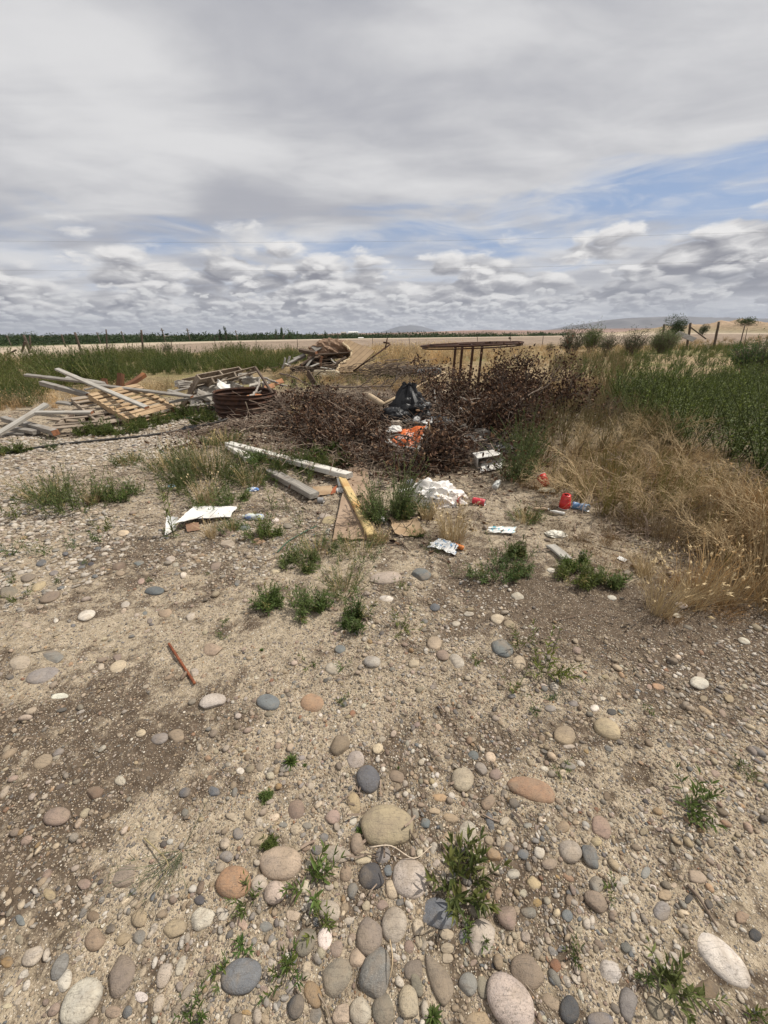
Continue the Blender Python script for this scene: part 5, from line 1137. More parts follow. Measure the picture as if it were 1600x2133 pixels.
for args in [
 ('long pale plank lying diagonally across the big pallet', PY(119, 769, 8.6), PZ(306, 849, .36), .09, .045, PALEW, .2, ENDW, 11),
 ('long grey plank jutting past the big pallet, ends in the weeds', PY(54, 781, 9.0), PY(216, 799, 8.3), .09, .045, GREYW, .3, None, 12),
 ('thick grey beam with a broken orange end, poking out beside the pallets', PY(87, 798, 8.4), PY(185, 824, 7.9), .10, .09, GREYW, .1, ENDW, 13),
 ('dark grey plank from the pallets across to the rubble', PY(186, 800, 8.2), PY(400, 826, 7.6), .09, .04, GREYW, .2, ENDW, 14),
 ('short white plank under the diagonal pale plank', PY(138, 787, 8.9), PY(212, 798, 8.6), .09, .04, PALEW, .5, None, 15),
 ('stout upright post stub with an orange top, behind the big pallet', PY(249, 806, 8.9), PY(252, 778, 9.0), .11, .10, REDW, .3, ENDW, 16),
 ('leaning red-brown beam end behind the big pallet', PY(263, 806, 8.9), PY(301, 780, 9.4), .10, .09, REDW, .2, ENDW, 17),
 ('short post stub with an orange top, smallest of those behind the pallet', PY(219, 803, 8.9), PY(217, 789, 8.95), .10, .09, REDW, .0, ENDW, 18),
 ('pale leaning plank propped over the low timbers at the photo edge', PZ(-4, 904, .08), PY(97, 842, 6.9), .10, .05, PALEW, .2, None, 19),
 ('squared grey beam with a cut brown end in front of the low pallet', PZ(40, 880, .12), PZ(116, 901, .10), .10, .09, GREYW, .1, ENDW, 20),
 ('grey beam piece continuing under the leaning pale plank', PZ(8, 872, .12), PZ(45, 882, .12), .10, .09, GREYW, .1, None, 21),
 ('bleached plank lying across the low broken pallet', PZ(76, 859, .34), PZ(192, 859, .32), .09, .04, PALEW, .2, ENDW, 22),
 ('lower grey board flat on the stones at the photo edge', PZ(4, 903, .03), PZ(56, 904, .03), .10, .035, GREYW, .0, None, 23),
 ('short grey block board beside the cut brown beam end', PZ(22, 893, .08), PZ(76, 900, .07), .12, .06, GREYW, .0, None, 24),
 ('grey edge board standing behind the dark worn pallet', PZ(120, 838, .35), PZ(150, 842, .33), .09, .04, GREYW, .3, None, 25),
 ('thin grey lath across the far side of the big pallet', PY(176, 812, 8.0), PY(222, 801, 8.3), .06, .03, GREYW, .1, None, 26),
 ('weathered lath sticking out under the grey pallet', PY(352, 838, 7.6), PY(452, 820, 7.9), .06, .04, GREYW, .1, None, 27),
 ('dark brown board standing on end in the branch litter', PY(655, 799, 8.6), PY(641, 776, 8.7), .20, .03, DARKW, 1.2, None, 28),
 ('thin dark pole leaning from the rubble over the fire ring', PG(600, 866, .02), PY(532, 765, 8.9), .05, .045, DARKW, .4, None, 29),
 ('long white-painted timber, peeling, ending at the yellow board', PG(728, 991, .10), PG(476, 925, .07), .115, .06, WHITEP, .03, PALEW, 30),
 ('grey timber beam lying among the weeds', PG(655, 1032, .055), PG(563, 982, .05), .115, .06, GREYW, .05, PALEW, 31),
 ('short white timber forking off the far end of the long painted one', PG(480, 930, .05), PG(520, 958, .05), .12, .06, WHITEP, -.1, None, 32),
 ('yellow rust-stained board laid over the muddy plywood', PG(775, 1117, .045), PG(712, 996, .07), .075, .038, YELW, .04, None, 33),
 ('weathered grey offcut lying flat beyond the bare earth', PG(1183, 1166, .015), PG(1146, 1136, .02), .085, .018, PALEW, .1, None, 34),
 ('pale stick poking from the dead leaves near the brown clod', PY(782, 951, 5.0), PY(750, 908, 5.4), .018, .015, PALEW, 0, None, 35),
 ('thin pale lath beside the similar stick by the brown clod', PY(776, 947, 5.1), PY(752, 912, 5.5), .014, .012, PALEW, 0, None, 36),
 ('long grey board under the dead brush beside the black bags', PY(958, 886, 5.6), PY(1078, 912, 5.2), .09, .025, GREYW, .6, None, 37),
 ('pale split stick standing in the dead brush', PY(907, 838, 6.2), PY(905, 812, 6.3), .015, .012, PALEW, 0, None, 38),
 ('narrow grey batten behind the grey concrete block', PY(958, 850, 6.0), PY(992, 868, 5.8), .02, .02, PALEW, 0, None, 39),
]:
    plank('plank' if args[3] > .03 else 'stick', args[0], args[1], args[2], args[3], args[4], args[5], args[6], 'timber', GT, args[7], args[8])
def rod(name, label, cat, p0, p1, r, mat):
    ac = Acc(); t = np.linspace(0, 1, 8)[:, None]; P = p0 + (p1 - p0) * t; tube(ac, P - p0, np.array([r * .93] + [r] * 6 + [r * .93]), 14); tag(ac.obj(name, mat, None, tuple(p0)), label, cat, GT)
rod('cardboard_tube', 'thick pale cardboard tube end by the black bags', 'tube', PY(769, 824, 6.4), PY(797, 842, 6.0), .045, m_plain('cream_tube', (.50, .39, .26), (.40, .30, .20), .8, 12, 60, .2))
rod('wooden_pole', 'thin pale pole running into the dead brush behind the bags', 'pole', PY(797, 842, 6.1), PY(928, 776, 8.4), .022, m_plain('tan_pole', (.46, .35, .22), (.36, .27, .17), .8, 12, 60, .2))
_jr = np.random.RandomState(33)
for _i, (_a, _b, _l) in enumerate([((330, 822, 8.4), (430, 800, 8.8), 'grey batten crossing the pallets toward the concrete'), ((395, 845, 7.9), (452, 838, 8.1), 'low grey board lying before the fire ring left side'), ((175, 868, 7.3), (262, 884, 7.0), 'dark board in the weeds under the big pallet'), ((98, 872, 7.0), (178, 878, 7.1), 'brown slat loose on the low broken pallet'), ((118, 885, 6.9), (150, 862, 7.3), 'short dark slat standing askew in the low broken pallet'), ((350, 812, 8.6), (420, 836, 8.0), 'thin grey board slanting beside the grey pallet'), ((560, 835, 8.2), (620, 808, 8.8), 'dark rotten board in the grey twigs right of the dark pole'), ((470, 775, 9.6), (380, 793, 9.5), 'long thin lath along the top of the narrow crate frame')]):
    plank('plank', _l, PY(*_a), PY(*_b), .08, .025, [GREYW, GREYW, DARKW, PALLG, DARKW, GREYW, DARKW, PALLG][_i], _jr.uniform(0, 1), 'timber', GT, None, 80 + _i, .03, .02)

# ------------------------------------------------------------------ corrugated steel fire ring
def fire_ring():
    c = np.array([PY(514, 850, 7.65)[0], 7.65, Gs(-2.6, 7.6) - .02]); Rr = .565; Hh = .42
    root = empty('fire_ring', tuple(c), 'rusty corrugated steel ring holding burnt scraps, beside the pallets', 'fire ring')
    root.rotation_euler = (R(1.0), R(1.5), 0)
    n = 96; m = 46; V = []
    for j in range(m + 1):
        z = Hh * j / m
        r = Rr + .016 * math.sin(z / Hh * 5 * 2 * math.pi)
        for i in range(n):
            a = i * 2 * math.pi / n; d = .012 * math.sin(2 * a + 1) + .01 * math.sin(5 * a)
            zz = z
            if j < 8 and 3.4 < a < 4.2: zz = z + .06 * math.sin((a - 3.4) / .8 * math.pi) * (1 - j / 8)
            V.append(((r + d) * math.cos(a), (r + d) * math.sin(a), zz))
    V = np.array(V); Q = [(j * n + i, j * n + (i + 1) % n, (j + 1) * n + (i + 1) % n, (j + 1) * n + i) for j in range(m) for i in range(n)]
    ac = Acc(); ac.add(V, None, np.array(Q)); o = ac.obj('ring_wall', RUST, root)
    md = o.modifiers.new('thickness', 'SOLIDIFY'); md.thickness = .004
    ac = Acc(); a = np.linspace(0, 2 * math.pi, 97)
    tube(ac, np.stack([(Rr + .012 * np.sin(2 * a + 1) + .01 * np.sin(5 * a)) * np.cos(a), (Rr + .012 * np.sin(2 * a + 1) + .01 * np.sin(5 * a)) * np.sin(a), np.full(97, Hh)], 1), .008, 6, cap=False); ac.obj('rim', RUST, root)
    return c, Rr
RC, RRAD = fire_ring()
plank('board_scrap', 'orange rusty board scrap inside the fire ring', RC + [.02, -.25, .30], RC + [.18, .25, .33], .20, .02, m_plain('orange_scorched', (.50, .22, .10), (.36, .14, .06), .9, 8, 60, .4), .1, 'board', None, None, 51)
def ash():
    ac = Acc(); rg = np.random.RandomState(8)
    for i in range(160):
        a = rg.uniform(0, 6.28); r = RRAD * .9 * math.sqrt(rg.uniform(0, 1)); d = np.array([math.cos(rg.uniform(0, 6.28)), math.sin(rg.uniform(0, 6.28)), rg.uniform(-.2, .3)])
        p = RC + [r * math.cos(a), r * math.sin(a), .16 + rg.uniform(0, .12)]; L = rg.uniform(.04, .22)
        tube(ac, np.array([p - d * L / 2, p + rg.normal(0, .01, 3), p + d * L / 2]), rg.uniform(.003, .010), 4, np.array([.10, .075, .055]) * rg.uniform(.4, 2.6))
    tag(ac.obj('burnt_debris', MBARK), kind='stuff')
ash()
ac = Acc(); w_ = spline([PY(511, 838, 7.0) + [0, 0, .01], PY(516, 850, 6.98), PY(519, 862, 6.97), PY(523, 878, 6.95), PY(515, 888, 6.8), PY(509, 897, 6.6)], 30)
tube(ac, w_, .006, 5, (.28, .22, .16)); tag(ac.obj('wire_loop', MBARK), 'twisted wire hanging down the front of the fire ring', 'wire')

# ------------------------------------------------------------------ broken concrete
def chunk(name, label, px, py, wpx, hpx, seed, mat=CONC, flat=.5, z=None, cat='rubble', group='broken concrete lumps by the pallets', rot=None, tilt=.25, Y=None, ratio=.7):
    rg = np.random.RandomState(seed)
    p = PY(px, py, Y) if Y else PG(px, py, z or 0.0); ax = (p - CAMP) @ cf; w = wpx / 800 * ax; h = max(hpx / 800 * ax, .02)
    bm = bmesh.new(); bmesh.ops.create_cube(bm, size=1)
    bmesh.ops.subdivide_edges(bm, edges=bm.edges[:], cuts=3, use_grid_fill=True)
    for v in bm.verts:
        v.co.x *= w; v.co.y *= w * ratio; v.co.z *= h
        q = v.co; k = min(w, h) * .22
        v.co += Vector(rg.normal(0, 1, 3) * k * .28); v.co.x += w * .10 * math.sin(q.y / w * 5 + seed); v.co.y += w * .10 * math.sin(q.x / w * 4 + seed * 2)
    bmesh.ops.bevel(bm, geom=bm.edges[:], offset=min(w, h) * .03, segments=1, affect='EDGES')
    a = rg.uniform(0, 6.28) if rot is None else rot
    Rm = (rotz(a) @ rotx(rg.normal(0, tilt)) @ roty(rg.normal(0, tilt)))[0]
    o = mkobj(name, bm, mat, mw=mat4(Rm, (p[0], p[1], p[2] + (0 if Y else h * .4))))
    tag(o, label, cat, group); return o
CH = [(402, 803, 50, 12, 'flat slab of broken concrete beneath the grey crate frame', 9.0), (380, 800, 22, 12, 'pale knobbly concrete lump left of the flat slab', 9.0), (436, 812, 46, 16, 'wide cracked concrete slab behind the white chunk', 8.7), (470, 802, 24, 16, 'cream concrete lump behind the wide cracked slab', 8.9),
      (507, 786, 30, 12, 'long concrete bar topmost on the rubble', 9.4), (522, 793, 34, 12, 'second concrete bar lying below the topmost one', 9.3), (492, 806, 26, 14, 'rough grey concrete block in the middle of the rubble', 8.9), (532, 805, 22, 12, 'small grey concrete block by the thin dark pole', 9.0),
      (430, 828, 40, 16, 'low grey concrete block behind the fire ring edge', 8.2), (408, 838, 36, 10, 'flat grey concrete piece lowest of the rubble', 8.1), (455, 792, 20, 10, 'small pale concrete chip above the wide cracked slab', 9.2), (554, 800, 18, 10, 'pinkish brick fragment right of the thin dark pole', 9.1), (516, 812, 20, 10, 'crumbled grey lump low in the rubble', 8.7)]
for i, (a, b, c, d, l, Y) in enumerate(CH): chunk('concrete_chunk', l, a, b, c, d, 100 + i, Y=Y)
chunk('plaster_chunk', 'bright white plaster wedge behind the fire ring', 464, 815, 34, 20, 140, WPAPER, Y=8.35, group=None, tilt=.5)
chunk('clay_clod', 'rounded brown clay clod in front of the dead brush', 735, 950, 52, 30, 141, m_plain('clay', (.30, .19, .12), (.22, .14, .09), .95, 9, 50, 1.0, .012), Y=4.95, group=None, cat='clod')
chunk('concrete_chunk', 'grey concrete block right of the black bags', 985, 922, 40, 20, 142, CONC, Y=5.1, rot=.4, tilt=.3); chunk('concrete_chunk', 'tan stone block standing behind the grey concrete block', 1003, 905, 22, 22, 143, CONC, Y=5.2, rot=.3, tilt=.6)
chunk('brick', 'pale brick under the black bag by the orange sack', 826, 883, 22, 12, 144, m_plain('pale_brick', (.36, .30, .24), (.28, .23, .18), .95, 10, 60, .5, .004), Y=5.55, rot=.5, tilt=.1, group=None, cat='brick')
chunk('brick', 'reddish brick in the litter before the fire ring', 537, 885, 26, 12, 145, m_plain('red_brick', (.24, .14, .10), (.17, .10, .07), .95, 10, 60, .5, .004), Y=6.6, rot=.1, tilt=.1, group=None, cat='brick')
for i, (a, b, Y, l) in enumerate([(581, 796, 9.0, 'flat orange board scrap lying on the branches'), (562, 806, 8.8, 'small orange board scrap beside the flat one')]):
    p = PY(a, b, Y); plank('board_scrap', l, p - [.10, .02, .03], p + [.09, .04, .03], .17, .02, m_plain('orange_wood', (.50, .25, .13), (.38, .18, .09), .9, 8, 60, .4), .5, 'board', None, None, 150 + i)

# ------------------------------------------------------------------ dead brush: heaps of felled limbs with curled leaves
DL = 0.85 * np.array([(.115, .060, .035), (.08, .042, .026), (.16, .09, .052), (.24, .15, .09), (.045, .028, .02), (.07, .038, .026)])
def curled(ac, rg, P, size, mat=1):
    n = len(P)
    V = np.array([(0, 0, 0), (.3, -.26, .16), (.35, 0, -.02), (.3, .26, .16), (.7, -.2, .22), (.75, 0, .02), (.7, .2, .22), (1, 0, .25)])
    T = np.array([(0, 1, 2), (0, 2, 3), (4, 7, 5), (5, 7, 6)]); Q = np.array([(1, 4, 5, 2), (2, 5, 6, 3)])
    D = rg.normal(0, 1, (n, 3)); D[:, 2] -= .5
    ac.rep(V, T, Q, orient(D, rg, 3.0) * (size * rg.uniform(.5, 1.25, n))[:, None, None], P, DL[rg.randint(0, len(DL), n)] * rg.uniform(.75, 1.3, (n, 1)), mat)
CLEARINGS = [(PY(852, 912, 5.0), .34), (PY(852, 918, 4.75), .32), (PY(850, 925, 4.45), .22), (PY(1022, 965, 4.25), .26), (PY(865, 870, 5.75), .42), (PY(850, 850, 6.0), .4), (PY(1022, 962, 4.5), .3), (PY(985, 915, 5.0), .25), (PY(920, 900, 5.4), .2), (PY(1030, 940, 4.75), .25), (PY(785, 832, 6.1), .22), (PY(735, 945, 4.8), .3), (PY(735, 945, 5.2), .25)]
def dead_limb(px, py, Y, z0, dirn, L, r, label, seed, leaves=240, lvl=2, kids=5, lsize=.055, bark=(.16, .125, .10), ang=.7, group='dead leafy limbs piled in the heap'):
    rg = np.random.RandomState(seed); x = PY(px, 900, Y)[0]; gz = Gs(x, Y) + z0
    root = empty('dead_branch', (x, Y, gz), label, 'branch', group)
    d = np.array(dirn, float); d /= np.linalg.norm(d)
    wood = Acc(); tips = twigtree(wood, rg, np.zeros(3), d, L, r, lvl, bark, 0, 6, kids, ang)
    wood.obj('wood', MBARK, root)
    if leaves:
        lf = Acc(); T = np.array([t[0] for t in tips]); i = rg.randint(0, len(T), leaves); base_ = np.array([x, Y, gz])
        P = T[i] + rg.normal(0, .065, (leaves, 3)) - np.array([d * L * .12 * abs(rg.normal()) for _ in range(leaves)])
        P[:, 2] = np.maximum(P[:, 2], -z0 + .01)
        W_ = P + base_; ok = np.ones(len(P), bool)
        for c_, r_ in CLEARINGS: ok &= np.linalg.norm(W_ - c_, axis=1) > r_
        P = P[ok]
        if len(P): curled(lf, rg, P, lsize, 0); lf.obj('leaves', MDEAD, root, smooth=False)
    return root
rg0 = np.random.RandomState(42); k = 0
limbs = []
# left cluster, front cluster, right cluster that climbs to the tall sprig
def lab(i, where): 
    a = ['bushy', 'sprawling', 'drooping', 'tangled', 'upright', 'flattened', 'forked', 'ragged']; return f'{a[i % 8]} dead limb with curled brown leaves {where}'
spec = [(690, 6.2, .10, 16, 'behind the brown clod', 7), (740, 5.4, .06, 15, 'between the brown clod and the orange sack', 8), (660, 7.3, .15, 8, 'right of the straw', 6), (820, 4.65, .05, 15, 'in front of the orange sack', 8), (940, 4.65, .06, 16, 'in front of the black bags', 8),
        (1000, 6.0, .15, 10, 'right of the black bags', 8), (965, 7.5, .25, 14, 'behind the black bags', 8), (1060, 7.2, .20, 14, 'under the tall brown sprig', 8), (1130, 7.0, .10, 10, 'at the edge of the grey-green brush', 8), (1020, 5.2, .02, 6, 'beside the grey concrete block', 6), (880, 4.5, .0, 5, 'behind the crumpled white bag', 6)]
for px, Y, z0, n, where, mx in spec:
    for i in range(n):
        a = rg0.uniform(0, 6.28); hi = px > 930 and Y > 5.9; el = rg0.uniform(.1, .7) if hi else rg0.uniform(.02, .3); L = rg0.uniform(.35, .68) if hi else rg0.uniform(.26, .46)
        dx = rg0.uniform(-62, 62); dY = rg0.uniform(-.45, .45) * (1 if Y > 5.5 else .5)
        k += 1
        dead_limb(px + dx, 900, Y + dY, z0 * rg0.uniform(0, 1.6), (math.cos(a), math.sin(a) * .8, el), L, .010, None, 500 + k, int(240 * L / .5), lsize=.056)
        limbs.append((COL.objects[-1], where, i))
# give each limb a label of its own, counted from the landmark its cluster is named after
roots = [o for o in COL.objects if o.name.startswith('dead_branch')]
from collections import defaultdict
idx = 0; posw = []
for px, Y, z0, n, where, mx in spec:
    grp = sorted(roots[idx:idx + n], key=lambda o: o.location.x); idx += n
    ords = ['first', 'second', 'third', 'fourth', 'fifth', 'sixth', 'seventh', 'eighth', 'ninth', 'tenth', 'eleventh', 'twelfth', 'thirteenth', 'fourteenth', 'fifteenth', 'sixteenth']
    for i, o in enumerate(grp): o['label'] = f'brown-leaved dead limb {where}, {ords[i]} from the left there'
dead_limb(1075, 900, 6.4, .35, (.05, .1, 1), .50, .012, 'tall brown-leaved sprig rising above the heap under the rusty ring', 901, 260, 2, 5, .05, ang=.5)
dead_limb(1040, 900, 6.5, .30, (-.15, .1, 1), .42, .011, 'dark forked twig standing beside the tall brown sprig', 902, 60, 1, 4, .05, ang=.4)
dead_limb(1090, 900, 6.3, .30, (.6, .1, .8), .55, .012, 'leafy brown sprig leaning outward right of the tall one', 903, 300, 2, 5, .05, ang=.5)
dead_limb(1130, 900, 6.6, .2, (.7, .2, .5), .6, .012, 'low brown-leaved sprig at the outer end of the heap', 904, 300, 2, 5, .05, ang=.5)
# bare branches
def branch(label, pts, r, col=(.20, .155, .12), kids=0, seed=1, name='bare_branch', klen=.35):
    rg = np.random.RandomState(seed); ac = Acc(); p = spline(pts, 22); c = p.mean(0); p = p - c
    p[1:-1] += rg.normal(0, r * .35, (20, 3))
    tube(ac, p, np.linspace(r, r * .5, 22), 7, col)
    for k_ in range(kids):
        i = rg.randint(4, 20); d = (p[min(i + 1, 21)] - p[i - 1]); d /= np.linalg.norm(d); e = d + rnd_perp(rg, d) * .9; e[2] = abs(e[2]) * .7
        twigtree(ac, rg, p[i], e / np.linalg.norm(e), klen * rg.uniform(.5, 1.1), r * .5, 1, col, 0, 4, 3, .6)
    tag(ac.obj(name, MBARK, loc=tuple(c)), label, 'branch', 'bare branches in the dump'); 
branch('long thin branch lying level over the litter', PYs((650, 803, 8.2), (700, 806, 8.0), (760, 806, 7.8), (815, 804, 7.7)), .020, kids=2, seed=1)
branch('dark crooked twig rising from the end of the long level branch', PYs((812, 806, 7.7), (822, 795, 7.7), (838, 775, 7.8), (849, 758, 7.9)), .012, (.12, .095, .08), 3, 2)
branch('bowed branch arching from the rubble to the litter', PYs((583, 778, 9.0), (610, 784, 8.8), (640, 800, 8.6), (670, 812, 8.4)), .018, kids=1, seed=3)
branch('curved pale branch lying before the straw', [PG(487, 905, .02), PG(520, 892, .05), PG(555, 888, .09), PG(600, 890, .06), PG(625, 896, .03)], .019, (.30, .24, .18), 1, 4)
branch('grey knotted branch standing out of the fire ring', PYs((520, 828, 7.5), (531, 818, 7.7), (538, 803, 7.9), (541, 786, 8.1)), .026, (.33, .29, .25), 1, 5, klen=.2)
branch('fallen grey branch behind the thin dark pole', PYs((548, 787, 9.2), (575, 797, 9.0), (600, 806, 8.9)), .03, (.33, .29, .25), 0, 6)
branch('grey branch across the dead leaves right of the bags', PYs((958, 828, 6.2), (985, 838, 6.1), (1025, 850, 6.0)), .018, (.26, .22, .18), 1, 7)
branch('thin forked twig reaching right in the dead brush', PYs((1065, 856, 5.8), (1090, 830, 5.9), (1130, 806, 6.1)), .010, (.28, .22, .17), 2, 8)
branch('stout branch lying over the orange sack', PYs((770, 905, 5.0), (805, 912, 4.9), (840, 905, 4.95), (870, 925, 4.85), (885, 934, 4.8)), .016, (.15, .12, .10), 2, 9, klen=.2)
branch('second dark branch beneath the stout one over the sack', PYs((812, 908, 5.0), (838, 922, 4.9), (858, 940, 4.8)), .013, (.10, .085, .075), 1, 10, klen=.2)
branch('twisted twig in front of the round black bag', PYs((893, 892, 5.2), (900, 905, 5.1), (912, 920, 5.0), (916, 935, 4.9)), .009, (.24, .19, .15), 2, 11, klen=.2)
for i in range(10):
    r_ = np.random.RandomState(700 + i); px = 560 + i * 26 + r_.uniform(-8, 8); Y = r_.uniform(7.2, 8.4)
    branch(['crooked', 'straight', 'forked', 'bent', 'knotty'][i % 5] + ' grey twig in the litter, ' + ['first', 'second', 'third', 'fourth', 'fifth', 'sixth', 'seventh', 'eighth', 'ninth', 'tenth'][i] + ' going right from the dark pole',
           [PY(px, 0, Y) * [1, 1, 0] + [0, 0, Gs(PY(px, 0, Y)[0], Y) + .05], PY(px + r_.uniform(-20, 30), 0, Y + .1) * [1, 1, 0] + [0, 0, r_.uniform(.3, .42)], PY(px + r_.uniform(-50, 60), 0, Y + .2) * [1, 1, 0] + [0, 0, r_.uniform(.3, .55)]], .010, (.30, .25, .20), 3, 710 + i)
def litter():
    rg = np.random.RandomState(4); ac = Acc()
    # twigs and fallen leaves that no one could count
    def area(n, cx, cy, rx, ry, zmax, L0, L1, leaf=0.5, straw=False, k=1.0):
        x = rg.normal(0, .45, n) * rx + cx; y = rg.normal(0, .45, n) * ry + cy; z = G(x, y) + np.abs(rg.normal(0, .4, n)) * zmax
        for i in range(n):
            if rg.uniform() < leaf: continue
            a = rg.uniform(0, 6.28); d = np.array([math.cos(a), math.sin(a), rg.normal(0, .3)]); L = rg.uniform(L0, L1); p = np.array([x[i], y[i], z[i] + .01])
            c = (np.array([.62, .47, .24]) if straw else np.array([.24, .18, .135])) * rg.uniform(.5, 1.3) * k
            tube(ac, np.array([p, p + d * L * .5 + rg.normal(0, L * .05, 3), p + d * L]), rg.uniform(.0015, .005) * (.7 if straw else 1), 3, c, 0, False)
        m = rg.uniform(0, 1, n) < leaf * 1.0
        if m.any(): curled(ac, rg, curled_ok(np.stack([x[m], y[m], z[m] + .012], 1)), .05, 1)
    def curled_ok(P):
        ok = np.ones(len(P), bool)
        for c_, r_ in CLEARINGS: ok &= np.linalg.norm(P - c_, axis=1) > r_
        return P[ok]
    area(9500, .25, 5.8, 2.0, 1.7, .24, .08, .40, .6); area(2600, 1.5, 7.2, 1.6, 1.1, .45, .08, .3, .7); area(2600, -1.5, 8.6, 1.2, .7, .25, .1, .5, .25); area(1500, -2.6, 6.3, 1.2, .4, .03, .05, .3, .5)
    area(2200, -.3, 9.4, 2.4, 1.2, .22, .1, .5, .25); area(1500, -1.5, 7.7, .9, 1.0, .30, .15, .6, .1)
    area(1400, .6, 4.6, 1.1, .5, .10, .05, .2, .6); area(900, -1.25, 7.2, .30, .35, .12, .1, .3, 0, True); area(700, 3.4, 3.6, 1.9, 1.0, .05, .1, .4, .1); area(500, 2.6, 2.6, 1.0, .5, .02, .08, .3, .1, False, 1.1)
    area(600, -2.6, 5.6, 1.0, .3, .01, .03, .12, .8); area(260, .1, 3.0, 1.2, .5, .01, .05, .2, .3); area(40, -.05, .75, .22, .25, .006, .02, .07, 0); area(30, .3, 1.1, .5, .4, .005, .02, .06, 0)
    area(350, -2.4, 8.6, .7, .5, .35, .1, .4, .1)
    tag(ac.obj('twig_litter', [MBARK, MDEAD], smooth=False), kind='stuff')
litter()
# ------------------------------------------------------------------ rubbish: bags, sheets, cups, cans
def lathe(ac, prof, n=28, col=(1, 1, 1), mat=0, B3=None, t=(0, 0, 0), dent=None):
    """prof: (r,z) outline turned round z"""
    prof = np.array(prof, float); a = np.arange(n) * 2 * math.pi / n; V = []
    for r, z in prof: V.append(np.stack([r * np.cos(a), r * np.sin(a), np.full(n, z)], 1))
    V = np.concatenate(V); m = len(prof)
    if dent is not None: V = dent(V)
    if B3 is not None: V = V @ np.asarray(B3).T
    i = np.arange(n); Q = np.concatenate([np.stack([k * n + i, k * n + (i + 1) % n, (k + 1) * n + (i + 1) % n, (k + 1) * n + i], 1) for k in range(m - 1)])
    ac.add(V + np.array(t), None, Q, col, mat)
def crease(V, rg, f, n=9):
    """sharp folds: sum of ridged waves"""
    s = np.zeros(len(V))
    for k in range(n):
        d = rg.randn(3); d /= np.linalg.norm(d); q = V @ d * f * rg.uniform(.5, 1.8) + rg.uniform(0, 6.28) + 1.2 * np.sin(V @ rg.randn(3) * f * .4)
        s += (1 - np.abs((q / math.pi) % 2 - 1) * 2) * rg.uniform(.4, 1)
    return s / n
def crumple(name, label, loc, dims, seed, mat, f=7.0, amp=.35, lod=5, cat='bag', group=None, rot=0.0, sag=.2, parent=None, col=(1, 1, 1)):
    rg = np.random.RandomState(seed); V, T = ico(lod) if lod > 4 else ICO[lod]
    V = V * (1 + .18 * n3(V, 2.0, seed))[:, None]
    V = V * (1 + amp * crease(V, rg, f) + amp * .35 * crease(V, rg, f * 2.6))[:, None]
    V[:, 2] = np.where(V[:, 2] < 0, V[:, 2] * .35, V[:, 2]); V[:, :2] *= (1 + sag * np.maximum(0, .3 - V[:, 2]))[:, None]
    V = V * np.array(dims) / 2; V = V @ rotz(rot)[0].T
    ac = Acc(); ac.add(V, T, None, col); o = ac.obj(name, mat, parent, loc, smooth=False)
    if label: tag(o, label, cat, group)
    return o
def sheet(name, label, corners, mat, nx=22, ny=16, amp=.01, f=9.0, jag=.02, seed=1, thick=.003, cat='sheet', group=None, curl=0.0, smooth=False, extra=None):
    """corners: four 3-d points in order; a thin creased sheet between them"""
    rg = np.random.RandomState(seed); c = [np.array(p, float) for p in corners]
    u, v = np.meshgrid(np.linspace(0, 1, nx), np.linspace(0, 1, ny)); u = u.ravel(); v = v.ravel()
    edge = np.minimum.reduce([u, 1 - u, v, 1 - v])
    uu = np.clip(u + jag * vnoise(v * 7 + seed, u * 0 + seed, 3) * 2 * (edge < .02), -.1, 1.1); vv = v + jag * vnoise(u * 7 + seed, v * 0 + 5, 4) * 2 * (edge < .02)
    P = (c[0][None] * ((1 - uu) * (1 - vv))[:, None] + c[1][None] * (uu * (1 - vv))[:, None] + c[2][None] * (uu * vv)[:, None] + c[3][None] * ((1 - uu) * vv)[:, None])
    N = np.cross(c[1] - c[0], c[3] - c[0]); N /= np.linalg.norm(N); N = N if N[2] > 0 else -N
    s = np.stack([u, v, np.zeros_like(u)], 1)
    h = amp * (.5 + crease(s, rg, f)) + curl * (np.abs(u - .5) * 2) ** 3
    if extra is not None: h = h + extra(u, v)
    P = P + N[None] * h[:, None]
    cen = P.mean(0); P = P - cen
    i = np.arange(ny - 1)[:, None]; j = np.arange(nx - 1)[None]
    Q = np.stack([i * nx + j, i * nx + j + 1, (i + 1) * nx + j + 1, (i + 1) * nx + j], 2).reshape(-1, 4)
    ac = Acc(); ac.add(P, None, Q); o = ac.obj(name, mat, None, tuple(cen), smooth)
    md = o.modifiers.new('thickness', 'SOLIDIFY'); md.thickness = thick; md.offset = -1
    if label: tag(o, label, cat, group)
    return o
def PGs(*a): return [PG(*p) for p in a]
def m_print(name, base, inks, scale=25.0):
    """wrapper: plain ground with blotches of printing ink"""
    m, B, p, out = newmat(name); tc = B.n('ShaderNodeTexCoord').outputs['Object']; c = base
    for i, (ink, lo) in enumerate(inks):
        n = B.noise(B.vm('ADD', tc, (i * 3.1, i * 1.7, 0)), scale * (1 + .3 * i), 3, .55, .6); c = B.mix(B.ss(n, lo, lo + .03), c, ink)
    c = B.mix(B.m('MULTIPLY', B.ss(B.noise(tc, 9, 6, .6), .5, .7), .5), c, (.38, .30, .22))
    B.s(p.inputs['Base Color'], c); p.inputs['Roughness'].default_value = .5; bump(B, p, B.noise(tc, 40, 4), .2, .002); return m
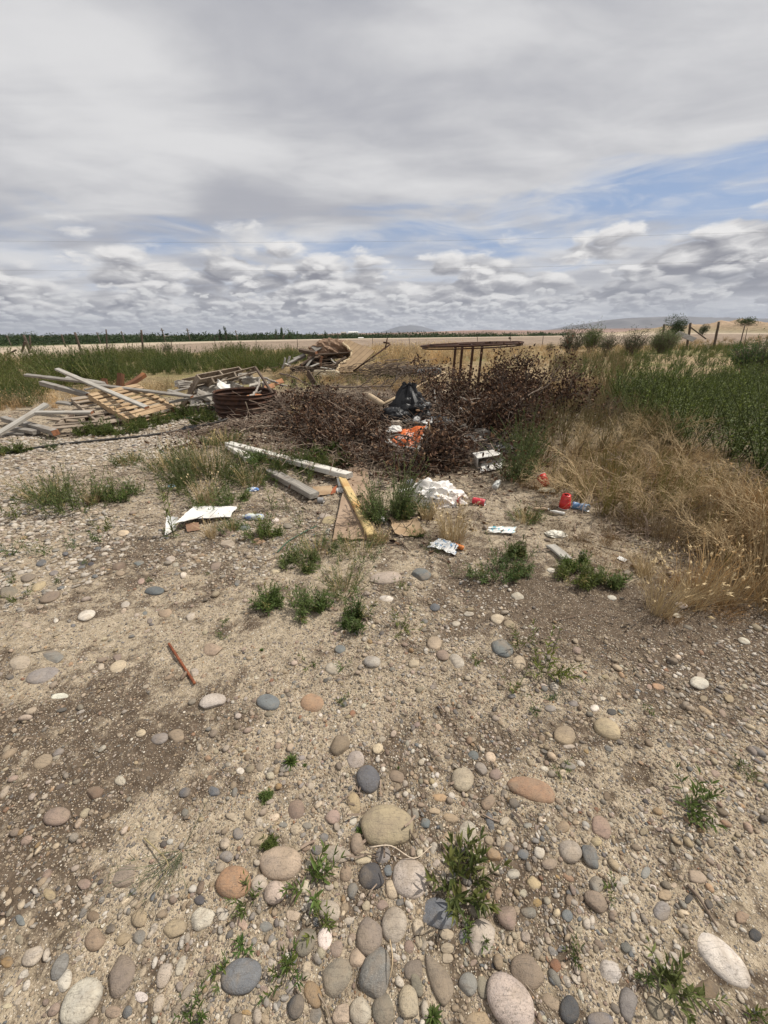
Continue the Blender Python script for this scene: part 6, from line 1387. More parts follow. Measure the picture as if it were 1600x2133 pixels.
# black bags
for nm, lb, px, py, Y, dims, sd, rot in [
    ('bin_bag', 'tall slumped black bin liner rising highest in the dead brush', 862, 862, 6.2, (.62, .50, .66), 1, .3), ('bin_bag', 'matt black bag bulging left of the tall slumped one', 828, 866, 6.05, (.50, .40, .42), 2, 0),
    ('bin_bag', 'smooth round charcoal bag behind the white paper', 912, 888, 5.8, (.44, .36, .26), 3, .2), ('bin_bag', 'crinkled black bag half under twigs right of the orange sack', 922, 918, 5.35, (.50, .36, .26), 4, .5),
    ('bin_bag', 'flat torn black liner beneath the white jar and brick', 850, 895, 5.5, (.40, .3, .10), 5, .1), ('bin_bag', 'low dark cloth bundle beyond the white plastic tub', 1034, 950, 4.85, (.52, .34, .20), 6, .1),
    ('bin_bag', 'small dark rag beneath the orange sack front edge', 880, 945, 4.7, (.36, .16, .08), 7, .3)]:
    p = PY(px, py, Y); z = p[2] if nm and sd < 6 else Gs(p[0], Y)
    z = max(Gs(p[0], p[1]) + (.12 if sd < 4 else .03), z - dims[2] * .15)
    crumple(nm, lb, (p[0], p[1], z), dims, sd, BLACKP, 8.0, .42, 5, 'bag', 'black bags in the dead brush', rot)
def peak():
    """the drawn-up neck of the tall bag"""
    rg = np.random.RandomState(9); ac = Acc(); b0 = PY(852, 850, 6.15); t0 = PY(853, 799, 6.25)
    n = 26; m = 16; V = []
    for j in range(m):
        f = j / (m - 1); c = b0 * (1 - f) + t0 * f + [-.02 * math.sin(f * 3), 0, 0]; r = .20 * (1 - f) ** .8 + .045 + .03 * (f > .9)
        for i in range(n):
            a = i * 2 * math.pi / n; rr = r * (1 + .28 * math.sin(a * 5 + f * 2) + .14 * math.sin(a * 9 - f * 4)); V.append(c + [rr * math.cos(a), rr * .6 * math.sin(a), .03 * math.sin(a * 3)])
    Q = [(j * n + i, j * n + (i + 1) % n, (j + 1) * n + (i + 1) % n, (j + 1) * n + i) for j in range(m - 1) for i in range(n)]
    V = np.array(V); ac.add(V - b0, None, np.array(Q)); tag(ac.obj('bin_bag', BLACKP, None, tuple(b0), smooth=False), 'pointed black plastic drawn up into a peak above the bags', 'bag', 'black bags in the dead brush')
peak()
# orange printed sack, its side seams white, standing open to the right
ORANGE = m_plain('orange_print', (.72, .165, .035), (.62, .14, .035), .5, 9, 30, .2, .002, .4, ((.50, .22, .12), .3))
def sack():
    c = [PY(840, 937, 4.85), PY(872, 934, 4.75), PY(893, 889, 5.15), PY(838, 896, 5.3)]
    c = [PY(812, 925, 4.95), PY(873, 937, 4.75), PY(892, 889, 5.15), PY(832, 899, 5.25)]
    root = empty('paper_sack', tuple(c[0]), 'bright orange printed sack with white edges and a black leaf emblem', 'sack')
    o0 = np.array(c[0])
    nx, ny = 26, 20; u, v = np.meshgrid(np.linspace(0, 1, nx), np.linspace(0, 1, ny)); u = u.ravel(); v = v.ravel()
    N = np.cross(c[1] - c[0], c[3] - c[0]); N /= np.linalg.norm(N); N = N if N[2] > 0 else -N
    def surf(u, v, lift=0.0):
        P = c[0][None] * ((1 - u) * (1 - v))[:, None] + c[1][None] * (u * (1 - v))[:, None] + c[2][None] * (u * v)[:, None] + c[3][None] * ((1 - u) * v)[:, None]
        h = .03 * np.sin(u * 5 + 1) * np.sin(v * 3) + .05 * u * v + .012 * np.sin(u * 13 + v * 6) + .01 * np.sin(v * 17 - u * 7)
        return P + N[None] * (h + lift)[:, None] - o0
    i = np.arange(ny - 1)[:, None]; j = np.arange(nx - 1)[None]; Q = np.stack([i * nx + j, i * nx + j + 1, (i + 1) * nx + j + 1, (i + 1) * nx + j], 2).reshape(-1, 4)
    z = np.zeros_like(u); ac = Acc(); ac.add(surf(u, v, z), None, Q); o = ac.obj('front_panel', ORANGE, root); o.modifiers.new('thickness', 'SOLIDIFY').thickness = .002
    # white seams down the far side and along the foot
    ac = Acc()
    for (ua, ub, va, vb) in ((.93, 1.03, 0, 1.0), (.55, 1.0, -.05, .05), (.0, .35, -.04, .05)):
        uu, vv = np.meshgrid(np.linspace(ua, ub, 4), np.linspace(va, vb, 20)); uu = uu.ravel(); vv = vv.ravel(); q = np.stack([np.arange(19)[:, None] * 4 + np.arange(3)[None] + k for k in (0,)], 2).reshape(-1)
        Qs = np.stack([q, q + 1, q + 5, q + 4], 1); ac.add(surf(uu, vv, np.full_like(uu, .004)), None, Qs)
    ac.obj('white_seam', WPAPER, root)
    # open gusset: brown inner paper turned to the right
    ac = Acc(); e0, e1 = surf(np.array([1.03]), np.array([0.15]), np.zeros(1))[0], surf(np.array([1.03]), np.array([1.0]), np.zeros(1))[0]
    b = [e0, e0 + [.055, .06, -.05], e1 + [.05, .12, -.10], e1]; ac.add(np.array(b), None, np.array([(0, 1, 2, 3)])); g = ac.obj('gusset', m_plain('brown_kraft', (.34, .21, .10), (.25, .15, .07), .8, 8, 40), root); g.modifiers.new('thickness', 'SOLIDIFY').thickness = .002
    # printing: broken white lettering strokes and a black leaf spray
    ac = Acc(); rg = np.random.RandomState(2)
    def dab(u0, v0, du, dv):
        uu = np.array([u0, u0 + du, u0 + du, u0]); vv = np.array([v0, v0, v0 + dv, v0 + dv]); ac.add(surf(uu, vv, np.full(4, .0045)), None, np.array([(0, 1, 2, 3)]))
    for row, (v0, n, u0) in enumerate(((.60, 4, .36), (.34, 7, .14))):
        for k_ in range(n):
            a = u0 + k_ * .062; dab(a, v0, .016, .15); 
            if k_ % 2: dab(a, v0 + .12, .045, .035)
            if k_ % 3 == 0: dab(a, v0 + .055, .04, .03)
            dab(a + .034, v0 + (.0 if k_ % 2 else .05), .014, .10)
    ac.obj('lettering', WPAPER, root)
    ac = Acc()
    for k_ in range(5):
        for s in (-1, 1):
            cu, cv = .76, .42 + k_ * .085; t = np.linspace(0, 2 * math.pi, 9)[:-1]
            uu = cu + s * .032 + .026 * np.cos(t); vv = cv + .03 + .022 * np.sin(t) + s * (uu - cu) * .9
            ac.add(np.concatenate([surf(uu, vv, np.full(8, .005)), surf(np.array([cu + s * .032]), np.array([cv + .03 + .9 * .032]), np.array([.005]))]), np.array([(a, (a + 1) % 8, 8) for a in range(8)]))
    ac.obj('leaf_emblem', BLACKP, root)
sack()
crumple('plastic_scrap', 'crumpled white film tucked behind the orange sack', tuple(PY(822, 897, 5.15)), (.20, .14, .12), 21, WPLAST, 8, .5, 4, 'plastic')
crumple('plastic_scrap', 'small white scrap at the lower left corner of the orange sack', tuple(PY(808, 921, 4.85)), (.10, .07, .07), 22, WPLAST, 8, .5, 4, 'plastic')
sheet('paper', 'lined white sheet of paper fanned out on the black bags', [PY(872, 878, 5.6), PY(901, 887, 5.5), PY(900, 868, 5.75), PY(886, 874, 5.8)], WPAPER, 12, 8, .006, 6, .01, 23, .002, 'paper')
ac = Acc(); lathe(ac, [(0, 0), (.05, 0), (.055, .006), (.055, .09), (.048, .10), (.034, .104), (.034, .118), (.028, .122), (.020, .118), (.012, .112), (0, .112)], 24, B3=basis((.1, -.75, .55))[:, [1, 2, 0]])
tag(ac.obj('jar', WPLAST, None, tuple(PY(867, 880, 5.65))), 'round white screw-top jar lying among black bags', 'jar')
# big crumpled white carrier bag in front of the heap
crumple('carrier_bag', 'crumpled white carrier bag spread on the ground before the dead brush', tuple(PG(903, 1040, .03)), (.50, .34, .34), 31, m_plain('white_film', (.80, .77, .73), (.70, .66, .60), .4, 10, 50, .4, .004, .4, ((.62, .36, .28), .2)), 7, .75, 6, 'bag', rot=-.1)
crumple('plastic_scrap', 'flat white tail of plastic left of the crumpled white carrier bag', tuple(PG(852, 1022, .01)), (.22, .10, .04), 32, WPLAST, 9, .5, 5, 'plastic')
crumple('plastic_scrap', 'grey clear film beside the white carrier bag', tuple(PG(855, 1008, .02)), (.09, .08, .10), 33, m_plain('grey_film', (.30, .30, .32), (.2, .2, .22), .35, 10, 40), 9, .5, 4, 'plastic')
crumple('plastic_scrap', 'crushed bright red scrap between the dark bush and the white bag', tuple(PG(849, 1043, .02)), (.075, .06, .06), 34, m_plain('red_film', (.62, .03, .03), (.45, .02, .02), .5, 10, 40), 9, .5, 4, 'plastic')
crumple('plastic_scrap', 'white crumpled wrapper against the muddy plywood', tuple(PG(791, 1083, .01)), (.115, .09, .06), 35, m_print('wrap_w', (.72, .69, .64), [((.16, .14, .10), .60)], 18), 9, .55, 5, 'wrapper')
crumple('plastic_scrap', 'pale crushed plastic in the grass beyond the grey offcut', tuple(PG(1158, 1113, .01)), (.13, .09, .05), 36, m_print('wrap_g', (.66, .62, .52), [((.16, .16, .12), .60)], 22), 9, .55, 5, 'wrapper')
crumple('plastic_scrap', 'light blue plastic lump at the left edge of the green clump', tuple(PG(359, 1013, .01)), (.085, .06, .05), 37, m_plain('pale_blue', (.32, .58, .68), (.6, .75, .78), .5, 20, 40), 6, .3, 4, 'plastic')
crumple('plastic_scrap', 'blue and white plastic lump hidden in weeds', tuple(PG(527, 1020, .01)), (.13, .08, .05), 38, m_print('blue_w', (.62, .66, .72), [((.10, .22, .50), .50)], 26), 8, .4, 4, 'plastic')
crumple('stone_white', None, tuple(PG(476, 976, .01)), (.12, .10, .10), 39, WPLAST, 4, .1, 3); o = COL.objects[-1]; tag(bpy.data.objects['stone_white'], 'dirty white plastic lump beside the forked white timber', 'plastic'); bpy.data.objects['stone_white'].name = 'plastic_scrap'
crumple('plastic_scrap', 'white film scrap by the cardboard tray under the timber end', tuple(PG(709, 1022, .01)), (.11, .09, .06), 40, WPLAST, 9, .5, 4, 'plastic')
# flat sheets
sheet('plywood_sheet', 'muddy sheet of plywood lying flat under the yellow board', PGs((690, 1130, .012), (782, 1122, .012), (765, 965, .02), (728, 968, .02)), PLYD, 26, 30, .008, 5, .03, 41, .008, 'sheet')
sheet('cardboard', 'curled square of brown cardboard right of the yellow board', PGs((822, 1118, .012), (886, 1116, .014), (868, 1084, .02), (812, 1083, .02)), CARD, 18, 16, .006, 5, .04, 42, .004, 'cardboard', None, .028)
def white_panel():
    root_l = 'folded white vinyl panel with a raised flap, a weed growing through it'
    p = [PG(375, 1084, .05), PG(480, 1078, .03), PG(494, 1056, .03), PG(402, 1056, .06)]
    root = empty('vinyl_panel', tuple(PG(420, 1085)), root_l, 'panel'); o0 = np.array(root.location)
    V = WHITE_V = m_plain('dirty_white_vinyl', (.74, .73, .70), (.64, .62, .58), .5, 9, 40, .2, .003, .4, ((.42, .36, .28), .35))
    def part(nm, corners, sd, mat, amp=.008):
        o = sheet(nm, None, corners, mat, 20, 10, amp, 6, .03, sd, .004); o.location = Vector(o.location) - Vector(o0); o.parent = root; return o
    part('main_sheet', p, 51, V, .012); part('folded_strip', [PG(365, 1090, .09), PG(408, 1080, .075), PG(425, 1072, .07), PG(400, 1058, .085)], 52, V, .004)
    part('raised_flap', [PG(342, 1117, .01), PG(364, 1105, .015), PG(370, 1078, .12), PG(346, 1076, .12)], 53, V, .010)
white_panel()
sheet('cardboard', 'small brown box flap beneath the folded white panel', PGs((390, 1108, .012), (417, 1104, .012), (414, 1088, .035), (386, 1090, .035)), m_plain('brown_flap', (.25, .15, .10), (.19, .11, .07), .9, 9, 60), 10, 8, .004, 6, .02, 54, .003, 'cardboard')
sheet('wrapper', 'torn white and blue wrapper crumpled on bare earth', PGs((888, 1140, .01), (946, 1156, .01), (955, 1135, .04), (915, 1124, .04)), m_print('wrap_blue', (.74, .74, .72), [((.16, .30, .48), .585), ((.10, .10, .10), .63)], 30), 20, 14, .028, 9, .08, 55, .002, 'wrapper')
sheet('wrapper', 'flat white and teal wrapper beyond the leafy clump', PGs((1018, 1110, .01), (1070, 1112, .01), (1078, 1098, .03), (1020, 1099, .035)), m_print('wrap_teal', (.76, .76, .72), [((.10, .42, .50), .575), ((.30, .24, .08), .62)], 30), 20, 12, .028, 9, .08, 56, .002, 'wrapper')
sheet('paper', 'crushed cream wrapper standing below the far red cup', PGs((1118, 1024, .01), (1155, 1026, .01), (1156, 1016, .03), (1125, 1017, .035)), m_plain('cream_paper', (.66, .64, .50), (.55, .52, .4), .7, 9, 40), 14, 8, .02, 9, .05, 57, .002, 'wrapper')
sheet('card', 'small white card lying alone on earth and straw', PGs((1285, 1163, .008), (1301, 1171, .008), (1307, 1166, .008), (1291, 1158, .008)), WPAPER, 8, 6, .002, 6, .0, 58, .002, 'card')
sheet('cardboard', 'brown cardboard tray with an orange turned-up edge by the grey beam end', PGs((655, 1033, .01), (697, 1030, .01), (692, 1012, .03), (652, 1014, .02)), CARD, 14, 10, .01, 5, .04, 59, .003, 'cardboard')
sheet('cardboard', 'orange-printed cardboard edge turned up beside the tray', PGs((688, 1030, .01), (699, 1026, .02), (702, 1011, .075), (694, 1016, .06)), m_plain('red_print', (.40, .13, .06), (.30, .09, .04), .8, 9, 40), 8, 8, .003, 5, .04, 60, .003, 'cardboard')
sheet('paper', 'white paper strip half buried near the brush', [PY(506, 911, 6.2), PY(512, 914, 6.15), PY(528, 905, 6.35), PY(522, 902, 6.4)], WPAPER, 8, 6, .004, 5, .03, 61, .003, 'paper')
# white plastic tub on its side
def tub():
    p = PG(1020, 972, .02); root = empty('plastic_tub', tuple(p), 'cloudy white plastic tub tipped on its side beside the dead brush', 'tub'); root.rotation_euler = (R(4), R(-6), R(12))
    bm = bmesh.new(); w, d, h = .30, .20, .13
    for (sx, sz) in ((1, 1),):
        o = [bm.verts.new(v) for v in [(-w / 2, 0, 0), (w / 2, 0, 0), (w / 2, 0, h), (-w / 2, 0, h)]]; i_ = [bm.verts.new(v) for v in [(-w * .42, d, .012), (w * .42, d, .012), (w * .42, d, h - .012), (-w * .42, d, h - .012)]]
        for k_ in range(4): bm.faces.new([o[k_], o[(k_ + 1) % 4], i_[(k_ + 1) % 4], i_[k_]])
        bm.faces.new(i_)
    ob = mkobj('tub_body', bm, WPLAST, root); ob.modifiers.new('t', 'SOLIDIFY').thickness = .004; b = ob.modifiers.new('b', 'BEVEL'); b.width = .012; b.segments = 2
    ac = Acc(); tube(ac, np.array([(-w / 2, 0, 0), (w / 2, 0, 0), (w / 2, 0, h), (-w / 2, 0, h), (-w / 2, 0, 0)]), .006, 6); ac.obj('rim', WPLAST, root)
    sheet('clear_lid', 'flat clear lid leaning right of the tipped white tub', PGs((1000, 985, .02), (1046, 975, .02), (1048, 957, .06), (1004, 960, .06)), WPLAST, 10, 8, .006, 5, .02, 62, .003, 'lid')
tub()
# cups, cans, bottles
RED = m_plain('red_plastic', (.60, .025, .022), (.52, .02, .02), .38, 8, 30, .1, .002, .5); WIN = m_plain('white_lining', (.78, .75, .72), (.70, .67, .62), .45, 8, 30, .1)
def cup(label, loc, d, s=1.0):
    root = bpy.data.objects.new('red_cup', None); COL.objects.link(root); root.matrix_world = mat4(basis(d)[:, [1, 2, 0]], loc); tag(root, label, 'cup', 'red plastic party cups')
    prof = [(0, 0), (.031, 0), (.033, .002), (.035, .022), (.037, .024), (.039, .060), (.041, .062), (.045, .112)]
    ac = Acc(); lathe(ac, [(r * s, z * s) for r, z in prof], 32); o = ac.obj('cup_body', RED, root); o.modifiers.new('t', 'SOLIDIFY').thickness = .0012
    ac = Acc(); a = np.linspace(0, 2 * math.pi, 33); tube(ac, np.stack([.046 * s * np.cos(a), .046 * s * np.sin(a), np.full(33, .114 * s)], 1), .0022 * s, 6, cap=False); ac.obj('rim', WIN, root)
    for k_, (r, z) in enumerate(((.0385, .040), (.0425, .085))):
        ac = Acc(); tube(ac, np.stack([r * s * np.cos(a), r * s * np.sin(a), np.full(33, z * s)], 1), .0014 * s, 5, cap=False); ac.obj('ridge', RED if k_ else RED, root)
p = PG(1175, 1059); cup('red cup standing upside down on the gravel', (p[0], p[1], p[2] + .135), (.05, .1, -1), 1.12)
p = PG(1131, 1018); cup('red cup tipped over in the dry grass, farther of the two', (p[0] + .02, p[1] - .03, p[2] + .045), (-.35, .6, .62), 1.1)
def can(label, loc, d, body, r=.033, L=.12, crush=.0, name='drink_can', twist=0, sd=1, group=None, endmat=None):
    root = bpy.data.objects.new(name, None); COL.objects.link(root); root.matrix_world = mat4(basis(d)[:, [1, 2, 0]], loc); tag(root, label, 'can', group)
    def dent(V):
        V = V.copy(); f = np.exp(-((V[:, 2] - L * .5) / (L * .14)) ** 2) * crush; V[:, 0] *= 1 - f * .8; V[:, 1] *= 1 - f * .2; V[:, 0] += f * r * .5 * np.sin(V[:, 2] * 80); return V
    z = np.linspace(.006, L - .006, 22); ac = Acc(); lathe(ac, [(r * .80, 0.0), (r, .006)] + [(r, q) for q in z[1:-1]] + [(r, L - .006), (r * .86, L)], 28, dent=dent); ac.obj('can_body', body, root)
    al = endmat or m_plain('bare_aluminium', (.62, .62, .62), (.5, .5, .5), .35, 20, 60, .1, .001, .5, None, .8)
    ac = Acc(); lathe(ac, [(0, L - .004), (r * .6, L - .004), (r * .78, L - .006), (r * .86, L)], 28, dent=dent); ac.obj('can_top', al, root)
    ac = Acc(); lathe(ac, [(0, .005), (r * .55, .004), (r * .70, -.001), (r * .80, 0)], 28, dent=dent); ac.obj('can_bottom', al, root)
    return root
p = PG(985, 1042, .033); can('red drink can on its side right of the paper cup', p + [0, 0, 0], (.9, -.55, 0), m_print('can_red', (.52, .035, .05), [((.70, .60, .58), .64)], 40))
p = PG(1192, 1052, .033); can('crushed blue drink can beside the upturned red cup', p, (.85, -.5, 0), m_print('can_blue', (.10, .20, .36), [((.60, .66, .72), .60)], 30), crush=.5)
p = PG(1212, 1056, .033); can('second blue can, its silver end showing, right of the crushed one', p, (.25, -.9, .25), m_print('can_blue2', (.14, .26, .42), [((.62, .68, .74), .55)], 30), L=.075, crush=.2)
# fast-food cup lying open toward us
def papercup():
    p = PG(958, 1044, .04); root = bpy.data.objects.new('paper_cup', None); COL.objects.link(root); root.matrix_world = mat4(basis((.75, -.65, .18))[:, [1, 2, 0]], p - np.array([.06, -.05, .0])); tag(root, 'white paper cup with red print lying open against the white bag', 'cup')
    ac = Acc(); lathe(ac, [(0, 0), (.034, 0), (.036, .004), (.046, .10)], 32); o = ac.obj('cup_body', m_print('cup_print', (.72, .66, .60), [((.55, .08, .06), .50)], 20), root); o.modifiers.new('t', 'SOLIDIFY').thickness = .0015
    ac = Acc(); a = np.linspace(0, 2 * math.pi, 33); tube(ac, np.stack([.0465 * np.cos(a), .0465 * np.sin(a), np.full(33, .101)], 1), .0025, 6, cap=False); ac.obj('rim', m_plain('brown_rim', (.42, .30, .2), None, .7), root)
papercup()
ORB = m_plain('orange_bottle', (.60, .20, .05), (.50, .15, .04), .35, 10, 40, .1)
def bottle(label, p, d, mat, L, r, cap=WPLAST, cat='bottle'):
    root = bpy.data.objects.new('plastic_bottle', None); COL.objects.link(root); root.matrix_world = mat4(basis(d)[:, [1, 2, 0]], p); tag(root, label, cat)
    ac = Acc(); lathe(ac, [(0, 0), (r * .85, 0), (r, r * .3), (r, L * .35), (r * .82, L * .42), (r, L * .5), (r, L * .7), (r * .45, L * .88), (r * .42, L * .94), (r * .3, L * .94)], 24); ac.obj('bottle_body', mat, root)
    ac = Acc(); lathe(ac, [(r * .48, L * .92), (r * .48, L), (0, L)], 20); ac.obj('cap', cap, root)
bottle('orange bottle with a pale cap resting on the torn wrapper', PG(966, 1142, .02), (-.7, .35, .12), ORB, .105, .018)
CLEAR = m_plain('cloudy_clear_plastic', (.50, .50, .47), (.42, .42, .38), .3, 10, 40, .3)
bottle('cloudy clear bottle lying crumpled by the yellow-green grass', PG(1030, 1016, .03), (.5, .8, .15), CLEAR, .16, .032)
bottle('clear bottle with a bluish label lying in front of the green clump', PG(548, 1078, .02), (-1, .1, .02), m_print('bottle_lab', (.55, .58, .55), [((.18, .26, .50), .52), ((.60, .62, .22), .60)], 20), .19, .032)
bottle('clear bottle wedged beside the yellow board, white label showing', PG(712, 1014, .02), (-.25, .8, .35), m_print('bottle_lab2', (.60, .60, .56), [((.22, .22, .22), .56)], 24), .16, .032)
bottle('short tan plastic tube lying past the bare earth', PG(1113, 1060, .018), (1, -.06, 0), m_plain('tan_tube', (.46, .33, .22), (.38, .27, .17), .6, 9, 40), .13, .018)
bottle('white plastic tube, pointed, in front of the upturned cup', PG(1176, 1070, .015), (-.9, .45, .05), WPLAST, .12, .014)
can('short grey tin lying on its side at the end of the grey beam', PG(662, 1042, .03), (.9, -.1, 0), m_plain('grey_tin', (.30, .29, .28), (.2, .19, .18), .5, 9, 40), .03, .06, name='tin')
ac = Acc(); q = spline(PGs((744, 1022, .02), (752, 1019, .03), (760, 1016, .035), (768, 1013, .03)), 16); tube(ac, q - q[0], np.array([.008] + [.016] * 12 + [.014, .010, .006]), 8); tag(ac.obj('rubber_strip', BLACKP, None, tuple(q[0])), 'curved strip of black rubber lying on the plywood', 'rubber')
# rebar with ribs
def rebar():
    a, b = PG(352, 1342, .008), PG(406, 1425, .008); ac = Acc(); n = 110; t = np.linspace(0, 1, n); P = a + (b - a) * t[:, None]; P[:, 2] += .004
    r = .0058 + .0012 * (np.arange(n) % 3 == 0); tube(ac, P - a, r, 10); tag(ac.obj('rebar', RUSTR, None, tuple(a)), 'short rusty reinforcing bar lying alone on the sandy gravel', 'steel bar')
rebar()
# hoses
HOSE = m_plain('black_hose', (.022, .022, .022), (.05, .045, .04), .5, 9, 40, .1); GHOSE = m_plain('green_hose', (.035, .10, .06), (.05, .12, .07), .45, 9, 40, .1)
def hose(label, pts, r, mat):
    q = spline(PGs(*pts), 60); ac = Acc(); tube(ac, q - q[0], r, 8); tag(ac.obj('garden_hose', mat, None, tuple(q[0])), label, 'hose')
hose('long black hose snaking over the stones toward the heap', [(-120, 962, .02), (0, 946, .02), (100, 929, .02), (200, 918, .02), (300, 908, .02), (380, 895, .02), (450, 880, .02), (475, 872, .03)], .018, HOSE)
hose('green hose lying before the big pallet', [(345, 864, .02), (375, 868, .03), (400, 872, .03), (424, 871, .03), (452, 862, .04)], .014, GHOSE)
hose('green hose loop running up to the fire ring wall', [(420, 834, .06), (432, 842, .06), (446, 850, .05), (458, 853, .05)], .014, GHOSE)
hose('thin black hose curving to the fire ring', [(395, 876, .02), (420, 866, .02), (440, 858, .04), (456, 852, .06)], .011, HOSE)
hose('thin green twine trailing through the dry weeds', [(578, 1150, .01), (600, 1128, .01), (630, 1110, .02), (660, 1095, .01)], .004, GHOSE)
crumple('bin_bag', 'small black rag tangled at the end of the long hose', tuple(PG(400, 893, .02)), (.30, .2, .10), 71, BLACKP, 7, .5, 5, 'bag', 'black bags in the dead brush')
ac = Acc(); q = spline(PGs((1432, 1843, .006), (1456, 1870, .008), (1480, 1908, .006), (1494, 1930, .005)), 24); tube(ac, q - q[0], np.linspace(.005, .0025, 24), 6, (.16, .12, .09)); tag(ac.obj('bare_branch', MBARK, None, tuple(q[0])), 'dark bark twig beyond the long white streaked stone', 'twig')
for i, (pts, l) in enumerate([([(1075, 2028, .006), (1110, 2068, .01), (1150, 2125, .008)], 'thin grey twig across the photo foot beside the big pale granite cobble'), ([(812, 1957, .02), (818, 1999, .04), (811, 2043, .02)], 'dry stalk standing over the long dark speckled cobble'), ([(663, 2070, .01), (680, 2100, .012), (690, 2133, .01)], 'grey twig beside the amber cobble'),
      ([(770, 1765, .03), (815, 1762, .035), (862, 1788, .012), (900, 1762, .008)], 'pale dry root curling at the base of the big tan boulder'), ([(1175, 1610, .006), (1195, 1625, .008), (1220, 1640, .005)], 'thin dark twig behind the long orange-tan cobble'), ([(300, 1745, .01), (350, 1800, .03), (320, 1850, .01)], 'thin dry stalk arching over the sandy grit'), ([(1150, 1295, .005), (1200, 1283, .012), (1262, 1275, .006)], 'small brown twig on the smooth bare earth'), ([(65, 1360, .005), (90, 1355, .006), (110, 1351, .005)], 'dark straight twig behind the long grey stone')]):
    q = spline(PGs(*pts), 16); ac = Acc(); tube(ac, q - q[0], np.linspace(.0024, .0012, 16), 5, [(.24, .19, .14), (.42, .32, .2), (.24, .19, .14), (.55, .45, .34), (.13, .10, .08), (.32, .26, .14), (.2, .14, .1), (.1, .08, .06)][i]); tag(ac.obj('twig', MBARK, None, tuple(q[0])), l, 'twig')

# ------------------------------------------------------------------ round rusty frame on legs
def frame():
    Yc = 11.0; c = PY(981, 717, Yc); Rr = 1.30; ztop = c[2]; gz = Gs(c[0], Yc); tilt = .035
    root = empty('round_iron_frame', (c[0], Yc, gz), 'large round rusty iron frame on straight legs behind the dead brush', 'iron frame'); H_ = ztop - gz
    def rp(r, a, dz=0): return np.array([r * math.cos(a), r * math.sin(a), H_ + dz + tilt * r * math.cos(a)])
    a = np.linspace(0, 2 * math.pi, 81)
    ac = Acc(); tube(ac, np.array([rp(Rr, q) for q in a]), .024, 8, cap=False); ac.obj('outer_ring', RUST, root)
    ac = Acc(); tube(ac, np.array([rp(Rr * .97, q, -.055) for q in a]), .016, 8, cap=False); ac.obj('lower_ring', RUST, root)
    ac = Acc(); tube(ac, np.array([rp(.34, q, .01) for q in a]), .020, 8, cap=False); ac.obj('inner_ring', RUST, root)
    for i in range(6):
        b = i * math.pi / 3 + .35; ac = Acc(); tube(ac, np.array([rp(.34, b), rp(Rr, b)]), .020, 6); ac.obj('spoke', RUST, root)
    for (px, pb) in ((948, 768), (962, 778), (984, 786), (1003, 780)):
        Yl = Yc + {948: .15, 962: -.3, 984: -.5, 1003: -.15}[px]; x = PY(px, 740, Yl)[0]; loc = np.array([x - c[0], Yl - Yc, 0])
        ac = Acc(); V, Q = boxarr((-.028, -.028, -.1), (.028, .028, H_ + tilt * loc[0])); V[:4, 0] -= .03; ac.add(V + loc, None, Q); ac.obj('leg', RUST, root, smooth=False)
frame()
# ------------------------------------------------------------------ demolished shed remains in the middle distance
def wall_panel():
    pts = [PY(*q) for q in ((725, 705, 16.6), (752, 716, 16.3), (781, 729, 16.0), (758, 751, 15.4), (734, 773, 14.9), (703, 775, 14.9), (700, 768, 15.0), (705, 764, 15.1), (708, 757, 15.3), (716, 755, 15.4), (727, 748, 15.6), (731, 744, 15.7), (732, 737, 15.9), (734, 733, 16.0), (728, 728, 16.1), (722, 723, 16.3), (716, 720, 16.4), (715, 715, 16.5))]
    P = np.array(pts); c = P.mean(0); u = P[4] - P[2]; u /= np.linalg.norm(u); n = np.cross(P[2] - P[0], P[4] - P[2]); n /= np.linalg.norm(n); n = -n if n[1] > 0 else n
    v = np.cross(n, u); B3 = np.stack([u, v, n], 1); L = (P - c) @ B3; L[:, 2] = 0
    root = bpy.data.objects.new('wall_panel', None); COL.objects.link(root); root.matrix_world = mat4(B3, c); tag(root, 'tan grooved wall panel with a torn cream edge, leaning on the wreckage', 'panel')
    m, B, p, out = newmat('grooved_tan_siding'); tc = B.n('ShaderNodeTexCoord').outputs['Object']; sp = B.n('ShaderNodeSeparateXYZ'); B.s(sp.inputs[0], tc)
    g = B.m('FRACT', B.m('MULTIPLY', sp.outputs[1], 5.2)); gr = B.m('SUBTRACT', 1.0, B.ss(B.m('ABSOLUTE', B.m('SUBTRACT', g, .5)), .02, .13))
    col = B.mix(B.ss(B.noise(tc, 3, 5), .35, .65), (.31, .215, .12), (.25, .17, .095)); col = B.mix(B.m('MULTIPLY', gr, .5), col, (.10, .06, .03)); B.s(p.inputs['Base Color'], col); p.inputs['Roughness'].default_value = .8; bump(B, p, gr, -.6, .01)
    bm = bmesh.new(); f = bm.faces.new([bm.verts.new(tuple(q)) for q in L]); ex = bmesh.ops.extrude_face_region(bm, geom=[f]); [setattr(e, 'co', e.co + Vector((0, 0, -.03))) for e in ex['geom'] if isinstance(e, bmesh.types.BMVert)]
    bmesh.ops.recalc_face_normals(bm, faces=bm.faces); mkobj('panel_board', bm, m, root)
    ac = Acc(); edge = np.concatenate([L[4:], L[:1]]); rg = np.random.RandomState(3); q = []
    for i in range(1, len(edge) - 1):
        for t in np.linspace(0, 1, 6)[:-1]: q.append(edge[i] * (1 - t) + edge[i + 1] * t + rg.normal(0, .012, 3))
    q = np.array(q); tube(ac, q + [0, 0, -.015], np.abs(rg.normal(.034, .014, len(q))), 6); ac.obj('torn_edge', m_plain('cream_foam', (.62, .50, .33), (.5, .38, .24), .95, 20, 80, .8, .01), root, smooth=False)
wall_panel()
SH = 'boards and scraps in the collapsed shed'
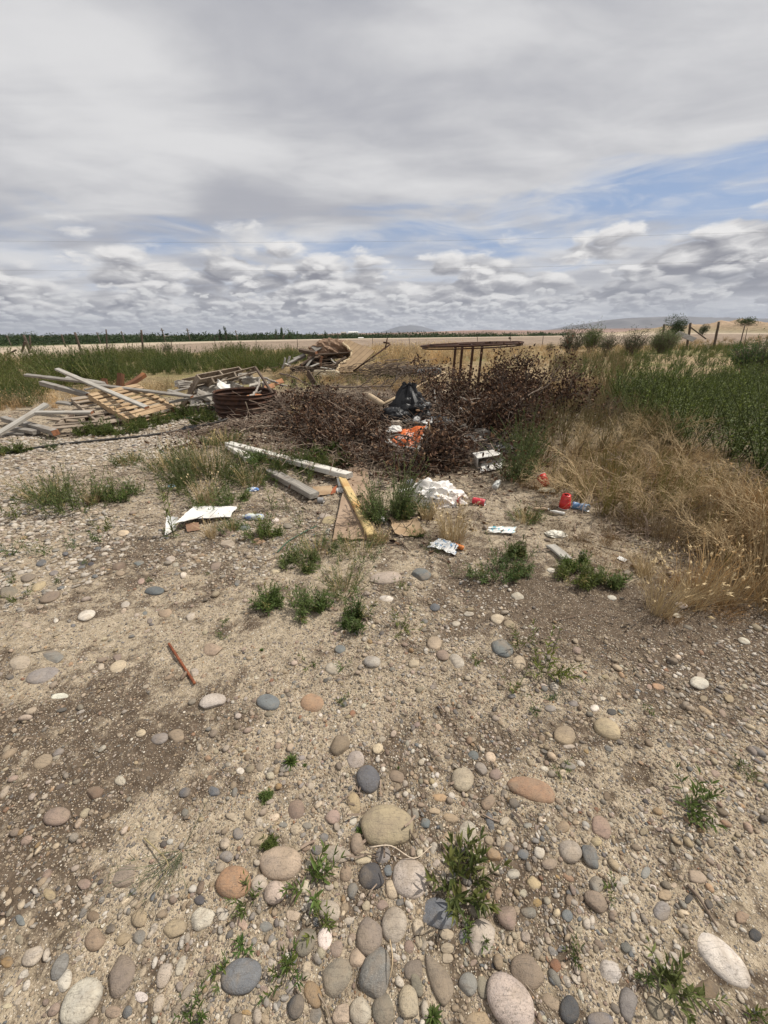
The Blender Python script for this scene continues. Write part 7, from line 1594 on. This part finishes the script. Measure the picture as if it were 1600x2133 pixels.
for i, (l, a, b, w, t, m_) in enumerate([
 ('long sagging board with an orange edge across the top of the wreckage', (655, 739, 15.6), (730, 734, 16.2), .35, .04, DARKW), ('dark beam jutting left from the wreckage top', (624, 729, 16.0), (660, 736, 15.6), .14, .12, DARKW), ('grey square frame piece standing at the top left of the wreckage', (653, 728, 16.1), (672, 716, 16.3), .30, .05, GREYW),
 ('slanted dark board at the left side of the wreckage', (628, 760, 15.3), (655, 741, 15.6), .10, .05, DARKW), ('second slanted board inside the left side of the wreckage', (637, 766, 15.2), (654, 745, 15.6), .08, .04, GREYW), ('upright rusty post inside the wreckage', (668, 764, 15.4), (671, 742, 15.5), .09, .05, REDW), ('pale board end low in the wreckage', (646, 764, 15.1), (664, 757, 15.4), .12, .03, PALEW),
 ('dark leaning board deep inside the wreckage', (690, 762, 15.6), (722, 744, 15.9), .14, .05, DARKW), ('thin pale lath crossing inside the wreckage', (690, 747, 15.5), (700, 757, 15.4), .04, .02, PALEW), ('flat pale board at the foot of the wreckage', (668, 765, 15.1), (698, 771, 15.0), .16, .03, PALEW), ('brown board on the foot of the wreckage beside the torn panel', (684, 772, 14.9), (702, 778, 14.8), .16, .04, REDW),
 ('dark joist under the sagging board', (640, 748, 15.8), (725, 741, 16.4), .12, .12, DARKW), ('crossed joist behind the upright rusty post', (650, 758, 15.9), (700, 744, 16.0), .12, .1, DARKW), ('splintered grey board left of the wreckage', (597, 760, 15.6), (604, 741, 15.7), .10, .03, PALEW), ('pale splintered stake left of the wreckage', (588, 768, 15.5), (594, 745, 15.6), .07, .03, PALEW), ('short white splinter fallen left of the wreckage', (594, 757, 15.5), (606, 762, 15.3), .10, .03, PALEW), ('white crumpled board between stakes and wreckage', (600, 757, 15.6), (620, 746, 15.7), .16, .05, PALEW), ('dead grey log rolled against the wreckage left side', (612, 750, 15.7), (636, 739, 15.9), .13, .12, GREYW)]):
    plank('board', l, PY(*a), PY(*b), w, t, m_, .3 * (i % 3), 'board', SH, ENDW if i % 2 else None, 200 + i, .03, .02)
chunk('foam_slab', 'cream slab of foam at the foot of the wreckage', 682, 778, 44, 12, 220, m_plain('cream_slab', (.62, .54, .40), (.50, .42, .30), .95, 10, 60, .8, .01), Y=14.9, rot=-.3, tilt=.1, group=None, cat='foam', ratio=.4)
def soilheap():
    c = PY(693, 738, 16.6); V, T = ico(5); V = V.copy(); V[:, 2] = np.maximum(V[:, 2], -.1); V = V * (1 + .22 * n3(V, 3, 4) + .08 * n3(V, 9, 5))[:, None]; V = V + (V / np.linalg.norm(V, axis=1)[:, None]) * (.35 * fbm(V[:, 0] * 4 + V[:, 2] * 2, V[:, 1] * 4 + V[:, 2] * 3, 5, 5))[:, None]; V *= [1.0, .75, .55]
    ac = Acc(); ac.add(V, T, None); o = ac.obj('soil_heap', m_plain('heaped_soil', (.30, .20, .135), (.23, .15, .10), .95, 4, 22, 1.0, .03), None, (c[0], 16.7, c[2] - .05), smooth=False); tag(o, 'brown crumbly soil heaped on top of the wreckage', 'soil heap')
    V2 = V * [1.1, .9, .6]; 
    ac = Acc(); b = PY(670, 770, 16.2); ac.add(V2 * [1.25, 1, 1.6], T, None); o = ac.obj('debris_mound', m_plain('dark_debris', (.06, .042, .03), (.035, .025, .02), .95, 6, 30, 1.0, .04), None, (b[0], 16.5, Gs(b[0], 16.5)), smooth=False); tag(o, 'dark mound of rubble under the collapsed boards', 'rubble')
soilheap()
def pole():
    root = bpy.data.objects.new('iron_pole', None); COL.objects.link(root); a, b = PY(736, 773, 14.7), PY(813, 717, 15.4); root.location = a; tag(root, 'rusty iron pole with a cross bracket leaning past the tan panel', 'pole')
    ac = Acc(); tube(ac, np.array([[0, 0, 0], b - a]), .028, 8); ac.obj('shaft', RUST, root)
    e0, e1 = PY(799, 713, 15.3) - a, PY(811, 715, 15.4) - a; ac = Acc(); tube(ac, np.array([e0, e1]), .03, 6); ac.obj('bracket', RUST, root); ac = Acc(); tube(ac, np.array([PY(807, 704, 15.3) - a, PY(802, 728, 15.3) - a]), .025, 6); ac.obj('bracket', RUST, root)
pole()
def pipes():
    for i, (px, py, Y, dx, l) in enumerate([(836, 755, 14.6, (.97, .22, 0), 'open-ended black corrugated drain pipe behind the heap, left one'), (862, 754, 14.3, (.97, .25, 0), 'black corrugated drain pipe lying right of its twin')]):
        p = PY(px, py, Y); root = bpy.data.objects.new('drain_pipe', None); COL.objects.link(root); d = np.array(dx) * [1, 1, 1]
        B3 = basis(np.array([.25, .97, 0]) if i == 0 else np.array([.8, .6, 0]))[:, [1, 2, 0]]; root.matrix_world = mat4(B3, (p[0], p[1], Gs(p[0], p[1]) + .22)); tag(root, l, 'pipe', 'corrugated drain pipes')
        n = 60; prof = [(.215 + .012 * math.sin(k_ * 1.57), k_ * .02) for k_ in range(n)]; ac = Acc(); lathe(ac, prof, 32); o = ac.obj('pipe_wall', m_plain('black_pipe', (.035, .036, .038), (.06, .06, .06), .5, 5, 30, .1), root); o.modifiers.new('t', 'SOLIDIFY').thickness = .012
pipes()
def farlitter():
    rg = np.random.RandomState(14); ac = Acc()
    for cx, cy, rx, ry, n, zz in ((PY(815, 760, 14.5)[0], 14.6, 1.3, .7, 900, .65), (PY(660, 765, 15.3)[0], 15.3, 1.3, .5, 600, .5), (PY(790, 785, 12)[0], 12.2, 1.6, .8, 200, .12)):
        for i in range(n):
            x = cx + rg.normal(0, .5) * rx; y = cy + rg.normal(0, .5) * ry; p = np.array([x, y, Gs(x, y) + abs(rg.normal(0, .4)) * zz]); a = rg.normal(-.5, .7); d = np.array([math.cos(a), math.sin(a) * .5, rg.normal(0, .2)])
            L = rg.uniform(.2, .9); tube(ac, np.array([p, p + d * L * .5 + rg.normal(0, .03, 3), p + d * L]), rg.uniform(.004, .014), 4, np.array([.20, .15, .11]) * rg.uniform(.4, 1.3), 0, False)
    tag(ac.obj('twig_litter', MBARK, smooth=False), kind='stuff')
farlitter()

# ------------------------------------------------------------------ fence, far poles, wires overhead
POSTW = m_wood('old_post_wood', (.15, .12, .095), (.085, .065, .05), (.05, .04, .03)); STEEL = m_plain('dark_steel_post', (.045, .035, .03), (.08, .05, .035), .7, 9, 40, .1)
def fence(label, posts, wires, base):
    root = empty('wire_fence', (base[0], base[1], 0), label, 'fence'); o0 = np.array([base[0], base[1], 0.0]); pr = []
    for (xb, yb, xt, yt, Y, w, kind) in posts:
        b, t = PY(xb, yb, Y), PY(xt, yt, Y); g = Gs(b[0], Y); b2 = b + (b - t) / np.linalg.norm(b - t) * max(0, (b[2] - g) / max((t - b)[2], .1) * np.linalg.norm(b - t)) if b[2] > g else b
        ac = Acc(); n = 6; P = b2 + (t - b2) * np.linspace(0, 1, n)[:, None]
        if kind: P += np.random.RandomState(int(xb) + 500).normal(0, w * .04, (n, 3))
        tube(ac, P - o0, np.linspace(w * .52, w * .45, n), 7 if kind else 4); ac.obj('post', POSTW if kind else STEEL, root); pr.append((b2, t))
    for f in wires:
        ac = Acc(); Q = [b + (t - b) * f for b, t in pr]
        for a, b in zip(Q[:-1], Q[1:]):
            m_ = (a + b) / 2 - [0, 0, .06]; tube(ac, np.array([a, m_, b]) - o0, .004, 3, cap=False)
        ac.obj('wire', STEEL, root)
fence('old wire fence of crooked wooden and steel posts along the back', [(-60, 742, -66, 700, 32, .16, 1), (66, 742, 49, 697, 33, .20, 1), (65, 738, 62, 699, 36, .13, 1), (137, 724, 128, 696, 40, .14, 1), (171, 738, 156, 692, 33, .19, 1), (223, 722, 221, 686, 40, .12, 1), (236, 736, 230, 718, 36, .05, 0), (269, 738, 265, 716, 36, .05, 0), (297, 720, 294, 687, 42, .19, 1), (360, 738, 356, 704, 36, .05, 0), (449, 738, 447, 700, 37, .05, 0), (534, 722, 533, 700, 42, .05, 0), (620, 726, 619, 704, 41, .05, 0), (705, 722, 703, 692, 44, .07, 0), (777, 726, 776, 702, 42, .05, 0), (853, 720, 852, 696, 44, .05, 0), (995, 714, 994, 693, 46, .06, 0), (1064, 714, 1063, 692, 46, .06, 0), (1130, 716, 1132, 699, 44, .06, 0)], (.35, .65, .92), PY(600, 720, 40))
fence('heavy dark wooden fence posts by the round bush at the far right', [(1380, 707, 1384, 675, 40, .22, 1), (1434, 702, 1439, 672, 40, .22, 1), (1491, 704, 1498, 670, 40, .22, 1), (1546, 700, 1552, 677, 42, .10, 1), (1555, 694, 1557, 683, 44, .07, 0), (1680, 706, 1688, 668, 40, .2, 1)], (.4, .85), PY(1450, 700, 40))
plank('brace_pole', 'slanting brace pole propping the middle dark fence post', PY(1439, 682, 39.8), PY(1471, 706, 39), .12, .10, POSTW, 0, 'pole', None, None, 61)
plank('board', 'grey board leaning low beside the braced fence post', PY(1411, 693, 39.5), PY(1447, 708, 38), .45, .05, GREYW, .8, 'board', None, None, 62)
plank('rail', 'fallen dark rail slanting at the left photo edge', PY(-8, 750, 31), PY(34, 729, 31), .10, .10, POSTW, 0, 'rail', None, None, 63)
plank('rail', 'short dark stake leaning beside the thick crooked post', PY(46, 732, 32), PY(52, 711, 32), .12, .10, POSTW, 0, 'rail', None, None, 64)
for i, (px, pt, Y) in enumerate([(14, 698, 170), (202, 692, 165), (253, 690, 165), (337, 684, 150), (390, 684, 150), (491, 688, 190)]):
    p = PY(px, pt, Y); g = Gs(p[0], Y); root = empty('utility_pole', (p[0], Y, g), f'thin far pole above the tree line, {["first", "second", "third", "fourth", "fifth", "sixth"][i]} from the left', 'pole', 'far poles above the tree line')
    ac = Acc(); tube(ac, np.array([[.4, 0, 0], [-.1, 0, p[2] - g]]), .20, 6); ac.obj('shaft', POSTW, root); ac = Acc(); tube(ac, np.array([[-.7, 0, p[2] - g - .6], [.7, 0, p[2] - g - .6]]), .08, 4); ac.obj('crossarm', POSTW, root)
for l, ys in (('upper overhead wire crossing the sky above the clouds', (500, 502, 505, 503, 496, 486)), ('lower overhead wire crossing the sky over the cumulus', (560, 563, 564, 562, 555, 545))):
    xs = (-300, 0, 400, 800, 1150, 1500); P = [PY(a, b, 60.0) for a, b in zip(xs, ys)]; P = [P[0] * 1.0 + (P[0] - P[1]) * 2] + P + [P[-1] + (P[-1] - P[-2]) * 2]
    q = spline(P, 60); ac = Acc(); tube(ac, q - q[0], .0055, 4); tag(ac.obj('power_line', STEEL, None, tuple(q[0])), l, 'cable')

# ------------------------------------------------------------------ trees and shrubs
HFIX = 0
def crown(ac, rg, c, rx, ry, rz, n, size, c1, c2, lumps=7):
    L = np.clip(rg.normal(0, .34, (lumps, 3)), -.55, .55) * [rx, ry, rz] + c; s = rg.uniform(.35, .6, lumps)
    i = rg.randint(0, lumps, n); d = rg.randn(n, 3); d /= np.linalg.norm(d, axis=1)[:, None]
    P = L[i] + d * (rg.uniform(.3, 1, n) ** .5 * s[i])[:, None] * [rx, ry, rz]
    V, T, Q = leafV(1, .55, 1); k = rg.uniform(0, 1, (n, 1))
    ac.rep(V, T, Q, orient(rg.normal(0, 1, (n, 3)) + d, rg, 2) * (size * rg.uniform(.6, 1.3, n))[:, None, None], P, (np.array(c1) * (1 - k) + np.array(c2) * k))
def tree(label, px, ptop, wpx, Y, c1, c2, kind='round', name='tree', n=1500, size=None, group=None, hmul=1.0):
    rg = np.random.RandomState(int(px + Y)); t = PY(px, ptop, Y); g = Gs(t[0], Y); h = HFIX or t[2] - g; ax = (t - CAMP) @ cf; w = wpx / 800 * ax
    root = empty(name, (t[0], Y, g), label, 'tree' if name == 'tree' else 'shrub', group)
    ac = Acc(); tube(ac, np.array([[0, 0, -.1], [w * .02, 0, h * .3], [0, 0, h * .7]]), np.array([.035, .028, .01]) * h, 6, (.13, .10, .075))
    for i in range(7):
        a = rg.uniform(0, 6.28); z = h * rg.uniform(.2, .6); tube(ac, np.array([[0, 0, z], [math.cos(a) * w * .18, math.sin(a) * w * .18, z + h * .14], [math.cos(a) * w * .33, math.sin(a) * w * .33, z + h * rg.uniform(.2, .35)]]), np.array([.015, .01, .004]) * h, 4, (.13, .10, .075))
    ac.obj('trunk', MBARK, root)
    ac = Acc()
    if kind == 'round': crown(ac, rg, [0, 0, h * (.38 if name == 'shrub' else .48)], w * .62, w * .55, h * .56, n, size or h * .06, c1, c2, 16)
    elif kind == 'tall':
        for k_ in range(4): crown(ac, rg, [rg.uniform(-.25, .25) * w, rg.uniform(-.2, .2) * w, h * (.2 + .22 * k_)], w * .20, w * .2, h * .22, n // 4, size or h * .05, c1, c2, 5)
    ac.obj('crown', MLEAF, root, smooth=False)
    return root
DG1, DG2 = (.030, .055, .022), (.065, .095, .035)
for i, (px, pt, w, Y, k_) in enumerate([(455, 686, 12, 230, 'tall'), (467, 683, 12, 225, 'tall'), (478, 690, 16, 240, 'round'), (574, 687, 12, 210, 'tall'), (588, 682, 14, 205, 'tall'), (602, 685, 16, 205, 'round'), (618, 691, 20, 215, 'round'), (677, 689, 12, 200, 'tall'), (700, 694, 18, 230, 'round'), (640, 693, 20, 230, 'round'), (560, 693, 16, 230, 'round')]):
    tree(f'dark {"slender" if k_ == "tall" else "rounded"} tree standing above the far tree line, {ORD[0] if 0 else ["first", "second", "third", "fourth", "fifth", "sixth", "seventh", "eighth", "ninth", "tenth", "eleventh"][sorted(range(11), key=lambda q: [455, 467, 478, 574, 588, 602, 618, 677, 700, 640, 560][q]).index(i)]} from the left', px, pt, w, Y, DG1, DG2 if i < 3 else (.10, .15, .05), k_, n=700, group='trees rising above the far tree line')
tree('dark round evergreen beyond the fence, just left of the dirt mound', 1415, 658, 42, 62, DG1, DG2, 'round', n=3500, size=.16)
tree('small dark bush on the rise left of the dirt mound', 1471, 671, 18, 66, DG1, DG2, 'round', 'shrub', 900, .14)
HFIX = 1.5; tree('flat green bush growing on top of the dirt mound', 1562, 664, 34, 86, DG1, (.10, .13, .05), 'round', 'shrub', 1200, .2); HFIX = 0
def shrub(label, px, pb, wpx, hpx, Y, c1, c2, kind='leafy', n=34, sz=.07, twig=(.20, .16, .12)):
    rg = np.random.RandomState(int(px * 3 + Y)); x = PY(px, pb, Y)[0]; g = Gs(x, Y); ax = Y * .9; w = wpx / 800 * ax; t = PY(px, pb - hpx, Y)[2]; h = max(t - g, .3)
    root = empty('shrub', (x, Y, g), label, 'shrub'); st = Acc(); lf = Acc()
    for i in range(n):
        a = rg.uniform(0, 6.28); q = math.sqrt(rg.uniform(0, 1)); d = np.array([math.cos(a) * q * w / h * .55, math.sin(a) * q * w / h * .55, 1]); d /= np.linalg.norm(d)
        L = h * rg.uniform(.6, 1.0) * (1.15 - .35 * q)
        tips = twigtree(st, rg, np.array([math.cos(a), math.sin(a), 0]) * w * .12 * q, d, L * .62, .012 * h, 1, twig, 0, 3, 5, .5)
        for p, e in tips:
            m_ = 15 if kind == 'leafy' else 8
            V, T, Q = leafV(1, .35, 1); k_ = rg.uniform(0, 1, (m_, 1)); P = p + rg.normal(0, .06 * h, (m_, 3)); lf.rep(V, T, Q, orient(rg.normal(0, 1, (m_, 3)) + e, rg, 1.5) * (sz * rg.uniform(.6, 1.3, m_))[:, None, None], P, np.array(c1) * (1 - k_) + np.array(c2) * k_)
    st.obj('stems', MBARK, root); lf.obj('leaves', MLEAF, root, smooth=False)
SG1, SG2 = np.array([.09, .11, .06]), np.array([.17, .18, .10])
shrub('thistly grey-green shrub, tallest before the fence at the right', 1192, 722, 52, 50, 30, SG1 * .7, SG2 * .7, 'leafy', 26, .10)
shrub('bright green rounded bush behind the thistly shrub', 1236, 705, 56, 36, 36, (.07, .12, .035), (.15, .20, .06), 'leafy', 40, .10)
shrub('low twiggy shrub just right of the thistly one', 1266, 724, 40, 40, 30, SG1 * .7, SG2 * .7, 'twig', 24, .10)
shrub('ragged brown-green shrub left of the round sage bush', 1318, 722, 60, 44, 31, SG1 * .7, SG2 * .8, 'twig', 36, .10)
shrub('pale round sage bush beside the heavy fence posts', 1385, 712, 66, 36, 34, (.13, .17, .07), (.22, .24, .12), 'leafy', 60, .10)
shrub('dark leafy bush at the right photo edge', 1578, 738, 90, 44, 15, (.05, .095, .03), (.09, .15, .05), 'leafy', 60, .06)
shrub('second dark leafy bush past the right photo edge', 1660, 745, 100, 50, 14, (.05, .095, .03), (.09, .15, .05), 'leafy', 50, .06)
shrub('small dry brown shrub in the gold grass', 1145, 724, 22, 18, 33, (.16, .13, .07), (.22, .18, .1), 'twig', 14, .08)
shrub('thin grey shrub behind the left weeds by the fence', 350, 738, 26, 34, 34, SG1 * .8, SG2 * .8, 'twig', 16, .08)
shrub('small grey bush on the bank foot at the left', 308, 735, 26, 14, 33, SG1, SG2, 'leafy', 14, .10)
def treeline():
    rg = np.random.RandomState(12); ac = Acc(); n = 1700
    Y = rg.uniform(230, 480, n); a = rg.uniform(-1.35, .62, n) ; x = a * Y
    lim = np.array([1.0] * n)
    for i in range(n):
        g = Gs(x[i], Y[i]); px = 800 + 800 * a[i] * 1.1
        top = np.interp(px, [0, 300, 700, 900, 1170, 1300, 1600], [4.2, 3.8, 3.4, 3.1, 2.7, 1.0, -1]) * (Y[i] / 330); h = (top + rg.uniform(-1.2, .6)) - g
        if h < 1: continue
        h += 3.0 * float(vnoise(x[i] * .03, Y[i] * .01, 5)); h = max(h, 1.5); w = rg.uniform(4.5, 10); k_ = rg.uniform(.6, 1.2)
        crown(ac, rg, [x[i], Y[i], g + h * .5], w, w, h * .42, 46, rg.uniform(1.0, 1.6), np.array(DG1) * k_, np.array(DG2) * k_, 5)
    tag(ac.obj('treeline', MLEAF, smooth=False), kind='stuff')
treeline()
for i, (px, py, w, Y) in enumerate([(736, 693, 18, 900), (716, 694, 10, 950), (238, 719, 9, 75), (752, 704, 6, 120)]):
    p = PY(px, py, Y); W = w / 800 * Y; root = empty('far_building', (p[0], Y, Gs(p[0], Y)), ['long low pale shed far beyond the trees', 'smaller grey barn left of the long far shed', 'white trailer roof behind the left weeds', 'tiny white shed among the far trees'][i], 'building')
    zt = p[2] - Gs(p[0], Y) + (.5 if i < 2 else .0); hh = W * (.10 if i == 0 else .2); d = W * .4; bm = bmesh.new(); V, Q = boxarr((-W / 2, -d / 2, 0), (W / 2, d / 2, zt)); vs = [bm.verts.new(tuple(v)) for v in V]; [bm.faces.new([vs[k] for k in q]) for q in Q]; mkobj('wall', bm, WPLAST if i != 1 else CONC, root)
    bm = bmesh.new(); V = [(-W / 2 - .3, -d / 2 - .3, zt), (W / 2 + .3, -d / 2 - .3, zt), (W / 2 + .3, d / 2 + .3, zt), (-W / 2 - .3, d / 2 + .3, zt), (-W / 2 - .3, 0, zt + hh), (W / 2 + .3, 0, zt + hh)]; vs = [bm.verts.new(v) for v in V]
    for q in ((0, 1, 5, 4), (3, 4, 5, 2), (0, 4, 3), (1, 2, 5), (0, 3, 2, 1)): bm.faces.new([vs[k] for k in q])
    mkobj('roof', bm, WPAPER if i != 1 else CONC, root)
def haze():
    bm = bmesh.new(); V, Q = boxarr((-42000, -3000, -40), (42000, 27000, 1000)); vs = [bm.verts.new(tuple(v)) for v in V]; [bm.faces.new([vs[k] for k in q]) for q in Q]
    m = bpy.data.materials.new('haze_air'); m.use_nodes = True; nt = m.node_tree; nt.nodes.clear(); out = nt.nodes.new('ShaderNodeOutputMaterial'); v = nt.nodes.new('ShaderNodeVolumePrincipled')
    v.inputs['Color'].default_value = (.80, .87, 1.0, 1); v.inputs['Density'].default_value = HAZE; v.inputs['Anisotropy'].default_value = .2; nt.links.new(v.outputs[0], out.inputs['Volume'])
    tag(mkobj('haze', bm, m), kind='stuff')
HAZE = 2.6e-5
haze()
finish_labels()
